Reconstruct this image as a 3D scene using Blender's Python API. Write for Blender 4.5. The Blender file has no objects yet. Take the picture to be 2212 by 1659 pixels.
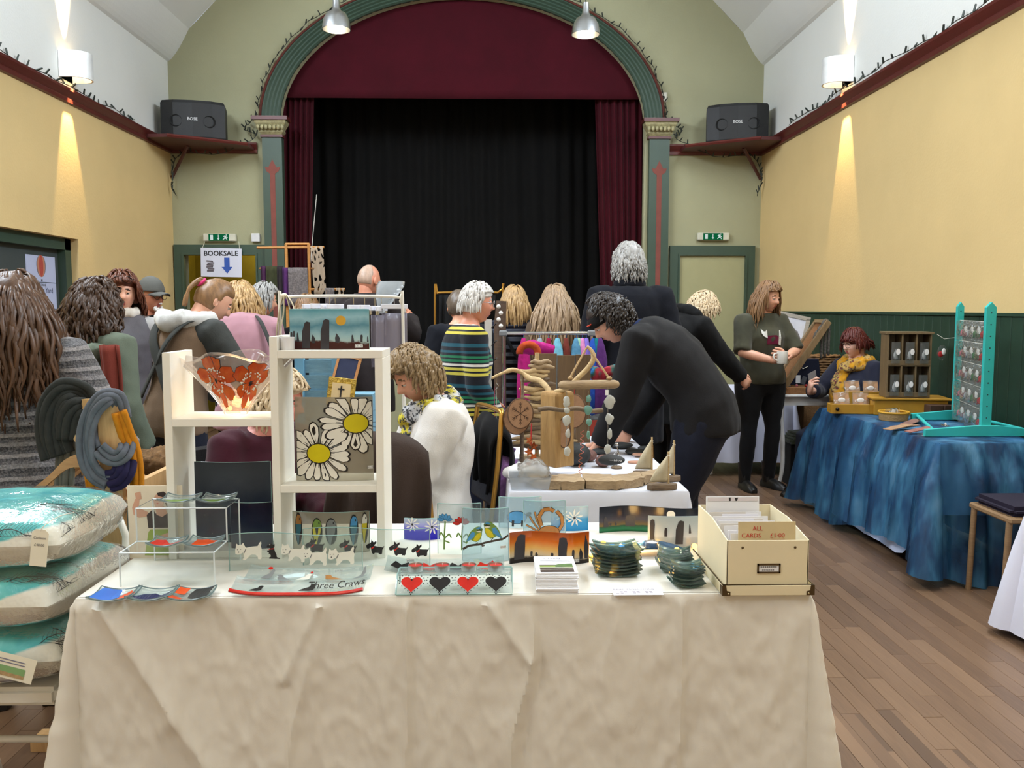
import bpy,bmesh,math,random
from mathutils import Vector as V,Matrix,noise,Quaternion
S=bpy.context.scene;C=S.collection
PI=math.pi;sin=math.sin;cos=math.cos
RN=random.Random(11)
# ---------------------------------------------------------------- camera
FPX=1850.0;EYE=V((0,0,1.45))
_cd=bpy.data.cameras.new('camera');CAM=bpy.data.objects.new('camera',_cd);C.objects.link(CAM)
_cd.sensor_width=36;_cd.lens=FPX/2212*36;_cd.clip_start=.05
CAM.location=EYE;CAM.rotation_euler=(math.radians(90-5.02),0,math.radians(-1.30));S.camera=CAM
CR=CAM.rotation_euler.to_matrix()
def ray(px,py):return CR@V(((px-1106)/FPX,(829.5-py)/FPX,-1))
def at(px,py,y):d=ray(px,py);return EYE+d*(y/d.y) # point of that sight line at depth y
def onz(px,py,z):d=ray(px,py);return EYE+d*((z-EYE.z)/d.z) # ... at height z
def onx(px,py,x):d=ray(px,py);return EYE+d*(x/d.x) # ... on the plane X = x
# ---------------------------------------------------------------- world, lights, exposure
W=bpy.data.worlds.new('sky');S.world=W;W.use_nodes=True
W.node_tree.nodes['Background'].inputs[0].default_value=(.62,.75,1,1);W.node_tree.nodes['Background'].inputs[1].default_value=1.0
S.view_settings.view_transform='Standard';S.view_settings.look='None';S.view_settings.gamma=1
S.view_settings.use_curve_mapping=False;S.view_settings.exposure=0.02
def area(name,loc,aim,sx,sy,power,col,spread=180):
 l=bpy.data.lights.new(name,'AREA');l.shape='RECTANGLE';l.size=sx;l.size_y=sy;l.energy=power;l.color=col
 l.spread=math.radians(spread)
 o=bpy.data.objects.new(name,l);C.objects.link(o);o.location=loc
 o.rotation_euler=(V(aim)-V(loc)).to_track_quat('-Z','Y').to_euler();return o
DAY=(.80,.90,1.0);WARM=(1.0,.83,.55)
XL,XR,YB,YN=-3.65,3.11,10.0,-4.0 # left wall, right wall, end wall, wall behind the camera
DORM=((-2.6,1.2),(2.6,7.7)) # roof dormers along both sides
for _x,_s in((XL+.12,1),(XR-.12,-1)):
 for(_a,_b),_p in zip(DORM,(75,340)):
  area('window_daylight',(_x,(_a+_b)/2,5.05),(_x+_s*2.4,(_a+_b)/2+.3,2.6),_b-_a-.6,1.0,_p*(1.15 if _s>0 else.9),DAY)
area('window_daylight',(-.6,YN+.15,2.7),(-.3,6,1.3),3.2,2.0,24,(1.0,.83,.56))
# ---------------------------------------------------------------- materials
def lin(c):
 if isinstance(c,str):c=tuple(int(c[i:i+2],16)for i in(0,2,4))
 if max(c)>1:c=[x/255 for x in c]
 return tuple((x/12.92 if x<=.04045 else((x+.055)/1.055)**2.4)for x in c[:3])
_MC={}
class NT:
 def __init__(s,name):
  s.m=bpy.data.materials.new(name);s.m.use_nodes=True;s.t=s.m.node_tree;s.t.nodes.clear()
 def n(s,typ,**kw):
  nd=s.t.nodes.new('ShaderNode'+typ)
  for k,v in kw.items():
   if k in nd.inputs:s.set(nd.inputs[k],v)
   else:setattr(nd,k,v)
  return nd
 def set(s,i,v):
  if hasattr(v,'is_output')or hasattr(v,'links'):s.t.links.new(v,i)
  else:i.default_value=(*v,1)if(isinstance(v,(tuple,list))and len(v)==3 and i.type=='RGBA')else v
 def out(s,sh):o=s.n('OutputMaterial');s.t.links.new(sh,o.inputs[0]);return s.m
 def coord(s,which='Object',scale=(1,1,1)):
  c=s.n('TexCoord');mp=s.n('Mapping');s.t.links.new(c.outputs[which],mp.inputs[0]);mp.inputs['Scale'].default_value=scale;return mp.outputs[0]
 def noise(s,vec,sc,det=3,rough=.55):return s.n('TexNoise',Vector=vec,Scale=sc,Detail=det,Roughness=rough).outputs[0]
 def ramp(s,fac,stops,interp='LINEAR'):
  r=s.n('ValToRGB');e=r.color_ramp.elements;r.color_ramp.interpolation=interp
  while len(e)<len(stops):e.new(.5)
  for el,(p,c)in zip(e,stops):el.position=p;el.color=(*c,1)
  s.t.links.new(fac,r.inputs[0]);return r.outputs[0]
 def mix(s,f,a,b,mode='MIX'):
  m=s.n('Mix',data_type='RGBA',blend_type=mode);s.set(m.inputs[0],f);s.set(m.inputs[6],a);s.set(m.inputs[7],b);return m.outputs[2]
 def math(s,op,a,b=0.0):m=s.n('Math',operation=op);s.set(m.inputs[0],a);s.set(m.inputs[1],b);return m.outputs[0]
 def bump(s,h,st,d=.01):return s.n('Bump',Height=h,Strength=st,Distance=d).outputs[0]
 def pbr(s,col,rough=.6,metal=0,normal=None,**kw):
  p=s.n('BsdfPrincipled');s.set(p.inputs['Base Color'],col);s.set(p.inputs['Roughness'],rough);s.set(p.inputs['Metallic'],metal)
  if normal is not None:s.set(p.inputs['Normal'],normal)
  for k,v in kw.items():s.set(p.inputs[k.replace('_',' ')],v)
  return p.outputs[0]
def mat(name,col,rough=.6,metal=0,var=.12,sc=9,bump=0,bsc=80,spec=.5,stretch=(1,1,1),**kw):
 """plain procedural surface: colour with gentle cloudy variation and an optional fine relief"""
 if name in _MC:return _MC[name]
 t=NT(name);c=lin(col);vec=t.coord('Object',stretch)
 nz=t.noise(vec,sc,4)
 colr=t.ramp(nz,[(.25,tuple(x*(1-var)for x in c)),(.75,tuple(min(1,x*(1+var))for x in c))])
 nrm=t.bump(t.noise(vec,bsc,2),bump)if bump else None
 _MC[name]=t.out(t.pbr(colr,rough,metal,nrm,Specular_IOR_Level=spec,**kw));return _MC[name]
def wood(name,a,b,sc=6,stretch=(1,1,12),rough=.55,bump=.15):
 if name in _MC:return _MC[name]
 t=NT(name);vec=t.coord('Object',stretch);n=t.noise(vec,sc,6,.65);g=t.noise(vec,sc*6,3)
 col=t.mix(.35,t.ramp(n,[(.3,lin(a)),(.7,lin(b))]),t.ramp(g,[(.3,lin(a)),(.7,lin(b))]))
 _MC[name]=t.out(t.pbr(col,rough,0,t.bump(g,bump,.004)));return _MC[name]
def emis(name,col,st):
 if name in _MC:return _MC[name]
 t=NT(name);e=t.n('Emission',Color=lin(col),Strength=st);_MC[name]=t.out(e.outputs[0]);_MC[name].cycles.emission_sampling='NONE';return _MC[name]
def clear(name,tint=(235,245,245),refl=.5,haze=0.0,rough=.03,hazecol=(225,232,235),bump=0,edge=.25):
 """clear glass, acrylic or film: see-through with fresnel gloss; haze adds a milky share"""
 if name in _MC:return _MC[name]
 t=NT(name);nrm=t.bump(t.noise(t.coord('Object'),45,3),bump,.02)if bump else None
 tr=t.n('BsdfTransparent',Color=lin(tint)).outputs[0]
 if haze:tr2=t.n('MixShader',Fac=haze);t.set(tr2.inputs[1],tr);t.set(tr2.inputs[2],t.pbr(lin(hazecol),.3));tr=tr2.outputs[0]
 gl=t.n('BsdfGlossy',Color=(1,1,1),Roughness=rough);lw=t.n('LayerWeight',Blend=edge)
 if nrm is not None:t.set(gl.inputs['Normal'],nrm);t.set(lw.inputs['Normal'],nrm)
 mx=t.n('MixShader');t.set(mx.inputs[0],t.math('MULTIPLY',lw.outputs['Fresnel'],refl));t.set(mx.inputs[1],tr);t.set(mx.inputs[2],gl.outputs[0])
 _MC[name]=t.out(mx.outputs[0]);return _MC[name]
# ---------------------------------------------------------------- mesh builder
class MB:
 def __init__(s):s.v=[];s.f=[];s.m=[];s.mi=0
 def add(s,vs,fs):
  b=len(s.v);s.v+=[V(p)for p in vs];s.f+=[[i+b for i in f]for f in fs];s.m+=[s.mi]*len(fs);return s
 def box(s,c,d,rot=None):
  x,y,z=(k/2 for k in d);ps=[V((a*x,b*y,e*z))for a in(-1,1)for b in(-1,1)for e in(-1,1)]
  if rot is not None:ps=[rot@p for p in ps]
  return s.add([V(c)+p for p in ps],[(0,1,3,2),(4,6,7,5),(0,4,5,1),(2,3,7,6),(0,2,6,4),(1,5,7,3)])
 def bx(s,a,b):return s.box([(p+q)/2 for p,q in zip(a,b)],[abs(q-p)for p,q in zip(a,b)])
 def loft(s,rings,cap=True,closed=True):
  n=len(rings[0]);vs=[p for r in rings for p in r];fs=[]
  for i in range(len(rings)-1):
   for j in range(n if closed else n-1):
    k=(j+1)%n;fs.append((i*n+j,i*n+k,(i+1)*n+k,(i+1)*n+j))
  if cap and closed:fs.append(tuple(range(n))[::-1]);fs.append(tuple((len(rings)-1)*n+j for j in range(n)))
  return s.add(vs,fs)
 def tube(s,pts,r,n=8,cap=True,flat=1.0,up=None):
  pts=[V(p)for p in pts];L=len(pts);r=r if isinstance(r,(list,tuple))else[r]*L;rings=[]
  t0=(pts[1]-pts[0]).normalized();ref=V(up)if up else(V((0,0,1))if abs(t0.z)<.9 else V((1,0,0)))
  a=t0.cross(ref).normalized()
  for i,p in enumerate(pts):
   t=(pts[min(i+1,L-1)]-pts[max(i-1,0)]).normalized()
   a=(a-t*a.dot(t)).normalized();b=t.cross(a)
   rings.append([p+a*(cos(k*2*PI/n)*r[i])+b*(sin(k*2*PI/n)*r[i]*flat)for k in range(n)])
  return s.loft(rings,cap)
 def lathe(s,prof,c=(0,0,0),n=24,rot=None,cap=False,sx=1,sy=1):
  rings=[[V((cos(k*2*PI/n)*r*sx,sin(k*2*PI/n)*r*sy,z))for k in range(n)]for r,z in prof]
  if rot is not None:rings=[[rot@p for p in q]for q in rings]
  return s.loft([[V(c)+p for p in q]for q in rings],cap)
 def ball(s,c,r,n=12,m=8,rot=None):
  r=r if isinstance(r,(list,tuple))else(r,r,r);rings=[]
  for i in range(m+1):
   a=PI*(i+.02 if i==0 else i-.02 if i==m else i)/m
   rings.append([V((cos(k*2*PI/n)*sin(a)*r[0],sin(k*2*PI/n)*sin(a)*r[1],-cos(a)*r[2]))for k in range(n)])
  if rot is not None:rings=[[rot@p for p in q]for q in rings]
  return s.loft([[V(c)+p for p in q]for q in rings])
 def grid(s,fn,nu,nv,back=0.0):
  """surface fn(u, v); back > 0 gives it thickness along its normal"""
  P=[[V(fn(i/nu,j/nv))for i in range(nu+1)]for j in range(nv+1)];w=nu+1
  fs=[(j*w+i,j*w+i+1,(j+1)*w+i+1,(j+1)*w+i)for j in range(nv)for i in range(nu)]
  vs=[p for r in P for p in r]
  if not back:return s.add(vs,fs)
  N=[]
  for j in range(nv+1):
   for i in range(nu+1):
    n=(P[j][min(i+1,nu)]-P[j][max(i-1,0)]).cross(P[min(j+1,nv)][i]-P[max(j-1,0)][i]);N.append(n.normalized())
  k=len(vs);vs2=[p-n*back for p,n in zip(vs,N)];fs2=[tuple(x+k for x in f[::-1])for f in fs];e=[]
  edge=[i for i in range(w)]+[j*w+nu for j in range(1,nv+1)]+[nv*w+i for i in range(nu-1,-1,-1)]+[j*w for j in range(nv-1,0,-1)]
  for a,b in zip(edge,edge[1:]+edge[:1]):e.append((b,a,a+k,b+k))
  return s.add(vs+vs2,fs+fs2+e)
 def prism(s,poly,t,M=None):
  """2-D outline (x, z) given thickness t along y, placed by matrix M"""
  n=len(poly);vs=[V((x,0,z))for x,z in poly]+[V((x,t,z))for x,z in poly]
  if M is not None:vs=[M@p for p in vs]
  return s.add(vs,[tuple(range(n))[::-1],tuple(range(n,2*n))]+[(i,(i+1)%n,(i+1)%n+n,i+n)for i in range(n)])
 def text(s,txt,size,M,depth=.0006,fn=None,bold=0):
  vs,fs=text_geo(txt,size,depth,bold)
  return s.add([(fn(p)if fn else M@p)for p in vs],fs)
 def obj(s,name,mats,parent=None,smooth=False,world=True,bev=0,seg=1,tri=False):
  me=bpy.data.meshes.new(name);vs=s.v
  if parent is not None and world:I=wm(parent).inverted();vs=[I@p for p in vs]
  me.from_pydata([tuple(p)for p in vs],[],s.f)
  for m in(mats if isinstance(mats,(list,tuple))else[mats]):me.materials.append(m)
  if any(s.m):me.polygons.foreach_set('material_index',s.m)
  bm=bmesh.new();bm.from_mesh(me);bmesh.ops.recalc_face_normals(bm,faces=bm.faces)
  if bev:bmesh.ops.bevel(bm,geom=list(bm.edges),offset=bev,segments=seg,affect='EDGES',clamp_overlap=True)
  if tri:bmesh.ops.triangulate(bm,faces=[f for f in bm.faces if len(f.verts)>4])
  bm.to_mesh(me);bm.free()
  if smooth:
   me.polygons.foreach_set('use_smooth',[True]*len(me.polygons))
   if smooth!=2:me.set_sharp_from_angle(angle=math.radians(48))
  o=bpy.data.objects.new(name,me);C.objects.link(o)
  if parent is not None:o.parent=parent
  return o
def wm(o):
 m=Matrix.LocRotScale(o.location,o.rotation_euler,o.scale)
 return(wm(o.parent)@m)if o.parent else m
def tag(o,label=None,cat=None,group=None,kind=None):
 for k,v in(('label',label),('category',cat),('group',group),('kind',kind)):
  if v:o[k]=v
 return o
def thing(name,label,cat,loc=(0,0,0),rz=0,group=None):
 o=bpy.data.objects.new(name,None);C.objects.link(o);o.location=loc;o.rotation_euler=(0,0,rz);o.empty_display_size=.05
 return tag(o,label,cat,group)
def solo(mb,name,m,label,cat,group=None,smooth=False,**kw):
 """a thing that is one mesh; its origin goes to the middle of its base"""
 xs=[p.x for p in mb.v];ys=[p.y for p in mb.v];b=V(((min(xs)+max(xs))/2,(min(ys)+max(ys))/2,min(p.z for p in mb.v)))
 mb.v=[p-b for p in mb.v];o=mb.obj(name,m,None,smooth,**kw);o.location=b
 return tag(o,label,cat,group)
def struct(mb,name,m,smooth=False,**kw):return tag(mb.obj(name,m,None,smooth,**kw),kind='structure')
def copy_tree(o,parent=None):
 c=o.copy();C.objects.link(c);c.parent=parent
 for ch in list(o.children):copy_tree(ch,c)
 return c
# a scratch scene for modifiers and text, away from the real one
TS=bpy.data.scenes.new('scratch')
def bake(ob):
 TS.collection.objects.link(ob)
 with bpy.context.temp_override(scene=TS,view_layer=TS.view_layers[0]):dg=bpy.context.evaluated_depsgraph_get();dg.update();ev=ob.evaluated_get(dg)
 me=bpy.data.meshes.new_from_object(ev);TS.collection.objects.unlink(ob);d=ob.data;bpy.data.objects.remove(ob)
 return me
_TG={}
def text_geo(txt,size,depth,bold=0):
 k=(txt,size,depth,bold)
 if k not in _TG:
  cu=bpy.data.curves.new('lettering','FONT');cu.body=txt;cu.size=size;cu.align_x='CENTER';cu.align_y='CENTER';cu.offset=bold;cu.resolution_u=2
  me=bake(bpy.data.objects.new('lettering',cu))
  _TG[k]=([V((v.co.x,-depth,v.co.y))for v in me.vertices],[tuple(p.vertices)for p in me.polygons]);bpy.data.meshes.remove(me);bpy.data.curves.remove(cu)
 return _TG[k]
def T(loc=(0,0,0),rz=0,rx=0,ry=0,s=1):return Matrix.Translation(V(loc))@Matrix.Rotation(rz,4,'Z')@Matrix.Rotation(rx,4,'X')@Matrix.Rotation(ry,4,'Y')@Matrix.Scale(s,4)
def rot(rz=0,rx=0,ry=0):return(Matrix.Rotation(rz,3,'Z')@Matrix.Rotation(rx,3,'X')@Matrix.Rotation(ry,3,'Y'))
def arc(c,r,a0,a1,n,ax='xz'):
 out=[]
 for i in range(n+1):
  a=a0+(a1-a0)*i/n;p={'x':0,'y':0,'z':0};p[ax[0]]=cos(a)*r;p[ax[1]]=sin(a)*r
  out.append(V(c)+V((p['x'],p['y'],p['z'])))
 return out
def smooth_path(pts,k=4):
 pts=[V(p)for p in pts];out=[]
 for i in range(len(pts)-1):
  a,b,c,d=pts[max(i-1,0)],pts[i],pts[i+1],pts[min(i+2,len(pts)-1)]
  for j in range(k):
   t=j/k;out.append(.5*((2*b)+(c-a)*t+(2*a-5*b+4*c-d)*t*t+(3*b-a-3*c+d)*t**3))
 return out+[pts[-1]]
def nz(p,s=1.0):return noise.noise(V(p)*s)
for _a in('max_bounces','diffuse_bounces','glossy_bounces','transmission_bounces'):setattr(S.cycles,_a,{'max_bounces':7}.get(_a,3))
S.cycles.transparent_max_bounces=18;S.cycles.use_adaptive_sampling=True;S.cycles.adaptive_threshold=.08;S.cycles.adaptive_min_samples=16
# ================================================================ THE HALL
def wall_mat(name,col,var=.04):
 t=NT(name);vec=t.coord('Object');a=t.noise(vec,.9,5,.6);c=lin(col)
 colr=t.ramp(a,[(.3,tuple(x*(1-var*1.6)for x in c)),(.7,tuple(min(1,x*(1+var))for x in c))])
 return t.out(t.pbr(colr,.85,0,t.bump(t.noise(vec,55,4),.12,.01),Specular_IOR_Level=.25))
CREAM=wall_mat('cream_wall_paint',(226,198,142));SAGE=wall_mat('sage_wall_paint',(168,166,134));WHITEW=wall_mat('white_ceiling_paint',(228,228,222),.02)
GREEN=mat('grey_green_gloss_paint',(58,78,64),.45,var=.06,bump=.04);DGREEN=mat('dark_green_dado_paint',(36,62,46),.55,var=.1,bump=.05)
MAROON=mat('oxblood_gloss_paint',(92,36,30),.4,var=.1,bump=.05);STENC=mat('dull_red_stencil_paint',(128,66,56),.7)
DOORC=mat('sage_door_paint',(168,164,122),.6,var=.03);CAPIT=mat('weathered_gilt_plaster',(168,160,120),.6,var=.35,sc=30,bump=.3)
CX=-.327 # middle of the arch
RAIL=3.27;SPR=4.32 # picture rail, springing of the roof slope
def roof(x):return min(SPR+min(x-XL,XR-x)*1.02,6.25)
def inset(x): # rounded foot of the slope
 d=min(x-XL,XR-x);return roof(x)if d>.25 else SPR-.10+.36*(d/.25)**1.4
AI,AO=2.075,2.31;BI,BO=1.40,1.585;ZS=3.55
def ell(a,b,th):return(CX+a*cos(th),ZS+b*sin(th))
# --- end wall with the proscenium arch and two doorways
dL=(at(402,600,YB).x,at(556,600,YB).x,at(480,551,YB).z);
mb=MB();xs=sorted(set([XL+i*.05 for i in range(6)]+[XR-i*.05 for i in range(6)]+[XL+(XR-XL)*i/60 for i in range(61)]+[CX-AI,CX+AI,dL[0],dL[1]]+[CX+AI*cos(i*PI/48)for i in range(49)]))
for a,b in zip(xs,xs[1:]):
 if b-a<1e-6:continue
 m=(a+b)/2;inside=abs(m-CX)<AI;q=lambda z0a,z1a,z0b,z1b:mb.add([(a,YB,z0a),(b,YB,z0b),(b,YB,z1b),(a,YB,z1a),(a,YB+.1,z0a),(b,YB+.1,z0b),(b,YB+.1,z1b),(a,YB+.1,z1a)],[(0,1,2,3),(7,6,5,4),(0,4,5,1),(3,2,6,7)])
 if inside:
  ar=lambda x:ZS+BI*math.sqrt(max(0,1-((x-CX)/AI)**2))
  q(ar(a),inset(a),ar(b),inset(b));q(0,.92,0,.92)
 elif dL[0]<m<dL[1]:q(dL[2],inset(a),dL[2],inset(b))
 else:q(0,inset(a),0,inset(b))
wb=struct(mb,'wall_back',SAGE)
# --- side walls, upper walls, ceiling
DY0,DY1,DZ=5.94,7.72,2.06 # doorway in the left wall
def slab(m,a,b):m.bx(a,b)
mb=MB()
for a,b,z0,z1 in((YN,DY0,0,RAIL),(DY0,DY1,DZ,RAIL),(DY1,YB,0,RAIL)):slab(mb,(XL-.3,a,z0),(XL,b,z1))
struct(mb,'wall_left',CREAM)
mb=MB();slab(mb,(XR,YN,0),(XR+.3,YB,RAIL));wr=struct(mb,'wall_right',CREAM)
WZ0,WZ1=4.45,5.65
for sgn,x0,nm in((-1,XL,'wall_upper_left'),(1,XR,'wall_upper_right')):
 mb=MB();xo=x0+sgn*.3
 segs=[YN,DORM[0][0],DORM[0][1],DORM[1][0],DORM[1][1],YB]
 for i,(a,b)in enumerate(zip(segs,segs[1:])):
  d=i in(1,3)
  if not d:mb.bx((x0,a,RAIL),(xo,b,SPR+.3))
  else:
   mb.bx((x0,a,RAIL),(xo,b,WZ0));mb.bx((x0,a,WZ1),(xo,b,5.9));mb.bx((x0,a,WZ0),(xo,a+.3,WZ1));mb.bx((x0,b-.3,WZ0),(xo,b,WZ1))
 struct(mb,nm,WHITEW)
mb=MB()
def prof(dorm,n=8):
 p=[(i*.25/n,SPR-.10+.36*(i/n)**1.4)for i in range(n+1)]+[(.6,SPR+.612),(1.2,SPR+1.224),(1.893,6.25),(3.445,6.25)]
 return p
segs=[YN,DORM[0][0],DORM[0][1],DORM[1][0],DORM[1][1],YB]
for sgn,x0 in((1,XL),(-1,XR)):
 for i,(a,b)in enumerate(zip(segs,segs[1:])):
  P=prof(0);P=[(d,z)for d,z in P if not(i in(1,3)and d<1.40)]
  if i in(1,3):P=[(-.02,5.78),(1.42,5.78)]+P
  for(d0,z0),(d1,z1)in zip(P,P[1:]):
   mb.add([(x0+sgn*d0,a,z0),(x0+sgn*d1,a,z1),(x0+sgn*d1,b,z1),(x0+sgn*d0,b,z0)],[(0,1,2,3)])
  if i in(1,3): # dormer cheeks
   Q=[(d,z)for d,z in prof(0)if d<1.43]
   for yy,off in((a,.0),(b,.0)):
    ring=[(x0+sgn*d,yy,z)for d,z in Q]+[(x0+sgn*1.42,yy,5.78),(x0,yy,5.78)]
    mb.add(ring,[tuple(range(len(ring)))])
struct(mb,'ceiling',WHITEW,smooth=True)
mb=MB();mb.bx((XL-.3,YN-.2,0),(XR+.3,YN,1.5));mb.bx((XL-.3,YN-.2,3.9),(XR+.3,YN,6.4));mb.bx((XL-.3,YN-.2,1.5),(-2.4,YN,3.9));mb.bx((1.2,YN-.2,1.5),(XR+.3,YN,3.9));struct(mb,'wall_near',CREAM)
# --- windows that let the daylight in (above and behind the picture)
WF=mat('white_window_paint',(225,225,220),.5);SKYP=emis('overcast_sky_pane',(214,228,255),2.2)
k=1
for sgn,x0 in((-1,XL),(1,XR)):
 for a,b in DORM:
  fr=MB();y0,y1=a+.3,b-.3
  for yy in[y0+(y1-y0)*i/4 for i in range(5)]:fr.box((x0+sgn*.12,yy,(WZ0+WZ1)/2),(.07,.06,WZ1-WZ0))
  for zz in(WZ0,WZ1):fr.box((x0+sgn*.12,(y0+y1)/2,zz),(.07,y1-y0,.06))
  w=struct(fr,'window_%d'%k,WF);k+=1
  for i in range(4):
   g=MB();u0,u1=y0+(y1-y0)*i/4,y0+(y1-y0)*(i+1)/4;g.box((x0+sgn*.16,(u0+u1)/2,(WZ0+WZ1)/2),(.01,u1-u0,WZ1-WZ0));g.obj('pane',SKYP,w)
# --- floor of narrow oak boards
def floor_mat():
 t=NT('oiled_oak_strip');oi=t.n('ObjectInfo');vec=t.coord('Object',(14,1.2,1));g=t.noise(vec,4,6,.7)
 base=t.ramp(oi.outputs['Random'],[(0,lin((90,67,50))),(.35,lin((112,85,64))),(.7,lin((122,94,71))),(1,lin((140,110,84)))])
 col=t.mix(.32,base,t.ramp(g,[(.3,lin((84,62,46))),(.7,lin((144,114,88)))]))
 return t.out(t.pbr(col,.38,0,t.bump(g,.06,.003)))
OAK=floor_mat()
def floor_far():
 t=NT('oiled_oak_boards_far');vec=t.coord('Object');w=t.n('TexWhiteNoise',noise_dimensions='2D')
 sep=t.n('SeparateXYZ',Vector=vec);cx=t.math('FLOOR',t.math('DIVIDE',sep.outputs[0],.072));cy=t.math('FLOOR',t.math('ADD',t.math('DIVIDE',sep.outputs[1],.8),t.math('MULTIPLY',cx,.37)))
 cb=t.n('CombineXYZ');t.set(cb.inputs[0],cx);t.set(cb.inputs[1],cy);t.set(w.inputs[0],cb.outputs[0])
 base=t.ramp(w.outputs[0],[(0,lin((90,67,50))),(.35,lin((112,85,64))),(.7,lin((122,94,71))),(1,lin((140,110,84)))])
 return t.out(t.pbr(base,.4))
mb=MB();mb.bx((XL-.3,YN,-.1),(XR+.3,YB,-.012));FL=struct(mb,'floor',floor_far())
pm={};npk=0;rest=MB()
for ix in range(int((XR-XL)/.072)+1):
 x=XL+.036+ix*.072;y=-.3-RN.random()*.8
 while y<YB:
  L=RN.choice((.55,.7,.85,1.0));near=(.70<x<3.0 and 2.1<y<7.4 and(x>.85+(y-2)*.0)and x/max(y,.1)>.17 and not(x>2.35 and y>4.2))or(x<-1.25 and 1.6<y<2.6 and x>-2.0)
  if near and npk<300:
   if L not in pm:q=MB();q.box((0,0,-.006),(.0708,L-.002,.012));o=q.obj('plank',OAK,FL,bev=.0012);pm[L]=o
   else:o=pm[L].copy();C.objects.link(o)
   o.location=(x,y+L/2,0);npk+=1
  else:rest.box((x,y+L/2,-.006),(.0708,L-.002,.011))
  y+=L
o=rest.obj('plank_field',floor_far(),FL);o['kind']='stuff'
# --- picture rail: moulded strip along three walls
def rail(name,pts,out):
 mb=MB();prf=[(0,-.065),(.028,-.06),(.03,-.03),(.018,-.015),(.035,.01),(.05,.035),(.052,.055),(0,.058)]
 for(p,q)in zip(pts,pts[1:]):
  p=V(p);q=V(q);n=V(out);mb.loft([[e+n*d+V((0,0,h))for d,h in prf]for e in(p,q)])
 return struct(mb,name,MAROON)
rail('trim_1',[(XL,YN,RAIL),(XL,YB,RAIL)],(1,0,0));rail('trim_2',[(XR,YN,RAIL),(XR,YB,RAIL)],(-1,0,0))
rail('trim_3',[(XL,YB,RAIL),(CX-AO-.03,YB,RAIL)],(0,-1,0));rail('trim_4',[(CX+AO+.03,YB,RAIL),(XR,YB,RAIL)],(0,-1,0))
# --- dado of green boards
DH=1.405
def boards(name,x0,sgn,y0,y1):
 mb=MB();mb.bx((x0,y0,0),(x0+sgn*.004,y1,DH));mb.bx((x0,y0,DH),(x0+sgn*.03,y1,DH+.02));w=struct(mb,name,DGREEN)
 b=None;n=int((y1-y0)/.115)
 for i in range(n):
  y=y0+(i+.5)*(y1-y0)/n
  if b is None:q=MB();q.box((0,0,DH/2),(.012,(y1-y0)/n-.004,DH));b=q.obj('dado_board',DGREEN,w,world=False,bev=.003);o=b
  else:o=b.copy();C.objects.link(o)
  o.location=(x0+sgn*.01,y,0)
boards('trim_5',XR,-1,3.9,YB);boards('trim_6',XL,1,DY1+.1,YB)
# --- doors in the end wall
def frame(mb,x0,x1,zt,y,w=.115,d=.05):
 mb.bx((x0-w,y-d,0),(x0,y,zt+w));mb.bx((x1,y-d,0),(x1+w,y,zt+w));mb.bx((x0,y-d,zt),(x1,y,zt+w))
 mb.bx((x0-.02,y-d-.015,0),(x0,y-d,zt));mb.bx((x1,y-d-.015,0),(x1+.02,y-d,zt));mb.bx((x0-.02,y-d-.015,zt),(x1+.02,y-d,zt+.02))
r0,r1,rz_=at(1466,600,YB).x,at(1606,600,YB).x,at(1540,553,YB).z
mb=MB();frame(mb,r0,r1,rz_,YB);d1=struct(mb,'door_1',GREEN);mb=MB();mb.bx((r0,YB-.03,0),(r1,YB,rz_));lf=mb.obj('door_leaf',DOORC,d1)
mb=MB();mb.tube([(r0+.08,YB-.03,1.02),(r0+.08,YB-.08,1.02),(r0+.2,YB-.08,1.02)],.01);mb.obj('door_handle',mat('satin_steel',(180,180,178),.3,1),lf,True)
mb=MB();frame(mb,dL[0],dL[1],dL[2],YB);struct(mb,'door_2',GREEN)
OLIVE=mat('olive_yellow_paint',(150,134,34),.8);mb=MB();mb.bx((dL[0]-.3,YB+1.2,0),(dL[1]+.04,YB+1.3,2.8));mb.bx((dL[0]-.35,YB+.1,0),(dL[0]-.3,YB+1.3,2.8));mb.bx((dL[1]+.04,YB+.1,0),(dL[1]+.09,YB+1.3,2.8));mb.bx((dL[0]-.7,YB+.1,2.7),(dL[1]+.09,YB+1.3,2.8));struct(mb,'wall_passage',OLIVE)
pl=bpy.data.lights.new('passage_lamp','POINT');pl.energy=9;pl.color=(1,.9,.6);pl.shadow_soft_size=.1;po=bpy.data.objects.new('passage_lamp',pl);C.objects.link(po);po.location=((dL[0]+dL[1])/2+.35,YB+.75,2.3)
mb=MB();mb.bx((XL-.8,YB+.1,-.1),(dL[1]+.04,YB+1.3,-.012));struct(mb,'floor_passage',OAK)
# --- doorway in the left wall: deep reveal, green frame, dark leaf
DK=mat('slate_green_door_paint',(70,78,78),.6,var=.05);mb=MB();xx=XL-.13
for y in(DY0,DY1-.1):mb.bx((xx-.06,y,0),(xx+.06,y+.1,DZ))
mb.bx((xx-.06,DY0,DZ-.1),(xx+.06,DY1,DZ));d3=struct(mb,'door_3',GREEN)
mb=MB();mb.bx((xx-.05,DY0+.1,0),(xx-.01,DY1-.1,DZ-.1));mb.obj('door_leaf',DK,d3)
mb=MB();mb.bx((XL-.35,DY0-.3,0),(XL-.3,DY1+.3,2.6));struct(mb,'wall_lobby',DK)
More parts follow.
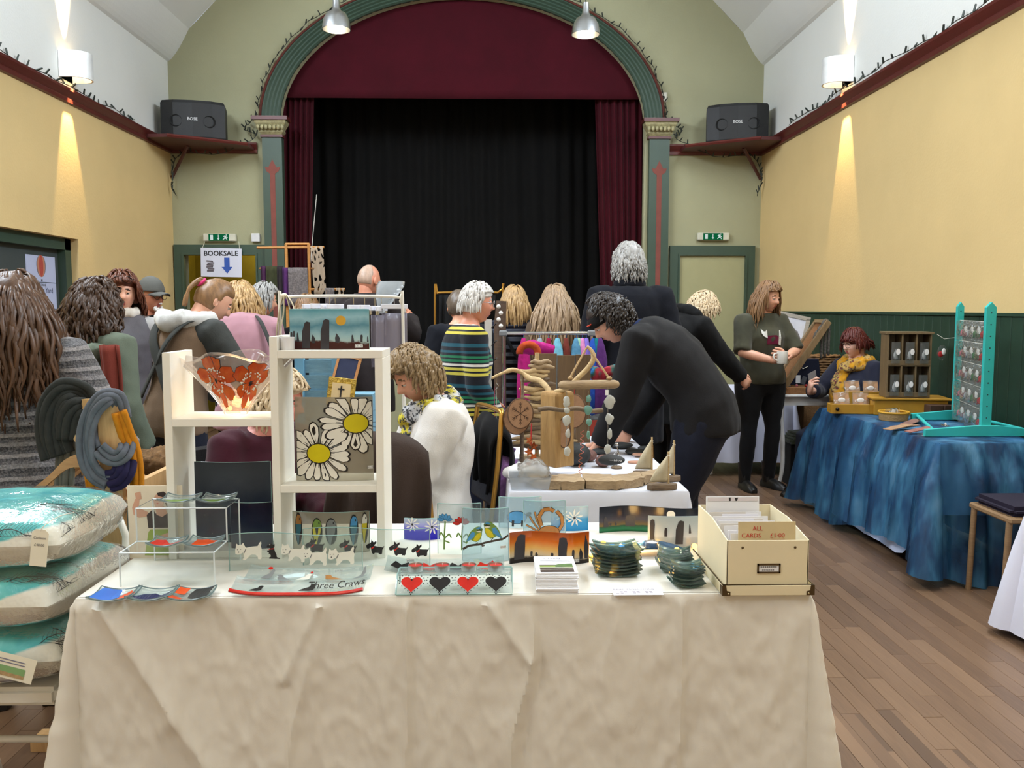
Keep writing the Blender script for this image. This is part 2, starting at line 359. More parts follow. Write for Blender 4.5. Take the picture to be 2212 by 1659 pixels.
# --- arch moulding: stepped green bands, oxblood outer bead
def band(a0,b0,a1,b1,y0,y1,n=56,ridges=0):
 m=MB();rings=[]
 for i in range(n+1):
  th=PI*i/n;p=ell(a0,b0,th);q=ell(a1,b1,th);k=2+ridges;ring=[]
  for j in range(k):
   t=j/(k-1);yy=y0+(y1-y0)*t-(.012 if j%2 else 0);ring.append(V((p[0]+(q[0]-p[0])*t,yy,p[1]+(q[1]-p[1])*t)))
  ring+=[V((q[0],YB+.02,q[1])),V((p[0],YB+.02,p[1]))];rings.append(ring)
 m.loft(rings);return m
ar=struct(band(AI,BI,AI+.19,BI+.145,YB-.02,YB-.10,ridges=9),'trim_7',GREEN)
band(AI+.19,BI+.145,AO,BO,YB-.11,YB-.06,ridges=1).obj('outer_bead',MAROON,ar)
# --- pilasters with capitals and painted spear
for sgn,px0,px1,nm in((-1,571,613,'trim_8'),(1,1400,1443,'trim_9')):
 a,b=at(px0,330,YB).x,at(px1,330,YB).x;m=(a+b)/2;mb=MB();mb.bx((a,YB-.09,0),(b,YB+.02,ZS-.15));p=struct(mb,nm,GREEN)
 mb=MB();mb.loft([[V((m+sx*(b-a)*w/2,yy,z))for sx,yy in((-1,YB),(1,YB),(1,YB-d),(-1,YB-d))]for w,d,z in((1.0,.1,3.40),(1.25,.13,3.43),(1.2,.12,3.46),(1.55,.17,3.52),(1.6,.18,3.55))]);cp=mb.obj('capital',CAPIT,p)
 mb=MB()
 for i in range(7):mb.ball((m+(i-3)*.045,YB-.16,3.475),(.022,.02,.028),8,5)
 mb.obj('egg_ornament',CAPIT,cp,True)['kind']='stuff'
 mb=MB();mb.bx((m-.2,YB-.2,3.55),(m+.2,YB,3.59));mb.obj('abacus',MAROON,p);mb=MB();mb.bx((a-.015,YB-.105,3.375),(b+.015,YB,3.402));mb.obj('necking',MAROON,p)
 mb=MB();z=3.13;mb.prism([(-.028,0),(.028,0),(.028,z-.16),(.07,z-.13),(.085,z-.085),(.045,z-.09),(.0,z),(-.045,z-.09),(-.085,z-.085),(-.07,z-.13),(-.028,z-.16)],.003,T((m,YB-.093,0)));mb.obj('painted_spear',STENC,p)
# --- stage with drapes
def cloth_mat(name,col,rough=.9,var=.15,sc=4):
 if name in _MC:return _MC[name]
 t=NT(name);vec=t.coord('Object');c=lin(col);n=t.noise(vec,sc,5)
 colr=t.ramp(n,[(.3,tuple(x*(1-var)for x in c)),(.7,tuple(x*(1+var)for x in c))])
 _MC[name]=t.out(t.pbr(colr,rough,0,t.bump(t.noise(vec,220,2),.25,.004),Sheen_Weight=.04,Specular_IOR_Level=.2));return _MC[name]
REDV=cloth_mat('crimson_velvet',(64,7,20));BLK=cloth_mat('black_stage_serge',(14,13,12),var=.25,sc=1.5)
mb=MB();mb.bx((-2.6,YB+.05,.80),(2.8,YB+2.2,.92));struct(mb,'floor_stage',mat('dark_stage_boards',(52,40,30),.6))
mb=MB();mb.bx((-2.64,YB+.1,.9),(-2.6,YB+2.3,5.4));mb.bx((2.75,YB+.1,.9),(2.85,YB+2.3,5.4));mb.bx((-2.6,YB+2.2,.9),(2.85,YB+2.3,5.4));mb.bx((-2.6,YB+.1,5.4),(2.85,YB+2.3,5.5));struct(mb,'wall_stage',mat('black_stage_paint',(22,22,22),.9))
def drape(name,x0,x1,x0b,x1b,y,z0,z1,folds,amp,m,label,t=.004,nu=90,nv=12,seed=0):
 mb=MB()
 def f(u,v):
  z=z0+(z1-z0)*v;a=x0b+(x0-x0b)*v;b=x1b+(x1-x1b)*v;ph=2*PI*folds*(u+.03*nz((u*7,seed,v*.5)))
  return(a+(b-a)*u,y+amp*(.6+.4*nz((u*9,seed,3)))*sin(ph)+.3*amp*nz((u*20,v*3,seed)),z)
 mb.grid(f,nu,nv,t);return tag(mb.obj(name,m,None,smooth=2),label,'curtain')
YC=YB+.22
drape('stage_backdrop',at(640,210,YC+.9).x,at(1330,210,YC+.9).x,at(640,210,YC+.9).x,at(1340,210,YC+.9).x,YC+.9,.93,4.3,20,.07,BLK,'wide black drape hanging at the back of the stage',nu=160,seed=2)
drape('stage_curtain',at(606,210,YC).x,at(681,210,YC).x,at(606,500,YC).x,at(668,640,YC).x,YC,.93,4.2,6,.05,REDV,'crimson velvet stage curtain hanging at the left side of the arch',seed=3)
drape('stage_curtain',at(1284,210,YC).x,at(1402,210,YC).x,at(1303,640,YC).x,at(1400,500,YC).x,YC,.93,4.2,8,.05,REDV,'crimson velvet stage curtain hanging at the right side of the arch',seed=5)
drape('stage_pelmet',CX-AI-.1,CX+AI+.1,CX-AI-.1,CX+AI+.1,YB+.13,at(1000,213,YB+.13).z,5.02,5,.006,REDV,'crimson velvet pelmet filling the head of the stage arch',nu=60,seed=7)
mb=MB();mb.tube([at(684,420,YC-.1),at(664,640,YC-.1)],.005,6);solo(mb,'curtain_pull_rod',mat('white_rod',(210,208,200),.4),'thin white rod leaning beside the left crimson curtain','rod')
# --- pendant lamps, aluminium bells (two in the picture, the others over the near half of the hall)
ALU=mat('spun_aluminium',(205,208,212),.28,1,var=.04);ENAM=mat('white_enamel',(240,238,230),.4);BULB=emis('lit_bulb',(255,230,190),40);CORD=mat('black_flex',(25,25,25),.6)
def pendant(p,label,power=26):
 t=thing('pendant_lamp',label,'lamp',p);x,y,z=p
 mb=MB();mb.lathe([(.015,.30),(.03,.295),(.034,.2),(.05,.17),(.09,.15),(.125,.09),(.137,0),(.131,0),(.12,.085),(.086,.14),(.03,.165)],p,32);mb.obj('shade',ALU,t,True)
 mb=MB();mb.ball((x,y,z+.055),(.055,.055,.06),14,10);mb.obj('bulb',BULB,t,True)
 mb=MB();mb.tube([(x,y,z+.3),(x,y,6.25)],.005,6);mb.obj('flex',CORD,t)
 l=bpy.data.lights.new('pendant_glow','SPOT');l.energy=power;l.color=WARM;l.spot_size=math.radians(140);l.spot_blend=.5;l.shadow_soft_size=.1;o=bpy.data.objects.new('pendant_glow',l);C.objects.link(o);o.location=(x,y,z-.02)
pendant(at(727,64,8.5),'lit aluminium bell pendant lamp hanging at the left of the arch');pendant(at(1265,75,8.5),'lit aluminium bell pendant lamp hanging at the right of the arch')
for y in(4.3,.6):
 for x in(-1.55,.9):pendant((x,y,4.22),'aluminium bell pendant lamp on the %s over the %s'%('left' if x<0 else 'right','driftwood stall' if y>2 else 'camera'),45)
# --- half-round wall lights throwing a beam up and down
PLAS=mat('white_plaster_fitting',(225,225,222),.6)
for sgn,x0,lab in((1,XL,'left'),(-1,XR,'right')):
 p=V((x0,7.62,3.40));t=thing('wall_light','white half-round plaster wall light shining up and down on the %s wall'%lab,'lamp',p)
 prf=lambda r:[(x0+sgn*.004,p.y-r)]+[(x0+sgn*(.10+r*cos(a)),p.y+r*sin(a))for a in[-PI/2+i*PI/12 for i in range(13)]]+[(x0+sgn*.004,p.y+r)]
 mb=MB();o1,i1=prf(.125),prf(.112);n=len(o1);mb.loft([[V((a,b,z))for a,b in q]for q,z in((i1,3.40),(o1,3.40),(o1,3.62),(i1,3.62),(i1,3.40))],cap=False);mb.obj('shell',PLAS,t,True)
 mb=MB();mb.box((x0+sgn*.09,p.y,3.51),(.03,.09,.05));mb.obj('bulb',emis('halogen_bulb',(255,214,150),30),t)
 for dz,e in((.03,200),(-.03,150)):
  l=bpy.data.lights.new('wall_beam','SPOT');l.energy=e;l.color=(1,.72,.34);l.spot_size=math.radians(34);l.spot_blend=.25;l.shadow_soft_size=.02
  o=bpy.data.objects.new('wall_beam',l);C.objects.link(o);o.location=(x0+sgn*.075,p.y,3.51+dz*3.9);o.rotation_euler=(V((-sgn*.16,0,1 if dz>0 else-1))).to_track_quat('-Z','Y').to_euler()
# ================================================================ PEOPLE: a posable figure
def fuse(mb,vox=.016,it=3):
 me=bpy.data.meshes.new('fuse');me.from_pydata([tuple(p)for p in mb.v],[],mb.f);ob=bpy.data.objects.new('fuse',me)
 r=ob.modifiers.new('r','REMESH');r.mode='VOXEL';r.voxel_size=vox
 q=ob.modifiers.new('s','SMOOTH');q.iterations=it;q.factor=.5
 m2=bake(ob);out=MB();out.v=[v.co.copy()for v in m2.vertices];out.f=[list(p.vertices)for p in m2.polygons];out.m=[0]*len(out.f)
 bpy.data.meshes.remove(m2);bpy.data.meshes.remove(me);return out
def ruffle(mb,amp,sc,seed=0,st=(1,1,.45)):
 """soft cloth folds: push the points along a pseudo-normal field"""
 n=[V((0,0,0))for _ in mb.v]
 for f in mb.f:
  a,b,c=mb.v[f[0]],mb.v[f[1]],mb.v[f[2]];q=(b-a).cross(c-a)
  for i in f:n[i]+=q
 for i,p in enumerate(mb.v):
  if n[i].length>0:
   k=noise.noise(V((p.x*sc*st[0]+seed,p.y*sc*st[1],p.z*sc*st[2])))+.5*noise.noise(V((p.x*sc*2.3+seed,p.y*sc*2.3,p.z*sc*1.6)))
   mb.v[i]=p+n[i].normalized()*(k*amp)
 return mb
SKINS={}
def skin(name,c):
 if name in _MC:return _MC[name]
 t=NT(name);vec=t.coord('Object');n=t.noise(vec,18,3);b=lin(c)
 col=t.ramp(n,[(.3,tuple(x*k for x,k in zip(b,(.93,.84,.82)))),(.7,b)])
 _MC[name]=t.out(t.pbr(col,.48,0,t.bump(t.noise(vec,240,2),.08,.002),Subsurface_Weight=.08,Subsurface_Scale=.01));return _MC[name]
SK=skin('fair_skin',(226,172,144));SKR=skin('ruddy_skin',(212,146,118));LIP=mat('lip_skin',(176,92,84),.45);EYW=mat('eye_white',(225,222,215),.25);IRI=mat('dark_iris',(44,36,28),.15)
def hairmat(name,a,b,sc=26):
 if name in _MC:return _MC[name]
 t=NT(name);vec=t.coord('Object',(1,1,.16));n=t.noise(vec,sc*2.2,4,.7);m=t.noise(t.coord('Object'),5,2)
 col=t.mix(t.math('MULTIPLY',m,.6),t.ramp(n,[(.32,lin(a)),(.68,lin(b))]),lin(b))
 _MC[name]=t.out(t.pbr(col,.42,0,t.bump(n,.35,.006),Specular_IOR_Level=.45));return _MC[name]
def sst(a,b,x):t=min(1,max(0,(x-a)/(b-a)));return t*t*(3-2*t)
def head_pt(d,k=1.0):
 x,y,z=d;g=lambda v,m,s:math.exp(-((v-m)/s)**2)
 w=.0765*(1-(.30*(-z)**1.6 if z<0 else.04*z));dp=.094
 if z<0 and y<0:dp*=1-.38*(-z)**1.2
 X=x*w;Y=y*dp;Z=z*(.116 if z>0 else.118)
 if y>.1:
  f=sst(.1,.6,y);Y-=.006*f*g(z,.1,.5)
  nr=(1 if z<-.18 else sst(.22,-.18,z))*(1 if z>-.20 else sst(-.34,-.22,z))
  Y+=f*.027*nr*g(x,0,.11+.06*g(z,-.2,.12))
  Y+=f*(-.0105*g(abs(x),.36,.17)*g(z,.07,.12)+.0045*g(abs(x),.34,.24)*g(z,.25,.08)+.006*g(abs(x),.5,.2)*g(z,-.2,.2))
  Y+=f*(.0075*g(x,0,.26)*g(z,-.45,.055)+.0065*g(x,0,.22)*g(z,-.56,.05)-.003*g(x,0,.25)*g(z,-.505,.022)-.004*g(x,0,.3)*g(z,-.68,.07)+.011*g(x,0,.32)*g(z,-.86,.16))
 return V((X,Y,Z))*k
def head_geo(mb,M,brow=True):
 n,m=44,40;rings=[];ds=[]
 for i in range(m+1):
  z=-cos(PI*(i+(.06 if i==0 else-.06 if i==m else 0))/m);r=math.sqrt(max(0,1-z*z));rr=[(cos(k*2*PI/n-PI/2+.0714)*r,sin(k*2*PI/n-PI/2+.0714)*r,z)for k in range(n)]
  ds.append(rr);rings.append([M@head_pt(d)for d in rr])
 b=len(mb.f);mb.mi=0;mb.loft(rings);k=b
 for i in range(m):
  for j in range(n):
   d=V(ds[i][j])+V(ds[i+1][(j+1)%n]);d*=.5
   if d.y>.5:
    if abs(d.x)<.21-.5*abs(d.z+.505)and-.60<d.z<-.41:mb.m[k]=1
    elif brow and.15<abs(d.x)<.55 and.22<d.z-.12*abs(d.x)*(1 if abs(d.x)<.4 else-1)<.29:mb.m[k]=2
   k+=1
 for s in(-1,1):
  mb.mi=3;mb.ball(M@V((s*.0285,.0735,.0085)),.0125,10,8);mb.mi=4;mb.ball(M@V((s*.0285,.0825,.0070)),(.0058,.0058,.0058),8,6)
  mb.mi=0;mb.ball(M@V((s*.0285,.0745,.0120)),(.0150,.0126,.0108),10,6,M.to_3x3())
  R3=M.to_3x3()@rot(s*.35,0,s*-.12);mb.ball(M@V((s*.079,-.004,-.004)),(.009,.018,.031),10,8,R3);mb.ball(M@V((s*.083,.004,-.024)),(.007,.009,.011),8,6,R3)
 mb.mi=0
def hand_geo(mb,w,d,up,side,curl=.5,spread=.06,thumb=.6,s=1.0):
 """palm and five fingers; d = direction of the fingers, up = back of the hand, side = +1 when the thumb lies along up x d"""
 d=V(d).normalized();up=V(up);up=(up-d*up.dot(d)).normalized();lat=up.cross(d)*side;w=V(w)
 P=lambda a,b,c:w+(d*a+lat*b+up*c)*s
 mb.loft([[P(a,b*wd,c*th)for b,c in((-1,-.5),(-.6,-1),(.6,-1),(1,-.5),(1,.5),(.6,1),(-.6,1),(-1,.5))]for a,wd,th in((-.02,.026,.02),(.02,.034,.017),(.055,.041,.016),(.088,.040,.013))])
 for i,(b,L,r)in enumerate(((.030,.072,.0092),(.010,.080,.0095),(-.011,.074,.009),(-.031,.058,.008))):
  a=0;p=V((.080-.006*abs(i-1),b));pts=[];x,z=.078-.005*abs(i-1),0.0;pts.append(P(x-.01,b,z))
  for j,seg in enumerate((.42,.32,.26)):
   a+=curl*(1.0,1.15,.75)[j]*(1+.08*i);
   for h in(0.5,1.0):pts.append(P(x+cos(a)*L*seg*h,b*(1+spread*(j+h)),z-sin(a)*L*seg*h))
   x+=cos(a)*L*seg;z-=sin(a)*L*seg
  mb.tube(pts,[r,r,r*1.04,r*.93,r*.98,r*.85,r*.6],7)
 t0=P(.022,.026,-.004);e=(d*.55+lat*(.85-.5*curl)-up*thumb*curl).normalized();e2=(d*(.9)+lat*(.25-.35*curl)-up*thumb*curl*1.2).normalized()
 t1=t0+e*.042*s;t2=t1+e2*.034*s;t3=t2+e2*.024*s;mb.tube([t0,(t0+t1)/2,t1,(t1+t2)/2,t2,t3],[.014,.0125,.0115,.0105,.0105,.006],7)
SP=(('cro',.86),('pel',.93),('wai',1.07),('che',1.27),('sho',1.40),('nek',1.47))
class Person:
 def __init__(s,label,hpx,Y,rz,name='person',lean=(0,0,0),side=0,twist=0,head=(0,0,0),sit=False,wr={},pole={},fem=True,fat=1.0,legs=None,skinm=None,brow=(70,50,36),hand={},sh=1.0,feet=.10,stride=0.0,k=None,hoff=(0,0),hands=('L','R'),pelz=None):
  s.fem,s.fat=fem,fat;R=math.radians
  pel=V((0,-.10*sin(R(lean[0]))-.06*sin(R(lean[1])),.93 if not sit else.585))
  if pelz:pel.z=pelz
  def fr(a):m=Matrix.Rotation(-R(a),3,'X')@Matrix.Rotation(R(side),3,'Y');return m
  f=[fr(lean[0]),fr(lean[1]),fr(lean[2])];tw=Matrix.Rotation(R(twist),3,'Z')
  s.F={'cro':(pel+V((0,0,-.07)),Matrix.Identity(3)),'pel':(pel,f[0])}
  w=pel+f[0]@V((0,0,.14));c=w+f[1]@V((0,0,.20));sh_=c+f[2]@V((0,0,.13));n=sh_+f[2]@V((0,.012,.07))
  s.F.update(wai=(w,f[1]),che=(c,f[2]@tw),sho=(sh_,f[2]@tw),nek=(n,f[2]@tw))
  hm=Matrix.Rotation(R(head[0]),3,'Z')@Matrix.Rotation(-R(head[1]),3,'X')@Matrix.Rotation(R(head[2]),3,'Y')
  hb=n+f[2]@V((hoff[0],.004,.025));hc=hb+hm@V((0,.024,.098))+V((0,hoff[1],0))
  s.F['hea']=(hc,hm);J=s.J={}
  for sd,sg in(('L',-1),('R',1)):
   F=s.F['sho'][1];J['sh'+sd]=s.F['sho'][0]+F@V((sg*.165*sh*(.96 if fem else 1.08)*(1+.35*(fat-1)),0,-.012))
   tgt=V(wr[sd])if sd in wr else J['sh'+sd]+V((sg*.07,.06,-.50));a,b=.285,.255;D=tgt-J['sh'+sd];L=min(D.length,(a+b)*.995);D.normalize();tgt=J['sh'+sd]+D*L
   x=(a*a-b*b+L*L)/(2*L);h=math.sqrt(max(1e-5,a*a-x*x));pv=V(pole.get(sd,(sg*.45,-.7,-.6)));pv=(pv-D*pv.dot(D)).normalized()
   J['el'+sd]=J['sh'+sd]+D*x+pv*h;J['wr'+sd]=tgt
   J['hi'+sd]=pel+V((sg*.085*fat,0,-.05))
   if legs and sd in legs:kn,an,to=(V(q)for q in legs[sd])
   elif sit:kn=V((sg*.12,.44,.50));an=V((sg*.12,.42,.08));to=an+V((sg*.02,.17,-.05))
   else:kn=V((sg*feet,.025+sg*stride*.5,.49));an=V((sg*feet,-.02+sg*stride,.08));to=an+V((sg*.03,.17,-.05))
   J['kn'+sd],J['an'+sd],J['to'+sd]=kn,an,to
  tgt=at(hpx[0],hpx[1],Y);s.k=k or tgt.z/hc.z;s.dz=tgt.z-hc.z*s.k
  off=Matrix.Rotation(rz,3,'Z')@hc*s.k;loc=V((tgt.x-off.x,tgt.y-off.y,0))
  s.root=thing(name,label,'person',loc,rz);s.root.scale=(s.k,)*3
  print('PERSON %-40s k=%.3f dz=%.2f'%(label[:40],s.k,s.dz),[round(q,2)for q in loc])
  s.skin=skinm or SK;s.brow=mat('brow_%d_%d_%d'%tuple(brow),brow,.7);s._body(hands,hand)
 def fr(s,tz):
  q=[(SP[i][1],s.F[SP[i][0]])for i in range(6)]
  if tz<=.86:c,m=s.F['cro'];return c+V((0,0,tz-.86)),m
  for(z0,(c0,m0)),(z1,(c1,m1))in zip(q,q[1:]):
   if tz<=z1+1e-6:t=(tz-z0)/(z1-z0);return c0.lerp(c1,t),m0.to_quaternion().slerp(m1.to_quaternion(),t).to_matrix()
  c,m=s.F['nek'];return c+m@V((0,.3*(tz-1.47),tz-1.47)),m
 def ring(s,tz,a,df,db,n=20):
  c,m=s.fr(tz);return[c+m@V((cos(t)*a*(abs(cos(t))**-.12 if abs(cos(t))>.05 else 1),sin(t)*(df if sin(t)>0 else db),0))for t in[2*PI*i/n for i in range(n)]]
 def prof(s,off,skirt=False):
  f=s.fat;b=.028 if s.fem else.006;w=.95 if s.fem else 1.04
  return[((.80,.178*f+off,.118*f+off,.125*f+off)if skirt else(.80,.135*f+off,.09*f+off,.09*f+off)),(.88,.163*f+off,.105*f+off,.118*f+off),(.95,.166*f+off,.112*f+off,.112*f+off),(1.07,(.132 if s.fem else.145)*f+off,.10*f+off,.088*f+off),(1.18,.142*w*f+off,.106*f+off+b*.5,.098*f+off),(1.27,.160*w*f**.6+off,.108*f+off+b,.108+off),(1.34,.168*w+off,.10+off+b*.4,.108+off),(1.40,.156*w+off,.082+off,.095+off),(1.445,.104+off,.064+off,.078+off),(1.475,.066+off,.056+off,.062+off)]
 def arm(s,mb,sd,off,upto=1.0,cuff=0):
  J=s.J;a,b,c=J['sh'+sd],J['el'+sd],J['wr'+sd];sg=-1 if sd=='L' else 1
  P=[a-(b-a)*.02-s.F['sho'][1]@V((sg*.05,0,0)),a,a.lerp(b,.3),a.lerp(b,.75),b,b.lerp(c,.3),b.lerp(c,.7),c];r=[.05,.058,.052,.043,.041,.040,.032,.026]
  n=8 if upto>=1 else(max(4,int(3+upto*5)))
  mb.tube(P[:n],[q*(1+.4*(s.fat-1))+off+(cuff if i==n-1 else 0)for i,q in enumerate(r[:n])],12)
 def leg(s,mb,sd,off,flare=0.0,upto=1.0):
  J=s.J;a,b,c=J['hi'+sd],J['kn'+sd],J['an'+sd];f=s.fat
  P=[a+V((0,0,.03)),a.lerp(b,.15),a.lerp(b,.5),a.lerp(b,.85),b,b.lerp(c,.3),b.lerp(c,.7),c+V((0,0,-.02))];r=[.092*f,.09*f,.074*f,.058,.056,.055,.043,.038]
  mb.tube(P,[q+off+flare*max(0,i-3)/4 for i,q in enumerate(r)],12)
 def _body(s,hands,hand):
  mb=MB();mb.loft([s.ring(*p)for p in s.prof(0)]);c,m=s.F['hea'];n,nm=s.F['nek']
  mb.tube([n-nm@V((0,.0,.05)),n+nm@V((0,.004,.01)),n.lerp(c,.55)+m@V((0,-.016,0)),c+m@V((0,-.012,-.02))],[.066,.054,.052,.05],12)
  for sd in 'LR':s.arm(mb,sd,0);s.leg(mb,sd,0);mb.tube([s.J['an'+sd]+V((0,-.02,-.04)),s.J['an'+sd].lerp(s.J['to'+sd],.4)+V((0,0,-.022)),s.J['an'+sd].lerp(s.J['to'+sd],.75)+V((0,0,-.012))],[.028,.018,.012],8)
  g=fuse(mb,.0135,2);M=Matrix.Translation(c)@m.to_4x4();head_geo(g,M)
  for sd in 'LR':
   if sd in hands:
    h=dict(curl=.45);h.update(hand.get(sd,{}));d=h.pop('d',(s.J['wr'+sd]-s.J['el'+sd]));up=h.pop('up',V(((1 if sd=='R' else-1)*1.0,-.25,.2)));hand_geo(g,s.J['wr'+sd],d,up,h.pop('side',1 if sd=='R' else-1),**h)
  s.M=M;s.body=g.obj('body',[s.skin,LIP,s.brow,EYW,IRI],s.root,smooth=2,world=False)
 def add(s,mb,name,m,smooth=2,parent=None):return mb.obj(name,m,parent or s.root,smooth,world=False)
 def top(s,m,name='sweater',off=.016,hem=.88,sleeve=1.0,amp=.008,sc=11,hang=0.0,flare=0.0,neck=1.46,vox=.0155,seed=0,cuff=.004,arms='LR',hemdrop=None):
  mb=MB();pr=[p for p in s.prof(off,hem<.88)if hem<p[0]<neck];rings=[s.ring(*p)for p in pr]
  if hem<.80 or hem<pr[0][0]-.02:
   z0=pr[0][0];a,df,db=pr[0][1:];k=max(2,int((z0-hem)/.09));low=[]
   for i in range(k,0,-1):t=i/k;low.append(s.ring(z0-(z0-hem)*t,a+flare*t,df+flare*t,db+flare*t))
   rings=low+rings
  a,df,db=s.prof(off)[-1][1:];rings.append(s.ring(neck,a+.002,df,db));mb.loft(rings)
  for sd in arms:s.arm(mb,sd,off,sleeve,cuff)
  g=ruffle(fuse(mb,vox,3),amp,sc,seed);s.topmesh=g;return s.add(g,name,m)
 def trousers(s,m,off=.012,flare=.0,amp=.006,name='trousers',top=.95):
  mb=MB();mb.loft([s.ring(p[0],p[1],p[2],p[3])for p in s.prof(off)if p[0]<=top])
  for sd in 'LR':s.leg(mb,sd,off,flare)
  return s.add(ruffle(fuse(mb,.0175,3),amp,12,5),name,m)
 def shoes(s,m,boot=0.0,name='shoe'):
  for sd in 'LR':
   mb=MB();a,t=s.J['an'+sd],s.J['to'+sd];d=V((t.x-a.x,t.y-a.y,0)).normalized();l=V((d.y,-d.x,0));rings=[]
   gz=a.z-.08
   for u,w,h in((-.07,.026,.05),(-.05,.036,.075),(0,.04,.085),(.06,.046,.078),(.12,.048,.064),(.17,.042,.048),(.2,.024,.026)):
    p=V((a.x,a.y,0))+d*u;rings.append([p+l*(cos(q)*w)+V((0,0,gz+.004+(h if sin(q)>0 else.0)*abs(sin(q))**.6))for q in[i*PI/6 for i in range(12)]])
   mb.loft(rings)
   if boot:mb.tube([a+V((0,0,-.03)),a+V((0,0,boot))],[.048,.056],12)
   s.add(mb,name,m,True)
 # --- hair
 def cap(s,m,thick=.018,line=.50,side=.30,low=-.45,amp=.006,sc=40,name='hair',nb=.30,back=0.0,vol=None,seed=0,n=48,mm=32):
  mb=MB();rings=[];s.hth=thick;s.hbk=back
  for i in range(mm+1):
   z=-cos(PI*(i+(.06 if i==0 else-.06 if i==mm else 0))/mm);r=math.sqrt(max(0,1-z*z));row=[]
   for k_ in range(n):
    a=k_*2*PI/n;d=(cos(a)*r,sin(a)*r,z);x,y,z_=d
    front=line-.12*abs(x)if y>side else(-1 if y<side-.25 else line-(line+.2)*(side-y)/.25)
    q=sst(-.07,.10,z_-max(front,low+.15*max(0,y)))
    k2=thick*(1+(vol or 0)*max(0,z_))+(back*max(0,-y)if back else 0)
    p=head_pt(d);p=p*(1-.10*(1-q))+p.normalized()*(k2*q+amp*q*(nz((p.x*sc+seed,p.y*sc,p.z*sc*.6))+.5*nz((p.x*sc*2.5,p.y*sc*2.5+seed,p.z*sc*2))))
    row.append(s.M@p)
   rings.append(row)
  mb.loft(rings);s.hair=s.add(mb,name,m);return s.hair
 def locks(s,m,N=180,L=.30,r=.011,wave=0.0,region=None,part=0.0,seg=9,seed=1,out=1.06,curl=0.0,grav=1.0,name='hair_locks',spread=1.0,shoulder=True,flat=.55,lift=.012,face=.075,side_=0):
  short=L<.13 and not curl;N=int(N*(2.6 if short else 2.2));r*=(.5 if short else.62);th=getattr(s,'hth',.012);lift=max(lift,th*(.55 if short else.85));out=max(out,1+(th*(.6 if short else 1)+.003)/.088);bk=getattr(s,'hbk',0);rn=random.Random(seed);mb=MB();c,hm=s.F['hea'];sc_,sf=s.fr(1.30);n=0;tries=0
  while n<N and tries<N*30:
   tries+=1;z=rn.uniform(-.5,.98);a=rn.uniform(0,2*PI);q=math.sqrt(1-z*z);d=V((cos(a)*q,sin(a)*q,z))
   ok=(d.z>.55-.1*abs(d.x)if d.y>.25 else d.z>-.42+.9*max(0,d.y+.05))if region is None else region(d)
   if not ok:continue
   n+=1;p=s.M@(head_pt(d)+V(d)*(lift+bk*max(0,-d.y)));pts=[p];fl=hm@V((d.x*.6*spread-part*.2,d.y*.5-.35,.2-.6*max(0,d.z)))
   fl.normalize();ph=rn.uniform(0,6.3);l=L*rn.uniform(.72,1.1);st=l/seg;ax=V((rn.uniform(-1,1),rn.uniform(-1,1),0)).normalized()
   for i in range(seg):
    fl=(fl*.56+V((0,0,-1))*grav*.44+V((rn.gauss(0,.05),rn.gauss(0,.05),0))*spread)
    if curl:fl+=(hm@V((sin(ph+i*1.6),cos(ph+i*1.6),sin(ph*2+i*1.1))))*curl
    fl.normalize();p=p+fl*st
    loc=hm.transposed()@(p-c);e=V((loc.x/.080,loc.y/.098,loc.z/.12));k=e.length
    if k<out:loc=loc*(out/max(k,.05));p=c+hm@loc
    if loc.z<face and loc.y>.035 and abs(loc.x)<.078:
     sx=1 if(loc.x+.004*side_)>=0 else-1;loc.x=sx*(.080+.006*rn.random());loc.y=min(loc.y,.012+.02*rn.random());p=c+hm@loc
    if shoulder:
     lp=sf.transposed()@(p-sc_)
     if lp.z<.13:
      ex=V((lp.x/.215,lp.y/.135,max(0,lp.z)/.14));kk=ex.length
      if kk<1.0:lp.y=(-.137 if lp.y<.02 else.137)*math.sqrt(max(.05,1-ex.x**2-ex.z**2));p=sc_+sf@lp
    w=ax*(wave*sin(ph+i*1.35)*min(1,i/3));pts.append(p+w)
   rr=[r*(.6+.5*min(1,i/2))*(1-.75*max(0,(i-seg*.45)/(seg*.55))**1.5)for i in range(seg+1)]
   mb.tube(pts,rr,5,flat=flat)
  return s.add(mb,name,m,2,None if name=='hair' else getattr(s,'hair',None))
 def glasses(s,m,up=0.0,r=.021,y=.104):
  mb=MB();M=s.M@T((0,0,up))
  for sg in(-1,1):
   mb.tube([M@V((sg*.031+r*1.15*cos(a),y-.006*abs(cos(a)),.004+r*sin(a)))for a in[i*2*PI/14 for i in range(15)]],.0019,5)
   mb.tube([M@V((sg*(.031+r*1.15),y-.004,.008)),M@V((sg*.074,.07,.010)),M@V((sg*.080,.0,.008)),M@V((sg*.078,-.02,-.004))],.0018,5)
  mb.tube([M@V((-.008,y,.010)),M@V((0,y+.004,.013)),M@V((.008,y,.010))],.0019,5)
  return s.add(mb,'glasses',m)
 def scarf(s,m,name='scarf',r=.045,loops=2,end=None,seed=3,drop=.0,big=1.0,amp=.012,radius=.095,z0=.0):
  n,nm=s.F['nek'];mb=MB()
  for l in range(loops):
   pts=[n+nm@V((cos(a)*radius*big*(1+.08*l),sin(a)*(radius*.95)*big*(1+.1*l)+.012,z0+-.02-.03*l+.018*sin(a*2+l+seed)-.045*max(0,sin(a))-drop*max(0,sin(a))))for a in[i*2*PI/20 for i in range(21)]]
   mb.tube(pts,[r*(1+.15*sin(i*1.3+l))for i in range(21)],10,flat=.8)
  for e in(end or[]):mb.tube(e[0],e[1],10,flat=.45,up=(0,1,0))
  return s.add(ruffle(fuse(mb,.011,1),amp,34,seed,(1,1,.7)),name,m)
 def L(s,p):return V(p)
 def W(s,p):return wm(s.root)@V(p)
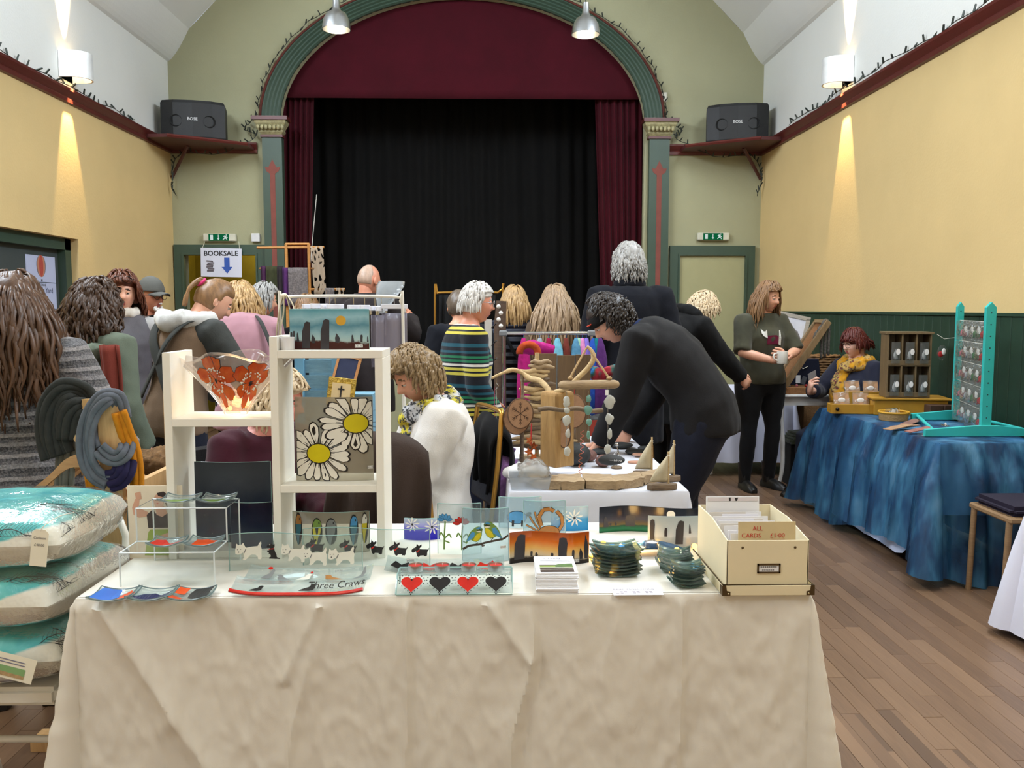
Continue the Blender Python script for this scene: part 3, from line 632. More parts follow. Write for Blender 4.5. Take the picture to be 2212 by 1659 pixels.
# ================================================================ THE CROWD
def knit(name,a,b=None,sc=120,rough=.9):
 if name in _MC:return _MC[name]
 t=NT(name);vec=t.coord('Object');n=t.noise(vec,7,4);w=t.n('TexWave',Vector=vec,Scale=sc,Distortion=1.5,bands_direction='Z').outputs[1]
 a_=lin(a);b_=lin(b)if b else tuple(x*.82 for x in a_)
 _MC[name]=t.out(t.pbr(t.ramp(n,[(.3,b_),(.7,a_)]),rough,0,t.bump(w,.12,.003),Sheen_Weight=.15,Specular_IOR_Level=.2));return _MC[name]
def stripes(name,stops,per,off=0.0,axis=2,rough=.9,warp=.006):
 if name in _MC:return _MC[name]
 t=NT(name);vec=t.coord('Object');sep=t.n('SeparateXYZ',Vector=vec);z=t.math('ADD',sep.outputs[axis],t.math('MULTIPLY',t.noise(vec,5,2),warp));f=t.math('FRACT',t.math('DIVIDE',t.math('ADD',z,off),per))
 col=t.ramp(f,[(p,lin(c))for p,c in stops],'CONSTANT')
 _MC[name]=t.out(t.pbr(col,rough,0,t.bump(t.noise(vec,160,2),.2,.003),Sheen_Weight=.15,Specular_IOR_Level=.2));return _MC[name]
def denim(name,c):return cloth_mat(name,c,.85,.12,14)
DEN=denim('dark_denim',(30,34,48));BLKT=denim('black_trouser_cloth',(18,18,20));SHOE=mat('black_leather',(22,20,19),.4);NAVY=cloth_mat('navy_wool',(16,18,26));BLKW=cloth_mat('black_wool',(17,17,18));GLM=mat('dark_glasses_frame',(40,26,22),.3);WIRE=mat('steel_wire',(150,150,150),.3,1)
HB=hairmat('brown_hair',(38,24,16),(92,62,40));HD=hairmat('dark_brown_hair',(26,18,13),(78,54,38));HBL=hairmat('blonde_hair',(110,80,48),(196,160,108));HLB=hairmat('light_brown_hair',(82,58,38),(150,112,74));HG=hairmat('grey_hair',(84,82,80),(176,174,170));HW=hairmat('white_hair',(168,164,160),(226,222,216));HA=hairmat('auburn_hair',(48,20,12),(112,60,36));HR=hairmat('dark_red_hair',(50,14,12),(98,34,24));HCB=hairmat('pale_blonde_hair',(176,152,118),(222,200,166));HC=hairmat('ash_brown_curls',(74,56,38),(160,134,96))
# 1 long-haired woman in a banded knit, close on the left
p=Person('woman at the left edge seen from behind with long brown hair and grey banded knit',(30,668),3.15,.25,fat=1.3,wr={'R':(.34,.22,.98),'L':(-.3,.2,.95)})
t=NT('grey_banded_knit');vec=t.coord('Object');sep=t.n('SeparateXYZ',Vector=vec);fz=t.math('FRACT',t.math('DIVIDE',t.math('ADD',sep.outputs[2],t.math('MULTIPLY',t.noise(vec,4,2),.03)),.082))
br=t.n('TexBrick',Vector=t.coord('Object',(1,1,1)),Scale=46).outputs[1];bandc=t.ramp(fz,[(0,lin((40,40,44))),(.22,lin((126,124,126))),(.42,lin((88,86,90))),(.55,lin((54,54,58))),(.68,lin((142,138,138))),(.86,lin((70,70,74)))],'CONSTANT')
KN=t.out(t.pbr(t.mix(.3,bandc,t.ramp(t.noise(vec,140,2),[(.4,lin((44,44,48))),(.6,lin((150,146,146)))])),.95,0,t.bump(t.noise(vec,120,2),.7,.008),Sheen_Weight=.2))
p.top(KN,'knitted_cardigan',off=.05,hem=.55,amp=.012,sc=9,cuff=.02,flare=.04);p.trousers(DEN);p.shoes(SHOE);p.cap(HB,.03,back=.03);p.locks(HB,330,.42,.016,wave=.014,seed=3,spread=1.45)
# 2 woman in a hooded grey-green parka
p=Person('woman seen from behind in a grey-green hooded parka with wavy brown hair',(208,662),4.0,-.35,head=(-12,0,0),fat=1.1)
PK=cloth_mat('grey_green_parka',(98,108,94),.8,.1,6);p.top(PK,'parka',off=.038,hem=.42,amp=.013,sc=8,flare=.05,cuff=.01);p.trousers(DEN);p.shoes(SHOE)
n,nm=p.F['nek'];mb=MB();mb.tube([n+nm@V((cos(a)*.165,sin(a)*.12-.05,-.065+.02*sin(a)-.03*abs(cos(a))))for a in[i*2*PI/16 for i in range(17)]],.046,10);mb.tube([n+nm@V(q)for q in((-.15,-.14,-.09),(-.08,-.20,-.13),(0,-.225,-.16),(.08,-.20,-.13),(.15,-.14,-.09))],[.045,.06,.07,.06,.045],10);p.add(ruffle(fuse(mb,.014,2),.014,20,2),'hood',PK)
p.cap(HD,.024,back=.02);p.locks(HD,240,.25,.014,wave=.022,seed=5,curl=.06)
RUST=cloth_mat('rust_scarf_wool',(112,50,40),.95);c,m=p.fr(1.38);mb=MB();mb.grid(lambda u,v:c+m@V((.19+.10*u+.03*sin(v*5),-.10-.055*sin(u*PI)-.02*sin(u*14)-.06*v,.03-.86*v)),14,24,.012);p.add(mb,'rust_scarf',RUST)
# 3 auburn-haired woman facing us
p=Person('auburn-haired woman facing the camera in a grey gilet with glasses on her head',(264,634),5.3,PI+.3,head=(8,4,0),skinm=SK,brow=(60,34,24))
p.top(cloth_mat('pale_grey_knit',(176,176,178)),'jumper',off=.014);p.top(cloth_mat('grey_gilet',(94,92,98),.7),'gilet',off=.026,hem=.86,arms='',amp=.01);n,nm=p.F['nek']
mb=MB();mb.tube([n+nm@V((cos(a)*.08,sin(a)*.07+.01,.0))for a in[i*2*PI/16 for i in range(17)]],.028,8,flat=1.3);p.add(ruffle(fuse(mb,.01,1),.008,30),'fleece_collar',cloth_mat('cream_fleece',(214,208,198)))
p.trousers(DEN);p.shoes(SHOE);p.cap(HA,.026,line=.48,side=.42,low=-.5);p.locks(HA,170,.17,.013,wave=.006,seed=8,region=lambda d:(d.z>.5 if d.y>.3 else d.z>-.35+.8*max(0,d.y)),shoulder=False);p.glasses(GLM,up=.085,y=.096)
# 4 man in a cap
p=Person('man in a grey baseball cap with a white goatee and a black top',(326,640),6.0,-PI/2-.40,fem=False,fat=1.15,head=(-6,4,0),skinm=SKR,brow=(130,120,110));p.top(cloth_mat('black_tee_cotton',(20,20,22)),'t_shirt',off=.014,sleeve=.2);p.trousers(DEN);p.shoes(SHOE)
p.cap(HG,.006,line=.6,low=-.3);CAPM=cloth_mat('grey_cap_twill',(88,88,84));mb=MB();rings=[]
for i in range(11):
 z=.18+.82*i/10;r=math.sqrt(max(0.002,1-z*z));rings.append([p.M@(head_pt((cos(a)*r,sin(a)*r,z))*1.04+V((0,0,.012)))+p.M.to_3x3()@(V((cos(a)*r,sin(a)*r,z))*.014)for a in[k*2*PI/32 for k in range(32)]])
mb.loft(rings);mb.grid(lambda u,v:p.M@V(((u-.5)*.15*(1-.35*v*v),.088+.085*v-.12*(u-.5)**2,.042-.012*v-.10*(u-.5)**2)),10,6,.004);p.add(mb,'baseball_cap',CAPM)
p.glasses(GLM);mb=MB();[mb.ball(p.M@V((x,y,z)),r,8,6)for x,y,z,r in((0,.088,-.098,(.026,.018,.024)),(-.026,.078,-.085,(.014,.014,.022)),(.026,.078,-.085,(.014,.014,.022)),(0,.098,-.046,(.026,.008,.007)))];p.add(ruffle(fuse(mb,.006,1),.006,90),'goatee',HW)
# 5 ponytail, cream hood, dark straps
p=Person('woman with a pink-banded ponytail and cream fleece hood looking down',(462,650),4.5,-.62,lean=(8,14,22),head=(-22,34,0),wr={'R':(.3,.40,.98),'L':(-.25,.42,1.0)},brow=(60,40,28))
TN=cloth_mat('taupe_softshell',(124,102,82),.8,.08,5);TD=cloth_mat('charcoal_sleeve',(60,62,60));p.top(TN,'jacket',off=.03,hem=.84,amp=.009,arms='')
for sd in 'LR':mb=MB();p.arm(mb,sd,.03);p.add(ruffle(fuse(mb,.015,2),.008,14),'sleeve',TD)
p.trousers(DEN);p.shoes(SHOE);n,nm=p.F['nek'];mb=MB();mb.tube([n+nm@V((cos(a)*.125,sin(a)*.085-.05,-.03+.035*sin(a)))for a in[i*2*PI/18 for i in range(19)]],.046,10);mb.tube([n+nm@V(q)for q in((-.1,-.12,-.05),(0,-.16,-.09),(.1,-.12,-.05))],.055,10);p.add(ruffle(fuse(mb,.013,2),.008,18),'fleece_hood',cloth_mat('cream_fleece_lining',(206,206,204)))
for sd,sg in(('L',-1),('R',1)):
 mb=MB();pts=[p.fr(z)[0]+p.fr(z)[1]@V((sg*x,y,0))for z,x,y in((1.36,.13,.06),(1.43,.125,-.02),(1.40,.12,-.115),(1.28,.06,-.155),(1.15,-.03,-.14),(1.02,-.12,-.125))];mb.tube(smooth_path(pts),.026,8,flat=.25,up=(0,0,1));p.add(mb,'carrier_strap',TD)
p.cap(HLB,.012,line=.55,low=-.5,amp=.004,sc=55);mb=MB();M=p.M
for i in range(26):
 a=RN.uniform(0,6.28);r=RN.uniform(0,.018);mb.tube([M@V(q)for q in smooth_path([(r*cos(a),-.085,.040+r*sin(a)),(r*1.2*cos(a),-.118,.046+r*sin(a)),(r*1.6*cos(a),-.136,.010+r*.6*sin(a)),(r*1.8*cos(a),-.130-r*.5,-.04),(r*1.5*cos(a),-.112,-.09-RN.random()*.02)])],[.010]*10+[.009,.007,.004][:3]+[.009]*4,5)
p.add(mb,'ponytail',HLB,parent=p.hair);mb=MB();mb.lathe([(.021+.009*cos(a),.009*sin(a))for a in[i*2*PI/8 for i in range(9)]],(0,0,0),16);mb.v=[M@(T((0,-.106,.048),0,1.35)@q)for q in mb.v];p.add(mb,'hair_band',mat('pink_elastic',(214,44,112),.6),parent=p.hair)
# 6 pink cardigan and shoulder bag
p=Person('blonde woman bending away in a dusty pink cardigan with a grey shoulder bag',(520,652),5.6,.35,lean=(10,18,30),head=(10,28,0),fat=1.08,wr={'L':(-.2,.45,.98),'R':(.2,.45,.98)});p.top(knit('dusty_pink_knit',(172,128,138)),'cardigan',off=.026,hem=.72,amp=.01,sc=9);p.trousers(BLKT);p.shoes(SHOE);p.cap(HBL,.02,back=.01,low=-.55);p.locks(HBL,170,.2,.013,wave=.01,seed=11,shoulder=False)
BAGM=cloth_mat('grey_canvas_bag',(96,92,90));mb=MB();pts=[p.fr(z)[0]+p.fr(z)[1]@V((x,y,0))for z,x,y in((1.38,.08,.07),(1.44,.06,-.05),(1.34,.09,-.14),(1.15,.15,-.15),(.98,.19,-.12))];mb.tube(smooth_path(pts),.016,6,flat=.35,up=(0,0,1));p.add(mb,'bag_strap',TD);mb=MB();c,m=p.fr(.92);mb.box(c+V((.22,-.10,-.07)),(.10,.32,.26));p.add(mb,'shoulder_bag',BAGM)
# 7 burgundy, grey hair, glasses pushed up
p=Person('grey-haired woman in burgundy with glasses pushed up behind the pink cardigan',(570,648),6.4,-.8,lean=(4,8,14),head=(-10,12,0));p.top(cloth_mat('burgundy_wool',(92,28,48)),'jumper',off=.024,hem=.8);p.trousers(BLKT);p.shoes(SHOE);p.cap(HG,.016,low=-.5,amp=.01);p.locks(HG,110,.09,.012,seed=4,curl=.12,shoulder=False);p.glasses(SHOE,up=.075,y=.09)
# 8 honey-blonde head behind the card rail
p=Person('honey-blonde head showing just behind the white card rail',(664,672),6.6,.1);p.top(NAVY,'coat',off=.028,hem=.6);p.trousers(BLKT);p.shoes(SHOE);p.cap(HBL,.022,low=-.6,back=.01);p.locks(HLB,150,.2,.013,seed=12)
# 9 bald man
p=Person('bald man seen from behind in a dark brown coat holding a plastic bag',(797,606),6.9,-.35,fem=False,fat=1.12,head=(-22,8,0),skinm=SKR,wr={'R':(.24,.30,1.30),'L':(-.25,.2,1.0)},sh=1.08);p.top(cloth_mat('dark_brown_coat',(42,36,36)),'coat',off=.032,hem=.6,amp=.01);p.trousers(BLKT);p.shoes(SHOE);p.cap(hairmat('stubble_hair',(150,126,108),(190,160,140)),.0025,line=.9,low=-.35,amp=.001,side=-.1,name='cropped_hair')
n,nm=p.F['nek'];mb=MB();mb.tube([n+nm@V((cos(a)*.075,sin(a)*.068-.0,-.005))for a in[i*2*PI/16 for i in range(17)]],.02,8,flat=1.6);p.add(fuse(mb,.01,1),'collar',cloth_mat('dark_brown_coat',(42,36,36)))
PW=V(at(838,632,6.62));mb=MB();rg=[]
for i,(z,w)in enumerate(((-.16,.02),(-.10,.05),(-.02,.085),(.05,.10),(.085,.095))):rg.append([PW+V((cos(a)*w*(1+.2*nz((cos(a)*2,sin(a)*2,z*9)))+z*.35,sin(a)*w*.5,z+.012*nz((a,z*20,1))))for a in[k*2*PI/20 for k in range(20)]])
mb.loft(rg,cap=False);solo(mb,'plastic_bag',clear('clear_polythene',(225,228,230),.8,.35,.12,bump=.6),"clear plastic bag held up by the bald man",'bag',smooth=2)
# 12 striped jumper
p=Person('white-haired woman in profile with wire glasses and striped green and yellow jumper',(1030,655),4.8,-PI/2+.32,fat=1.16,head=(-14,6,0),lean=(-2,2,8),skinm=SKR,brow=(170,165,160),wr={'R':(.20,.16,.90),'L':(-.2,.2,.95)})
N_,G_,Y_,W_,TE=(20,22,30),(34,110,74),(196,184,74),(206,200,190),(28,78,92);seq=[(0,N_),(.06,TE),(.15,N_),(.24,TE),(.30,N_),(.36,G_),(.42,N_),(.46,G_),(.52,N_),(.56,W_),(.62,N_),(.66,Y_),(.73,N_),(.77,Y_),(.84,N_)]
t=stripes('green_yellow_striped_knit',[(1-b,c)for(a,c),b in list(zip(seq,[q[0]for q in seq[1:]]+[1]))[::-1]],.235,.04);p.top(t,'striped_jumper',off=.024,hem=.83,amp=.007);p.trousers(DEN,.016);p.shoes(SHOE);p.cap(HW,.014,line=.42,low=-.5,amp=.004,side=.22);p.locks(HW,150,.06,.011,seed=6,shoulder=False,lift=.006,region=lambda d:d.z>.45-.1*abs(d.x)if d.y>.25 else d.z>-.15+.5*max(0,d.y));p.glasses(WIRE)
# 13 behind her
p=Person('brown-haired person mostly hidden behind the striped jumper',(990,662),6.1,.3,fem=False);p.top(NAVY,'coat',off=.03,hem=.7);p.trousers(BLKT);p.shoes(SHOE);p.cap(hairmat('grey_brown_hair',(62,52,44),(112,98,84)),.014,low=-.55,amp=.006)
# 14 bob, navy quilted jacket
p=Person('woman seen from behind with a blonde bob and a navy quilted jacket',(1111,656),6.5,-.1);t=NT('navy_quilted_nylon');vec=t.coord('Object');w=t.n('TexWave',Vector=vec,Scale=5.2,Distortion=.6,bands_direction='Z',wave_profile='SIN').outputs[1];p.top(t.out(t.pbr(lin((26,30,46)),.5,0,t.bump(w,.9,.03))),'quilted_jacket',off=.036,hem=.72,amp=.008);p.trousers(BLKT);p.shoes(SHOE);p.cap(HBL,.024,low=-.75,back=.012);p.locks(HBL,170,.20,.013,seed=14,wave=.003)
mb=MB();pts=[p.fr(z)[0]+p.fr(z)[1]@V((x,y,0))for z,x,y in((1.43,-.09,-.02),(1.36,-.07,-.15),(1.2,.02,-.16),(1.0,.16,-.14))];mb.tube(smooth_path(pts),.014,6,flat=.4);p.add(mb,'bag_strap',BLKW)
# 15 long wavy hair
p=Person('woman seen from behind with very long wavy light brown hair in a brown cardigan',(1199,655),6.3,.05);p.top(knit('brown_ribbed_knit',(96,78,62)),'cardigan',off=.026,hem=.75);p.trousers(BLKT);p.shoes(SHOE);p.cap(hairmat('long_wavy_hair',(98,76,56),(176,148,116)),.024,back=.012);p.locks(_MC['long_wavy_hair'],260,.50,.014,seed=15,wave=.016,curl=.04)
# 16 tall man
p=Person('tall grey-haired man seen from behind in a navy wool coat',(1358,570),5.75,.12,fem=False,fat=1.05,sh=1.05);p.top(NAVY,'coat',off=.03,hem=.5,amp=.009);p.trousers(cloth_mat('tan_corduroy',(128,98,62)),.016);p.shoes(SHOE);p.cap(HG,.02,low=-.75,amp=.01,back=.01);p.locks(HG,190,.08,.012,seed=16,wave=.006,shoulder=False);n,nm=p.F['nek'];mb=MB();mb.tube([n+nm@V((cos(a)*.08,sin(a)*.07,-.0))for a in[i*2*PI/16 for i in range(17)]],.022,8,flat=1.5);p.add(fuse(mb,.01,1),'collar',NAVY)
# 17 man bending over the driftwood stall
p=Person('man with a black headband bending over the driftwood stall in a charcoal sweater',(1318,690),4.3,1.22,fem=False,fat=1.25,lean=(20,40,60),head=(20,42,0),wr={'L':(-.16,.40,.76),'R':(.22,.34,.78)},skinm=SK,brow=(40,30,26),sh=1.05)
p.top(cloth_mat('charcoal_fine_knit',(26,25,26)),'sweater',off=.028,hem=.83,amp=.009,sc=8);p.trousers(denim('navy_denim',(24,27,40)),.013,top=.98);p.shoes(SHOE);mb=MB();p.cap(hairmat('dark_curls',(14,11,10),(56,48,44)),.016,low=-.6,amp=.014,sc=26,back=.012);p.locks(_MC['dark_curls'],240,.085,.010,seed=17,curl=.55,shoulder=False,spread=3,region=lambda d:d.z>-.5 and d.y<.05)
BB=cloth_mat('black_headband_jersey',(16,15,15));mb=MB();rings=[]
for zz,k in((.18,1.0),(.3,1.06),(.5,1.06),(.62,1.0)):rings.append([p.M@(head_pt((cos(a)*math.sqrt(1-(zz+dz)**2),sin(a)*math.sqrt(1-(zz+dz)**2),zz+dz))*k+V((cos(a),sin(a),0))*.016)for a in[i*2*PI/32 for i in range(32)]for dz in[-.18*(1-sin(a))*.5]])
mb.loft(rings,cap=False);p.add(mb,'headband',BB);mb=MB();mb.tube([p.M@(head_pt((x,math.sqrt(1-x*x-.16),.40))*1.06+V((x,1,0))*.019)for x in(-.5,-.35,-.15,.05)],.004,5);p.add(mb,'orange_stripe',mat('orange_thread',(196,62,30),.7))
n,nm=p.F['nek'];mb=MB();mb.tube([n+nm@V((cos(a)*.078,sin(a)*.07,-.012))for a in[i*2*PI/16 for i in range(17)]],.017,8,flat=1.5);p.add(fuse(mb,.009,1),'shirt_collar',cloth_mat('navy_shirt',(30,44,84)));mb=MB();mb.loft([p.ring(z,a,f,b)for z,a,f,b in((.84,.185,.135,.145),(.89,.192,.14,.15))]);p.add(ruffle(fuse(mb,.014,1),.006,18),'shirt_tail',_MC['navy_shirt'])
# 18 black coat bending by the door
p=Person('woman with pale curly hair bending over in a black hooded coat by the sage door',(1516,668),6.45,-PI/2+.5,lean=(16,30,46),head=(4,40,0),fat=1.05,wr={'R':(.22,.55,.92),'L':(-.2,.5,.95)});p.top(BLKW,'coat',off=.036,hem=.62,amp=.011,sc=9,flare=.03);n,nm=p.F['nek'];mb=MB();mb.tube([n+nm@V((cos(a)*.12,sin(a)*.08-.05,-.02))for a in[i*2*PI/16 for i in range(17)]],.042,10);p.add(ruffle(fuse(mb,.013,2),.01,20),'hood',BLKW);p.trousers(BLKT);p.shoes(SHOE);p.cap(HCB,.022,low=-.6,amp=.016,sc=26);p.locks(HCB,230,.09,.010,seed=18,curl=.45,shoulder=False,spread=2)
# 19 woman with the mug
p=Person('woman in an olive dog-motif sweater standing with a white mug in her hands',(1659,643),6.75,PI+.30,head=(20,12,0),fat=1.2,wr={'L':(-.03,.30,1.115),'R':(.06,.27,1.085)},pole={'L':(-1,-.2,-.5),'R':(1,-.2,-.5)},hand={'L':dict(d=(.85,.25,.15),up=(-.3,1,0),curl=.55),'R':dict(d=(-.85,.35,-.05),up=(.2,.5,-1),curl=.35)},feet=.115,brow=(96,70,48))
OLV=knit('olive_marl_knit',(74,72,56),(58,58,46));sw=p.top(OLV,'sweater',off=.024,hem=.86,sleeve=.42,amp=.006,cuff=.008);p.trousers(BLKT,.012);p.shoes(SHOE,.14,'ankle_boot');p.cap(HLB,.018,line=.62,side=.42,low=-.55,amp=.003,sc=50);p.locks(HLB,210,.24,.012,seed=19,wave=.003,region=lambda d:(d.z>.62 if d.y>.35 else d.z>-.3+.7*max(0,d.y)))
WH=cloth_mat('white_dog_intarsia',(206,204,196));c,m=p.fr(1.24);PM=lambda poly,mt,nm_:None
def patch(poly,mt,nm_,dy=.004):
 mb=MB();n_=len(poly);pts=[]
 for x,z in poly:
  o=p.fr(1.24+z);y=max([q.y for q in p.topmesh.v if abs(q.x-x)<.02 and abs(q.z-(o[0].z))<.02]or[.15]);pts.append(V((x,y+dy,o[0].z)))
 cc=sum(pts,V())/n_;cc.y+=.003;mb.add(pts+[cc],[(i,(i+1)%n_,n_)for i in range(n_)]);p.add(mb,nm_,mt,False,sw)
patch([(.06,-.03),(.06,.04),(-.02,.045),(-.045,.03),(-.045,-.03)],cloth_mat('plum_intarsia',(104,28,54)),'dog_coat_motif');patch([(.06,.02),(.055,.09),(.072,.075),(.085,.075),(.10,.095),(.105,.06),(.09,.035)],WH,'dog_head_motif',.005);patch([(-.045,-.03),(-.045,.03),(-.06,.085),(-.07,.08),(-.068,.02),(-.07,-.04)],WH,'dog_tail_motif')
MUG=p.W((.035,.335,1.065));mb=MB();mb.lathe([(.0,.004),(.036,0),(.040,.004),(.041,.095),(.038,.095),(.036,.01),(0,.008)],MUG,24);t=thing('mug','white china mug held by the woman in the olive sweater','mug',MUG);CH=mat('white_china',(232,230,222),.2,var=.02);mb.obj('cup',CH,t,True);mb=MB();mb.tube(smooth_path([MUG+V(q)for q in((-.038,-.01,.08),(-.066,-.018,.075),(-.07,-.018,.045),(-.04,-.01,.022))]),.006,6);mb.obj('handle',CH,t,True)
# 20 redhead seated behind the blue stall
p=Person('seated red-haired woman with glasses and a mustard floral scarf looking at a card',(1845,742),6.55,PI-1.15,head=(-2,10,0),sit=True,fat=1.15,skinm=skin('pale_skin',(232,184,162)),brow=(86,40,30),wr={'R':(.10,.42,.86),'L':(-.2,.3,.72)},pole={'R':(.9,-.2,-1)},hand={'R':dict(d=(-.4,.25,1),up=(.4,.9,.1),curl=.55)},legs={'R':((.13,.44,.50),(.14,.42,.08),(.17,.60,.03)),'L':((-.13,.44,.50),(-.16,.40,.08),(-.2,.57,.03))})
p.top(stripes('navy_white_breton_stripe',[(0,(220,218,214)),(.5,(28,30,44))],.026),'breton_top',off=.014,arms='');p.top(knit('navy_cardigan_knit',(34,36,52)),'cardigan',off=.026,hem=.86,sleeve=.8,amp=.008);p.trousers(DEN,.016);p.shoes(SHOE);p.cap(HR,.02,line=.36,side=.40,low=-.35,amp=.003,sc=50);p.locks(HR,130,.10,.012,seed=20,shoulder=False,region=lambda d:d.z>.3 and d.y>-.2 or d.z>.1,lift=.010,face=.035);mb=MB()
for i in range(30):a=RN.uniform(0,6.28);r=RN.uniform(.005,.03);mb.tube([p.M@V(q)for q in((r*.5*cos(a),-.09,-.01+r*.5*sin(a)),(r*cos(a),-.125,.0+r*sin(a)),(r*1.8*cos(a),-.15,-.02+r*1.7*sin(a)),(r*2*cos(a),-.165,-.06+r*1.2*sin(a)))],[.01,.011,.008,.003],5)
p.add(mb,'tied_back_hair',HR,parent=p.hair);p.glasses(GLM)
t=NT('mustard_floral_scarf');vec=t.coord('Object');n1=t.noise(vec,9,2);n2=t.n('TexVoronoi',Vector=vec,Scale=46,feature='F1').outputs[0];fl=t.ramp(n2,[(0,lin((120,40,50))),(.22,lin((120,40,50))),(.28,lin((96,84,52))),(.45,lin((176,142,78)))],'CONSTANT');MUS=t.out(t.pbr(t.mix(t.ramp(n1,[(.46,(0,0,0)),(.52,(1,1,1))]),lin((198,140,20)),fl),.9,0,t.bump(t.noise(vec,60,2),.4,.006)))
c,m=p.fr(1.40);p.scarf(MUS,'floral_scarf',.052,2,[([c+m@V(q)for q in((.03,.10,.0),(.04,.17,-.12),(.05,.18,-.26),(.05,.17,-.40))],[.05,.075,.08,.07])],big=1.05,amp=.014)
CP=p.W(p.J['wrR']+V((-.065,.045,.135)));mb=MB();mb.box(CP,(.085,.0012,.055),rot(.5,.1,-.35));solo(mb,'price_card',mat('grey_card',(150,146,148),.8),'small grey card held by the red-haired woman','card')
# 11 woman in white at the near stall
p=Person('seated woman with ash curls in a white top and yellow patterned scarf',(898,812),3.62,PI/2+.30,lean=(-9,-5,7),head=(12,30,0),sit=True,fat=1.12,brow=(120,96,70),wr={'L':(-.10,.36,.80),'R':(.14,.30,.70)},hand={'L':dict(d=(.3,.8,.5),up=(-.5,-.2,1),curl=.6),'R':dict(d=(-.5,.8,0),up=(0,.2,1),curl=.5)},pole={'R':(1,-.5,-.7)})
p.top(cloth_mat('white_jersey',(226,222,216),.85,.03),'white_top',off=.042,hem=.80,sleeve=.62,amp=.014,sc=9,cuff=.012);p.trousers(BLKT,.02);p.shoes(SHOE);p.cap(HC,.02,line=.5,low=-.55,amp=.016,sc=24,back=.012);p.locks(HC,320,.082,.011,seed=21,curl=.42,shoulder=False,spread=2.2)
t=NT('yellow_grey_print_scarf');vec=t.coord('Object');n1=t.noise(vec,12,2);n2=t.noise(vec,52,3);YS=t.out(t.pbr(t.mix(t.ramp(n2,[(.50,(0,0,0)),(.54,(1,1,1))]),t.ramp(n1,[(.44,lin((196,198,202))),(.52,lin((198,184,52)))]),lin((62,66,72))),.9,0,t.bump(t.noise(vec,70,2),.4,.006)))
c,m=p.fr(1.38);p.scarf(YS,'print_scarf',.046,2,[([c+m@V(q)for q in((-.02,.11,.0),(-.03,.19,-.10),(-.02,.22,-.24),(.0,.20,-.40),(.02,.17,-.52))],[.04,.055,.058,.055,.045])],big=1.02,amp=.014)
mb=MB();q=p.W(p.J['wrL']+V((.03,.10,.06)));mb.tube([q+V((-.05,0,.012)),q+V((.05,0,-.012))],[.003,.004],6);solo(mb,'pen',mat('white_pen',(220,220,224),.4),'thin white pen in the hand of the woman in white','pen')
# 10 maroon jumper seated behind the white shelf
p=Person('woman with pinned fair curls in a maroon jumper seated behind the white shelf',(604,868),3.3,-PI/2-.75,sit=True,lean=(4,12,20),head=(40,12,0),fat=1.2,skinm=skin('pink_skin',(228,152,138)),wr={'L':(-.14,.34,.72),'R':(.15,.36,.72)});p.top(knit('maroon_knit',(66,24,38)),'jumper',off=.03,hem=.8);p.trousers(BLKT);p.shoes(SHOE);p.cap(HCB,.022,amp=.012,sc=26);p.locks(HCB,180,.10,.011,seed=22,curl=.4,shoulder=False,spread=2)
# ================================================================ THE GLASS STALL (near table)
TZ=.74;TA,TB=onz(165,1291,TZ),onz(1757,1287,TZ);TX0,TX1,TY0,TY1=TA.x,TB.x,TA.y,2.80
# trestle table under the cloth
t=thing('trestle_table','folding table under the cream cloth of the glass stall','table',((TX0+TX1)/2,(TY0+TY1)/2,0));mb=MB();mb.bx((TX0+.012,TY0+.012,TZ-.035),(TX1-.012,TY1-.012,TZ-.008));mb.obj('tabletop',mat('table_laminate',(150,130,104),.5),t,bev=.004)
for x in(TX0+.15,TX1-.15):
 for y in(TY0+.08,TY1-.08):mb=MB();mb.tube([(x,y,.0),(x,y,TZ-.035)],.014,8);mb.obj('leg',mat('grey_steel_tube',(120,122,124),.35,1),t,True)
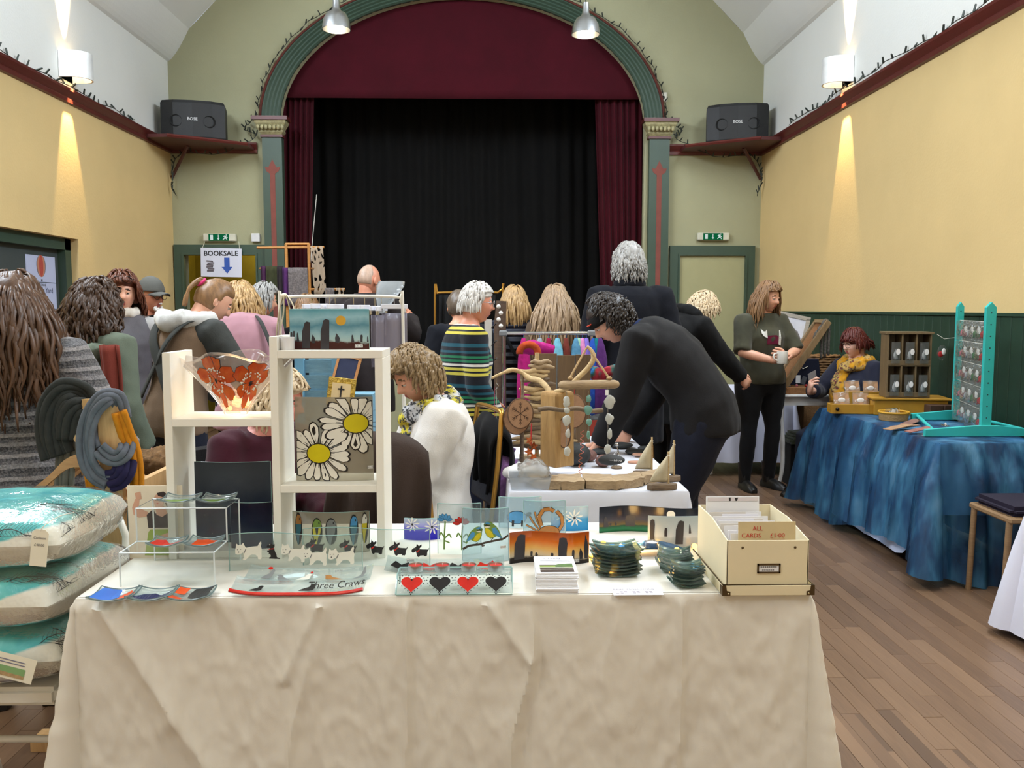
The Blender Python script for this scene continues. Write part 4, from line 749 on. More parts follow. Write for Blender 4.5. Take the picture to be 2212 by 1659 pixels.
# cream cloth, one sheet: top and hanging sides
def linen(name,c,sc=340):
 t=NT(name);vec=t.coord('Object');b=lin(c);n=t.noise(vec,3,4);w=t.noise(t.coord('Object',(1,1,7)),sc,2);w2=t.noise(t.coord('Object',(7,7,1)),sc,2)
 return t.out(t.pbr(t.ramp(n,[(.3,tuple(x*.95 for x in b)),(.7,b)]),.9,0,t.bump(t.math('ADD',w,t.math('ADD',w2,t.math('MULTIPLY',t.noise(vec,22,4),.7))),.25,.004),Sheen_Weight=.1,Specular_IOR_Level=.15))
CLOTH=linen('cream_cotton_cloth',(233,227,214))
def tablecloth(name,x0,x1,y0,y1,z,drop,m,label,fold=None,sides='LFR',flare=.03,cflare=.10,sag=.004,step=.02,group=None,wave=.010,rows=34,bottom=None):
 """cloth over a box-shaped table: the four sides hang, corners flare out"""
 per=[];r=.012
 C4=[((x0,y1),(-1,0)),((x0,y0),(-1,0)),((x0,y0),(0,-1)),((x1,y0),(0,-1)),((x1,y0),(1,0)),((x1,y1),(1,0))]
 def line(a,b,n,nrm):
  for i in range(n+1):t=i/n;per.append((a[0]+(b[0]-a[0])*t,a[1]+(b[1]-a[1])*t,nrm[0],nrm[1],0.0))
 def corner(c,a0,a1,n=10):
  for i in range(1,n):a=a0+(a1-a0)*i/n;per.append((c[0],c[1],cos(a),sin(a),sin(PI*i/n)))
 nY=max(4,int((y1-y0)/(step*2)));nX=max(8,int((x1-x0)/step))
 line((x0,y1),(x0,y0),nY,(-1,0));corner((x0,y0),PI,1.5*PI);line((x0,y0),(x1,y0),nX,(0,-1));corner((x1,y0),1.5*PI,2*PI);line((x1,y0),(x1,y1),nY,(1,0));corner((x1,y1),0,PI/2);line((x1,y1),(x0,y1),nX//2,(0,1));corner((x0,y1),PI/2,PI)
 mb=MB();rings=[];L=0;S_=[]
 for i,q in enumerate(per):
  if i:L+=math.hypot(q[0]-per[i-1][0],q[1]-per[i-1][1])+.01*(q[4]>0)
  S_.append(L)
 for j in range(rows+1):
  t=j/rows;ring=[]
  for(x,y,nx,ny,cn),s_ in zip(per,S_):
   dr=drop if not bottom else drop*bottom(s_,x,y)
   if j==0:o=-.006;zz=z
   elif j==1:o=.002;zz=z-.002
   elif j==2:o=.006;zz=z-.010
   else:o=None;zz=z-.010-(dr-.010)*(j-2)/(rows-2)
   if o is None:
    d=(z-zz);tt=d/drop;o=.006+flare*tt+cn*cflare*tt+wave*tt*(nz((s_*3.1,tt*.8,7))+.6*nz((s_*9,tt*1.5,3)))+(fold(x,y,nx,ny,d,s_)if fold else 0)
   ring.append(V((x+nx*o,y+ny*o,zz)))
  rings.append(ring)
 mb.loft(rings,cap=False);n=len(per)
 ins=[V((min(max(p.x,x0+.006),x1-.006),min(max(p.y,y0+.006),y1-.006),z))for p in rings[0]]
 nxg=60;nyg=24;base=mb.grid(lambda u,v:(x0+.003+(x1-x0-.006)*u,y0+.003+(y1-y0-.006)*v,z+.0004),2,2)
 o=mb.obj(name,m,None,smooth=True);return tag(o,label,'tablecloth',group)
def nearfold(x,y,nx,ny,d,s_):
 if ny>-.5:return.006*nz((s_*6,d*3,9))
 px=1064+x/TY0*1850;k=0;g=lambda x0,w:math.exp(-(abs(px-x0)/w))
 k+=.011*g(872+4*sin(d*9),7)-.006*g(890+8*d,14) # pressed centre crease
 k+=.016*g(1128+26*sin(d*10+.5)*(1 if d<.5 else.6),11)*sst(0.02,.12,d)-.010*g(1152+20*sin(d*10),22)
 k+=.012*g(640+30*sin(d*8+1.2),14)*sst(.05,.2,d)+.009*g(1480+6*sin(d*7),9)-.006*g(1500,20)
 k+=.012*math.exp(-(abs((px-1040)-d*620)/14))*(d<.17)+.010*math.exp(-(abs((px-690)+d*420)/12))*(d<.22) # short diagonals from the edge
 k+=.016*math.exp(-(abs((px-200)-d*560)/26))*(1-sst(.45,.62,d))+.010*math.exp(-(abs((px-240)-d*420)/60))-.012*math.exp(-(abs((px-1640)+d*330)/90))*sst(.05,.4,d)
 k+=.0024*(noise.noise(V((px*.012,d*7,2)))+.8*noise.noise(V((px*.03+d*9,d*16,5))))+.002*noise.noise(V((px*.07-d*20,d*30,1)))
 rg=lambda a,b,c:max(0,1-7*abs(noise.noise(V((px*a,d*b,c)))))
 return 1.35*k+.0045*rg(.006,3.0,9)+.003*rg(.013,6,4)-.003*rg(.009,2.2,21)
tablecloth('tablecloth',TX0,TX1,TY0,TY1,TZ,.70,CLOTH,'creased cream cotton cloth covering the glass stall in front',nearfold,flare=.02,cflare=.13,step=.007,wave=.004,rows=60)
# ---------------------------------------------------------------- painted glass
GL=clear('clear_panel_glass',(245,250,249),.5,.05,.05,(220,230,232));GLB=clear('blue_clear_glass',(226,238,242),.6,.24,.05,(192,214,222));EDGE=mat('glass_edge_green',(150,182,176),.15);GLS=clear('smoky_glass',(222,220,210),.6,.40,.06,(196,188,168))
ENB=mat('black_glass_enamel',(24,22,24),.3,var=.2);ENW=mat('white_glass_enamel',(228,224,210),.35,var=.05);ENR=mat('red_glass_enamel',(196,34,22),.25,var=.15,sc=30);ENY=mat('yellow_glass_enamel',(206,190,20),.3,var=.08);ENO=mat('orange_glass_enamel',(206,74,24),.25,var=.2,sc=24);ENBL=mat('blue_glass_enamel',(70,140,190),.3,var=.2,sc=24);ENG=mat('green_glass_enamel',(110,140,60),.35,var=.2);ENT=mat('teal_glass_enamel',(48,110,130),.3,var=.2);ENV=mat('violet_glass_enamel',(58,44,190),.3,var=.25);ENGR=mat('grey_glass_enamel',(120,122,120),.4,var=.2);ENBR=mat('tan_glass_enamel',(164,112,54),.35,var=.25,sc=40);LABEL=mat('white_price_sticker',(236,234,230),.6,var=.01);INK=mat('pencil_ink',(90,88,92),.8);STONE=mat('stone_grey_enamel',(46,44,50),.4,var=.25,sc=20)
def sky_glass(name,W,H,stops,noise_amt=.25,see=.35,glow=0.0):
 """fused glass sheet, cloudy colour bands from bottom to top"""
 t=NT(name);vec=t.coord('Object');sep=t.n('SeparateXYZ',Vector=vec);n=t.noise(vec,16,5,.6)
 z=t.math('ADD',t.math('DIVIDE',sep.outputs[2],H),t.math('MULTIPLY',t.math('SUBTRACT',n,.5),noise_amt));col=t.ramp(z,[(p,lin(c))for p,c in stops])
 d=t.pbr(col,.12,0,Specular_IOR_Level=.6);tl=t.n('BsdfTranslucent',Color=col).outputs[0];tr=t.n('BsdfTransparent',Color=col).outputs[0]
 m1=t.n('MixShader',Fac=.45);t.set(m1.inputs[1],d);t.set(m1.inputs[2],tl);m2=t.n('MixShader',Fac=see);t.set(m2.inputs[1],m1.outputs[0]);t.set(m2.inputs[2],tr);return t.out(m2.outputs[0])
def clip(poly,u0,u1):
 for k,lim in((1,u0),(-1,-u1)):
  out=[]
  for(a,b)in zip(poly,poly[1:]+poly[:1]):
   ia,ib=a[0]*k>=lim,b[0]*k>=lim
   if ia:out.append(a)
   if ia!=ib:t=(lim*k-a[0])/(b[0]-a[0]);out.append((lim*k,a[1]+(b[1]-a[1])*t))
  poly=out
  if not poly:return[]
 return poly
class Panel:
 def __init__(s,label,pxl,pxr,pyt,pyb,Y=None,z=TZ,sag=.02,kind='arc',rz=0.0,glass=None,name='glass_artwork',thick=.005,cat='glass art',lean=0.0,n=28,edge=True,group=None):
  pm=(pxl+pxr)/2;b=onz(pm,pyb,z)if Y is None else V((at(pm,pyb,Y).x,Y,z));s.Y=b.y
  s.W=(pxr-pxl)/1850*b.y/max(.5,cos(rz));s.H=(at(pm,pyt,b.y).z-b.z);s.sag,s.kind=sag,kind;s.root=thing(name,label,cat,b,rz,group);s.lean=lean
  mb=MB();mb.grid(lambda u,v:s.P(u,v),n,2,thick);s.sheet=mb.obj('sheet',glass or GL,s.root,smooth=True,world=False)
  if edge:
   mb=MB();pts=[s.P(i/n,1)+V((0,thick/2,0))for i in range(n+1)];mb.tube([s.P(0,0)+V((0,thick/2,0))]+pts+[s.P(1,0)+V((0,thick/2,0))],.0013,5);mb.obj('polished_edge',EDGE,s.root,smooth=True,world=False)
 def P(s,u,v,off=0.0):
  x=u-.5;y={'arc':lambda:-s.sag*(1-4*x*x),'arcb':lambda:s.sag*(1-4*x*x),'wave':lambda:s.sag*sin(2*PI*(x+.5)),'flat':lambda:0}[s.kind]()
  return V((s.W*x,y-off+s.lean*v*s.H,s.H*v))
 def paint(s,name,polys,mats,off=.0012):
  mb=MB();mats=mats if isinstance(mats,(list,tuple))else[mats]
  for k,q in enumerate(polys):
   poly,mi=(q if isinstance(q,tuple)and isinstance(q[1],int)and not isinstance(q[0],(int,float))else(q,0));mb.mi=mi;us=[a[0]for a in poly];lo,hi=min(us),max(us);c=max(1,int((hi-lo)/.06))if s.kind!='flat' else 1
   for i in range(c):
    w=clip(list(poly),lo+(hi-lo)*i/c,lo+(hi-lo)*(i+1)/c)
    if len(w)>2:mb.add([s.P(a,b,off+.00012*k)for a,b in w],[tuple(range(len(w)))])
  return mb.obj(name,mats,s.root,world=False,tri=True)
 def ar(s):return s.W/s.H
 def stroke(s,pts,w): # ribbon in panel space, width in metres
  out=[]
  for(a,b)in zip(pts,pts[1:]):
   d=V(((b[0]-a[0])*s.W,(b[1]-a[1])*s.H));l=d.length
   if l<1e-6:continue
   n=V((-d.y,d.x))/l*w/2;nx,nz_=n.x/s.W,n.y/s.H;out.append([(a[0]+nx,a[1]+nz_),(b[0]+nx,b[1]+nz_),(b[0]-nx,b[1]-nz_),(a[0]-nx,a[1]-nz_)])
  return out
 def price(s,u,v,txt='£49.00',w=.022,h=.009):
  a,b=w/s.W/2,h/s.H/2;o=s.paint('price_sticker',[[(u-a,v-b),(u+a,v-b),(u+a,v+b),(u-a,v+b)]],LABEL,.0018)
  mb=MB();mb.text(txt,h*.8,None,fn=lambda p:s.P(u+p.x/s.W,v+p.z/s.H,.0024));mb.obj('sticker_lettering',INK,o,world=False)
def place(poly,x,y,sx,sy,flip=False):return[((x+(1-a if flip else a)*sx),y+b*sy)for a,b in poly]
def ellp(cx,cy,a,b,n=16,rot_=0.0,asp=1.0):
 out=[]
 for i in range(n):t=2*PI*i/n;x,y=a*cos(t),b*sin(t);out.append((cx+(x*cos(rot_)-y*sin(rot_)),cy+(x*sin(rot_)+y*cos(rot_))*asp))
 return out
WEST=[(0,.40),(0,.62),(.03,.80),(.05,.97),(.12,.86),(.22,.88),(.30,.98),(.34,.82),(.40,.70),(.60,.74),(.84,.76),(.90,.92),(.97,1.03),(.99,.9),(.96,.74),(1,.58),(.98,.36),(.99,.1),(.94,0),(.84,.02),(.83,.16),(.74,.28),(.60,.30),(.52,.24),(.45,.10),(.34,0),(.26,.04),(.32,.16),(.30,.34),(.28,.44),(.18,.36),(.08,.34)]
SCOT=[(0,.42),(0,.56),(.08,.66),(.22,.72),(.27,.80),(.30,.99),(.38,.86),(.42,.80),(.56,.92),(.58,.78),(.48,.66),(.44,.58),(.62,.54),(.82,.52),(.92,.50),(1,.62),(1,.56),(.95,.42),(.90,.34),(.88,.08),(.82,0),(.76,.04),(.72,.02),(.68,.10),(.48,.10),(.42,.0),(.34,.04),(.30,.12),(.27,.30),(.24,.44),(.16,.38),(.08,.34)]
BEG=[(.05,.86),(.30,.90),(.38,1),(.50,.94),(.62,1),(.62,.82),(.54,.74),(.60,.62),(.66,.44),(.74,.30),(.76,.12),(1,.06),(.98,.0),(.22,0),(.18,.06),(.34,.14),(.30,.30),(.18,.34),(.22,.42),(.1,.46),(.06,.54),(.20,.56),(.28,.62),(.28,.74),(.10,.76)]
def westie(P,x,y,w,name='painted_westie'):
 h=w*P.ar()*.72;e=[]
 for a,b,r in((.08,.62,.018),(.2,.64,.018),(.12,.48,.026)):e.append((ellp(x+a*w,y+b*h,r*w,r*h*1.3,8),1))
 e.append(([(x+.30*w,y+.42*h),(x+.38*w,y+.64*h),(x+.41*w,y+.62*h),(x+.33*w,y+.38*h)],2));P.paint(name,[(place(WEST,x,y,w,h),0)]+e,[ENW,ENB,ENGR])
def scottie(P,x,y,w):
 h=w*P.ar()*.82;P.paint('painted_scottie',[(place(SCOT,x,y,w,h),0),([(x+.26*w,y+.40*h),(x+.44*w,y+.56*h),(x+.47*w,y+.50*h),(x+.30*w,y+.33*h)],1),(ellp(x+.24*w,y+.62*h,.014*w,.02*h,6),2)],[ENB,ENR,ENW])
A=Panel('wavy clear glass panel with four white westies and a begging black scottie',494,785,1154,1234,sag=.018,kind='wave')
for x,y in((.045,.28),(.385,.26),(.555,.20),(.755,.20)):westie(A,x,y,.19 if x>.04 else.185)
q=place(BEG,.265,.30,.11,.11*A.ar()*1.05);A.paint('painted_scottie',[(q,0),([(.285,.57),(.325,.585),(.325,.56),(.285,.545)],1),(ellp(.296,.68,.004,.02,6),2)],[ENB,ENR,ENW]);A.price(.83,.06)
B=Panel('clear wavy glass panel with a row of black scotties wearing red collars',653,931,1142,1221,sag=.016,kind='wave')
for x,y in((.02,.34),(.28,.30),(.50,.32),(.685,.30),(.86,.24)):scottie(B,x,y,.145 if x<.8 else.135)
B.price(.85,.17)
def stones(P,lst,m=None,name='painted_stone'):
 for(x,y,w,h,k)in lst:
  sh=[[(.0,0),(.05,.62),(.35,.95),(.6,1),(.98,.96),(.95,.4),(.9,0)],[(.05,0),(0,.55),(.12,.96),(.5,1),(.88,.97),(1,.75),(.9,.3),(.95,0)],[(.1,0),(.0,.5),(.3,1),(.75,.7),(1,.45),(.9,0)],[(.0,0),(.1,.8),(.3,1),(.6,.85),(1,.1),(1,0)]][k]
  P.paint(name,[place(sh,x,y,w,h)],m or STONE)
# sunset stones, night stones, grey stones
p=Panel('wavy sunset-orange glass panel with black standing stones',1100,1275,1150,1217,sag=.016,kind='wave',glass=GL,edge=False,rz=.05)
g=sky_glass('sunset_fused_glass',p.W,p.H,[(.0,(40,34,36)),(.16,(60,52,48)),(.22,(226,214,190)),(.45,(232,196,120)),(.7,(224,136,40)),(1,(176,92,34))],.22,.12);p.sheet.data.materials[0]=g
stones(p,[(.05,.12,.15,.80,0),(.26,.2,.03,.16,1),(.32,.2,.035,.14,2),(.51,.18,.035,.17,1),(.60,.13,.115,.74,1),(.77,.18,.035,.30,1),(.865,.16,.05,.36,2),(.93,.16,.06,.78,2)]);p.price(.82,.12,'£35.00',.02)
p=Panel('wide dark wavy glass panel with a green field, pale moon and standing stones',1292,1540,1096,1170,Y=2.66,sag=.022,kind='wave',edge=False)
g=sky_glass('night_fused_glass',p.W,p.H,[(.0,(22,84,58)),(.12,(54,150,104)),(.24,(40,90,62)),(.27,(140,118,60)),(.36,(120,100,66)),(.46,(78,74,86)),(.62,(50,54,70)),(1,(36,42,54))],.16,.05);p.sheet.data.materials[0]=g
stones(p,[(.035,.22,.05,.42,3),(.09,.26,.02,.10,1),(.14,.26,.02,.13,2),(.235,.20,.095,.44,1)]);p.paint('painted_moon',[ellp(.625,.76,.036,.036*p.ar(),20)],ENW)
p=Panel('pale grey glass panel with black standing stones beside the card box',1397,1532,1114,1172,Y=2.50,sag=.012,kind='arc',edge=False)
g=sky_glass('frosted_grey_glass',p.W,p.H,[(.0,(176,182,182)),(.3,(190,196,196)),(.36,(214,218,218)),(1,(190,198,198))],.2,.18);p.sheet.data.materials[0]=g
stones(p,[(.03,.22,.08,.68,1),(.26,.36,.05,.28,1),(.44,.12,.14,.76,0),(.66,.46,.04,.30,3),(.84,.50,.045,.30,1)])
# stones on top of the shelf
SHY0,SHY1=2.40,2.58
SHZ=at(700,757,SHY1).z
p=Panel('teal sky glass panel with a yellow sun and standing stones on the shelf top',628,797,668,756,Y=2.47,z=SHZ,sag=.020,kind='arc',edge=True)
g=sky_glass('teal_sky_glass_painted_reflection',p.W,p.H,[(.0,(84,44,44)),(.24,(92,52,50)),(.28,(190,208,204)),(.45,(168,196,200)),(.62,(112,160,172)),(.8,(176,206,210)),(1,(120,178,188))],.3,.10);p.sheet.data.materials[0]=g  # teal sky bands, paler stops also carry painted-in streak reflections
stones(p,[(.005,.25,.03,.22,1),(.04,.25,.03,.25,1),(.09,.25,.035,.22,3),(.16,.10,.115,.62,0),(.285,.22,.05,.20,2),(.40,.02,.12,.76,0),(.585,.23,.06,.22,2),(.785,.24,.035,.18,3),(.895,.24,.03,.17,1),(.975,.24,.02,.14,3)]);p.paint('painted_sun',[ellp(.66,.74,.062,.062*p.ar(),24)],mat('sun_yellow_enamel',(206,156,30),.3));p.price(.875,.15,'£45.00',.022)
# bluetits, flowers, daisies, crab, sheep
p=Panel('clear glass panel with two bluetits kissing on a twig',998,1100,1097,1212,sag=.016,glass=GLB)
def bird(P,x,y,w,flip):
 h=w*P.ar()*1.05;F=lambda q:place(q,x,y,w,h,flip);lay=[(F([(.0,.02),(.10,.25),(.22,.55),(.36,.74),(.50,.86),(.62,.96),(.80,1),(.94,.93),(1,.84),(.96,.70),(.95,.5),(.85,.28),(.66,.14),(.48,.16),(.34,.24),(.18,.16),(.08,0)]),0),(F([(.46,.22),(.66,.18),(.82,.30),(.92,.50),(.90,.66),(.74,.62),(.58,.46)]),1),(F([(.06,.10),(.22,.42),(.40,.70),(.56,.64),(.52,.42),(.32,.26)]),2),(F([(.60,.86),(.80,.98),(.94,.90),(.84,.84)]),2),(F([(.66,.80),(.98,.84),(.98,.80),(.68,.76)]),3),(F(ellp(.84,.84,.03,.04,8)),3),(F([(.62,.72),(.80,.76),(.93,.74),(.92,.68),(.76,.68)]),4)]
 P.paint('painted_bluetit',lay,[ENG,ENY,ENBL,ENB,ENW])
bird(p,.06,.34,.38,False);bird(p,.46,.40,.42,True);tw=[(.01,.23),(.12,.30),(.25,.33),(.38,.345),(.5,.38),(.62,.40),(.75,.42),(.88,.43),(.99,.49)];p.paint('painted_twig',p.stroke(tw,.006)+p.stroke([(.42,.36),(.43,.31),(.48,.33)],.003)+p.stroke([(.6,.40),(.66,.46)],.002)+p.stroke([(.28,.34),(.34,.38)],.002),mat('twig_brown_enamel',(62,50,40),.5));p.price(.88,.28,'£35.00',.016,.007)
p=Panel('clear glass panel with a blue and a red flower on green stems',945,1040,1087,1196,sag=.014)
def flower(P,x,y,r,m,nm):
 lay=[]
 for i in range(6):a=PI*.08+i*PI/6*1.05;lay.append((ellp(x+r*.62*cos(a),y+r*.5*sin(a)*P.ar(),r*.46,r*.26,12,a,P.ar()),1));lay.append((ellp(x+r*.62*cos(a),y+r*.5*sin(a)*P.ar(),r*.42,r*.22,12,a,P.ar()),0))
 P.paint(nm,lay,[m,ENB])
flower(p,.17,.68,.17,ENBL,'painted_blue_flower');flower(p,.55,.62,.18,ENR,'painted_red_flower')
for x0,x1,yt in((.18,.15,.66),(.58,.56,.58)):p.paint('painted_stem',p.stroke([(x0,yt),(x0-.02,yt-.25),(x1,.10)],.0045)+p.stroke([(x0-.02,.34),(x0-.1,.44),(x0-.14,.36)],.004)+p.stroke([(x0-.02,.32),(x0+.09,.42),(x0+.14,.34)],.004)+p.stroke([(x0-.02,.28),(x0+.10,.24)],.004),ENG)
def daisyheads(P,lst,nm='painted_daisy'):
 for x,y,r in lst:
  lay=[([(x+(r*.10*cos(a+1.5)),y+r*.10*sin(a+1.5)*P.ar()),(x+r*.7*cos(a-.16),y+r*.7*sin(a-.16)*P.ar()),(x+r*cos(a),y+r*sin(a)*P.ar()),(x+r*.7*cos(a+.16),y+r*.7*sin(a+.16)*P.ar())],0)for a in[i*2*PI/9+.2 for i in range(9)]];P.paint(nm,lay+[(ellp(x,y,r*.14,r*.16*P.ar(),10),1)],[ENW,ENB])
p=Panel('violet-based glass panel with white daisies next to the shelf',873,950,1119,1176,Y=2.60,sag=.012,edge=True);g=sky_glass('violet_fade_glass',p.W,p.H,[(.0,(60,50,200)),(.4,(84,76,206)),(.68,(190,190,226)),(1,(220,230,236))],.12,.4);p.sheet.data.materials[0]=g;daisyheads(p,[(.24,.74,.22),(.80,.62,.24)])
p=Panel('clear glass panel with a blue sheep standing behind the bluetits',1077,1170,1073,1150,Y=2.74,sag=.014,glass=GLB);p.paint('painted_sheep',[(ellp(.42,.36,.24,.16,18,0,p.ar()),1),(ellp(.42,.36,.225,.145,18,0,p.ar()),0),([(.30,.06),(.30,.26),(.36,.26),(.35,.06)],1),([(.52,.06),(.52,.26),(.57,.26),(.56,.06)],1),(ellp(.70,.46,.07,.05,10,.4,p.ar()),1)],[ENBL,ENB])
p=Panel('pale blue glass panel with an orange crab',1130,1222,1081,1156,Y=2.58,sag=.014,glass=GLB);CRB=[]
for a,b in(((.36,.30),(.14,.62)),((.34,.26),(.06,.40)),((.40,.34),(.26,.74)),((.36,.22),(.12,.24))):CRB+=[(q,1)for q in p.stroke([a,((a[0]+b[0])/2-.03,(a[1]+b[1])/2+.02),b],.006)]+[(q,0)for q in p.stroke([a,((a[0]+b[0])/2-.03,(a[1]+b[1])/2+.02),b],.0042)]
for s_ in(1,):CRB+=[(q,1)for q in p.stroke([(.42,.40),(.36,.62),(.46,.80),(.62,.82),(.72,.76)],.013)]+[(q,0)for q in p.stroke([(.42,.40),(.36,.62),(.46,.80),(.62,.82),(.72,.76)],.010)]+[(q,1)for q in p.stroke([(.80,.22),(.93,.42),(.90,.62),(.78,.76)],.012)]+[(q,0)for q in p.stroke([(.80,.22),(.93,.42),(.90,.62),(.78,.76)],.009)]
p.paint("painted_crab",CRB+[(ellp(.60,.24,.26,.17,20,0,p.ar()),1),(ellp(.60,.24,.245,.155,20,0,p.ar()),0)],[ENBR,ENB])
p=Panel('clear glass panel with white daisies on a sky-blue base',1190,1271,1094,1156,Y=2.70,sag=.012);g=sky_glass('skyblue_fade_glass',p.W,p.H,[(.0,(70,170,214)),(.5,(110,190,222)),(.62,(206,222,228)),(1,(214,226,230))],.12,.4);p.sheet.data.materials[0]=g;daisyheads(p,[(.62,.56,.24),(.30,.62,.2)])
# ---------------------------------------------------------------- white shelf unit
SHELF=mat('white_melamine',(236,232,220),.45,var=.015);sx=lambda px,Y=SHY0:(px-1064)/1850*Y*1.0
def sX(px,py=980):return at(px,py,SHY0).x
def sZ(py,px=700):return at(px,py,SHY0).z
x0,x1,x2,x3=sX(357),sX(587),sX(813),sX(829);th=x3-x2+.004
t=thing('display_shelf','white staggered shelf unit standing on the glass stall','shelf',((x0+x3)/2,(SHY0+SHY1)/2,TZ))
def brd(a,b,nm):m=MB();m.bx(a,b);return m.obj(nm,SHELF,t,bev=.0012)
ztop=sZ(757);zl=sZ(905,480);zm=sZ(1048);zT=ztop;ht=.022
brd((x0,SHY0,TZ),(x0+ht,SHY1,sZ(762,360)),'upright');brd((x1,SHY0,TZ),(x1+ht,SHY1,sZ(727,594)),'upright');brd((x3-ht,SHY0,TZ),(x3,SHY1,ztop-ht),'upright')
brd((x1+ht,SHY0,ztop-ht),(x3,SHY1,ztop),'shelf_board');brd((x1+ht,SHY0,zm-ht),(x3-ht,SHY1,zm),'shelf_board');brd((x0+ht,SHY0,zl-ht),(x1,SHY1,zl),'shelf_board');brd((x0+ht,SHY0+.01,TZ+.001),(x1,SHY1,TZ+ht),'shelf_board')
SHZ=ztop
# sunk-in goods of the shelf: tall daisy panel, budgies, two dark panels
p=Panel('tall smoky glass panel painted with two large daisies',640,808,857,1041,Y=2.47,z=zm,sag=.018,glass=GLS,edge=False)
def bigdaisy(P,cx,cy,rx,ry,cr,seed):
 rn=random.Random(seed);n=19
 for i in range(n):
  a=i*2*PI/n+rn.uniform(-.07,.07);L=rn.uniform(.80,1.08);w=rn.uniform(.10,.15);f=lambda r,o:(cx+(cos(a)*r*L-sin(a)*o)*rx,cy+(sin(a)*r*L+cos(a)*o)*ry)
  pts=[f(cr*.9,-.03),f(.55,-w*.8),f(.82,-w),f(.96,-w*.5),f(1.0,.0),f(.94,w*.7),f(.8,w),f(.5,w*.7),f(cr*.9,.03)];pts=[(min(.995,max(.005,a_)),min(.99,max(.005,b_)))for a_,b_ in pts]
  k=lambda s_:[(cx+(0)+(q[0]-c0[0])*s_+c0[0]-cx,q[1]*s_+c0[1]*(1-s_))for q in pts];c0=(sum(q[0]for q in pts)/9,sum(q[1]for q in pts)/9)
  P.paint('painted_petal',[(pts,0),([(c0[0]+(q[0]-c0[0])*.80,c0[1]+(q[1]-c0[1])*.86)for q in pts],1)]+[(q,0)for q in P.stroke([f(cr,0),f(.5,.02)],.0012)],[ENB,ENW],.0012+.0003*(i%3))
 P.paint('painted_daisy_eye',[(ellp(cx,cy,cr*rx*1.08,cr*ry*1.1,24),0),(ellp(cx,cy,cr*rx,cr*ry,24),1)],[ENB,ENY],.0026)
bigdaisy(p,.31,.335,.50,.37,.30,4);bigdaisy(p,.79,.69,.54,.39,.285,9);p.price(.96,.16,'£65.00',.014)
p=Panel('clear glass panel with five perched budgies in the bottom of the shelf',632,799,1104,1162,Y=2.47,z=TZ+.001,sag=.022,glass=GLS)
BUD=[(.2,0),(.1,.3),(.05,.6),(.15,.85),(.4,1),(.75,.97),(.95,.8),(.9,.6),(.85,.35),(.6,.1),(.45,-.25),(.3,-.25)]
for x,y,w,h,m1,m2 in((.04,.34,.09,.60,ENBR,ENT),(.27,.34,.13,.50,ENG,ENY),(.45,.34,.14,.50,ENGR,ENGR),(.76,.34,.10,.56,ENBL,ENT),(.91,.36,.07,.58,ENW,ENY)):q=place(BUD,x,y,w,h);p.paint('painted_budgie',[(ellp(x+w*.5,y+h*.42,w*.56,h*.66,16),2),(q,1),(place([(.05,.6),(.15,.85),(.4,1),(.75,.97),(.95,.8),(.9,.6)],x,y,w,h),0),(ellp(x+w*.72,y+h*.82,.008,.03,8),2)],[m1,m2,ENB])
DKG=sky_glass('dark_glass_painted_reflection',.2,.2,[(0,(44,52,76)),(.4,(70,80,100)),(1,(118,124,130))],.5,.55);Panel('tall dark glass panel standing in the lower left of the shelf',424,588,997,1150,Y=2.52,z=TZ+ht,sag=.02,glass=DKG);Panel('low dark navy glass panel with a white-flecked surface in front of the taller dark one',500,590,1085,1190,Y=2.44,z=TZ+ht,sag=.012,glass=sky_glass('speckled_navy_glass',.2,.2,[(0,(60,76,108)),(.6,(36,38,66)),(.8,(46,44,66)),(1,(64,68,82))],.3,.25))  # tall sheet: blue-grey reflection painted into its lighter stops
# poppy bowl: handkerchief glass with painted poppies and a light inside
bc=V((at(510,905,2.49).x,2.49,zl));PG=clear('poppy_clear_glass',(244,242,240),.5,.07,.05,(240,222,214));t=thing('poppy_bowl','fluted glass vase-bowl painted with two orange poppies','bowl',bc);BH=.166
def bowl(a,v,off=0.0):
 fl=v**1.25;r=.034+.112*fl*(1+.15*cos(4*a+.5))+.010*v*cos(8*a+1);return V((cos(a)*(r+off)*(1.0+.10*fl),sin(a)*(r+off)*.62,.003+BH*v*(1+.07*cos(4*a+.5)*v-.035*cos(2*a))))
mb=MB();mb.grid(lambda u,v:bowl(u*2*PI,v),72,14,.003);mb.obj('glass_bowl',PG,t,smooth=2,world=False)
def on_bowl(x,z):return bowl(-PI/2+x,z,.0015)
def bpaint(name,polys,mats,off=0):
 mb=MB()
 for k,(poly,mi)in enumerate(polys):
  mb.mi=mi;us=[q[0]for q in poly];lo,hi=min(us),max(us);c=max(1,int((hi-lo)/.07))
  for i in range(c):
   w=clip(list(poly),lo+(hi-lo)*i/c,lo+(hi-lo)*(i+1)/c);zs=[q[1]for q in w]or[0];lz,hz=min(zs),max(zs);d=max(1,int((hz-lz)/.08))
   for j in range(d):
    w2=[(b,a)for a,b in clip([(b,a)for a,b in w],lz+(hz-lz)*j/d,lz+(hz-lz)*(j+1)/d)]if w else[]
    if len(w2)>2:mb.add([bowl(-PI/2+a,b,.0016+.0004*k)for a,b in w2],[tuple(range(len(w2)))])
 return mb.obj(name,mats,t,world=False,tri=True)
POP=NT('poppy_orange_enamel');vec=POP.coord('Object');cc=POP.ramp(POP.noise(vec,26,4),[(.3,lin((226,78,28))),(.7,lin((246,128,52)))]);mx=POP.n('MixShader',Fac=.35);POP.set(mx.inputs[1],POP.pbr(cc,.2));POP.set(mx.inputs[2],POP.n('BsdfTranslucent',Color=cc).outputs[0]);POP=POP.out(mx.outputs[0])
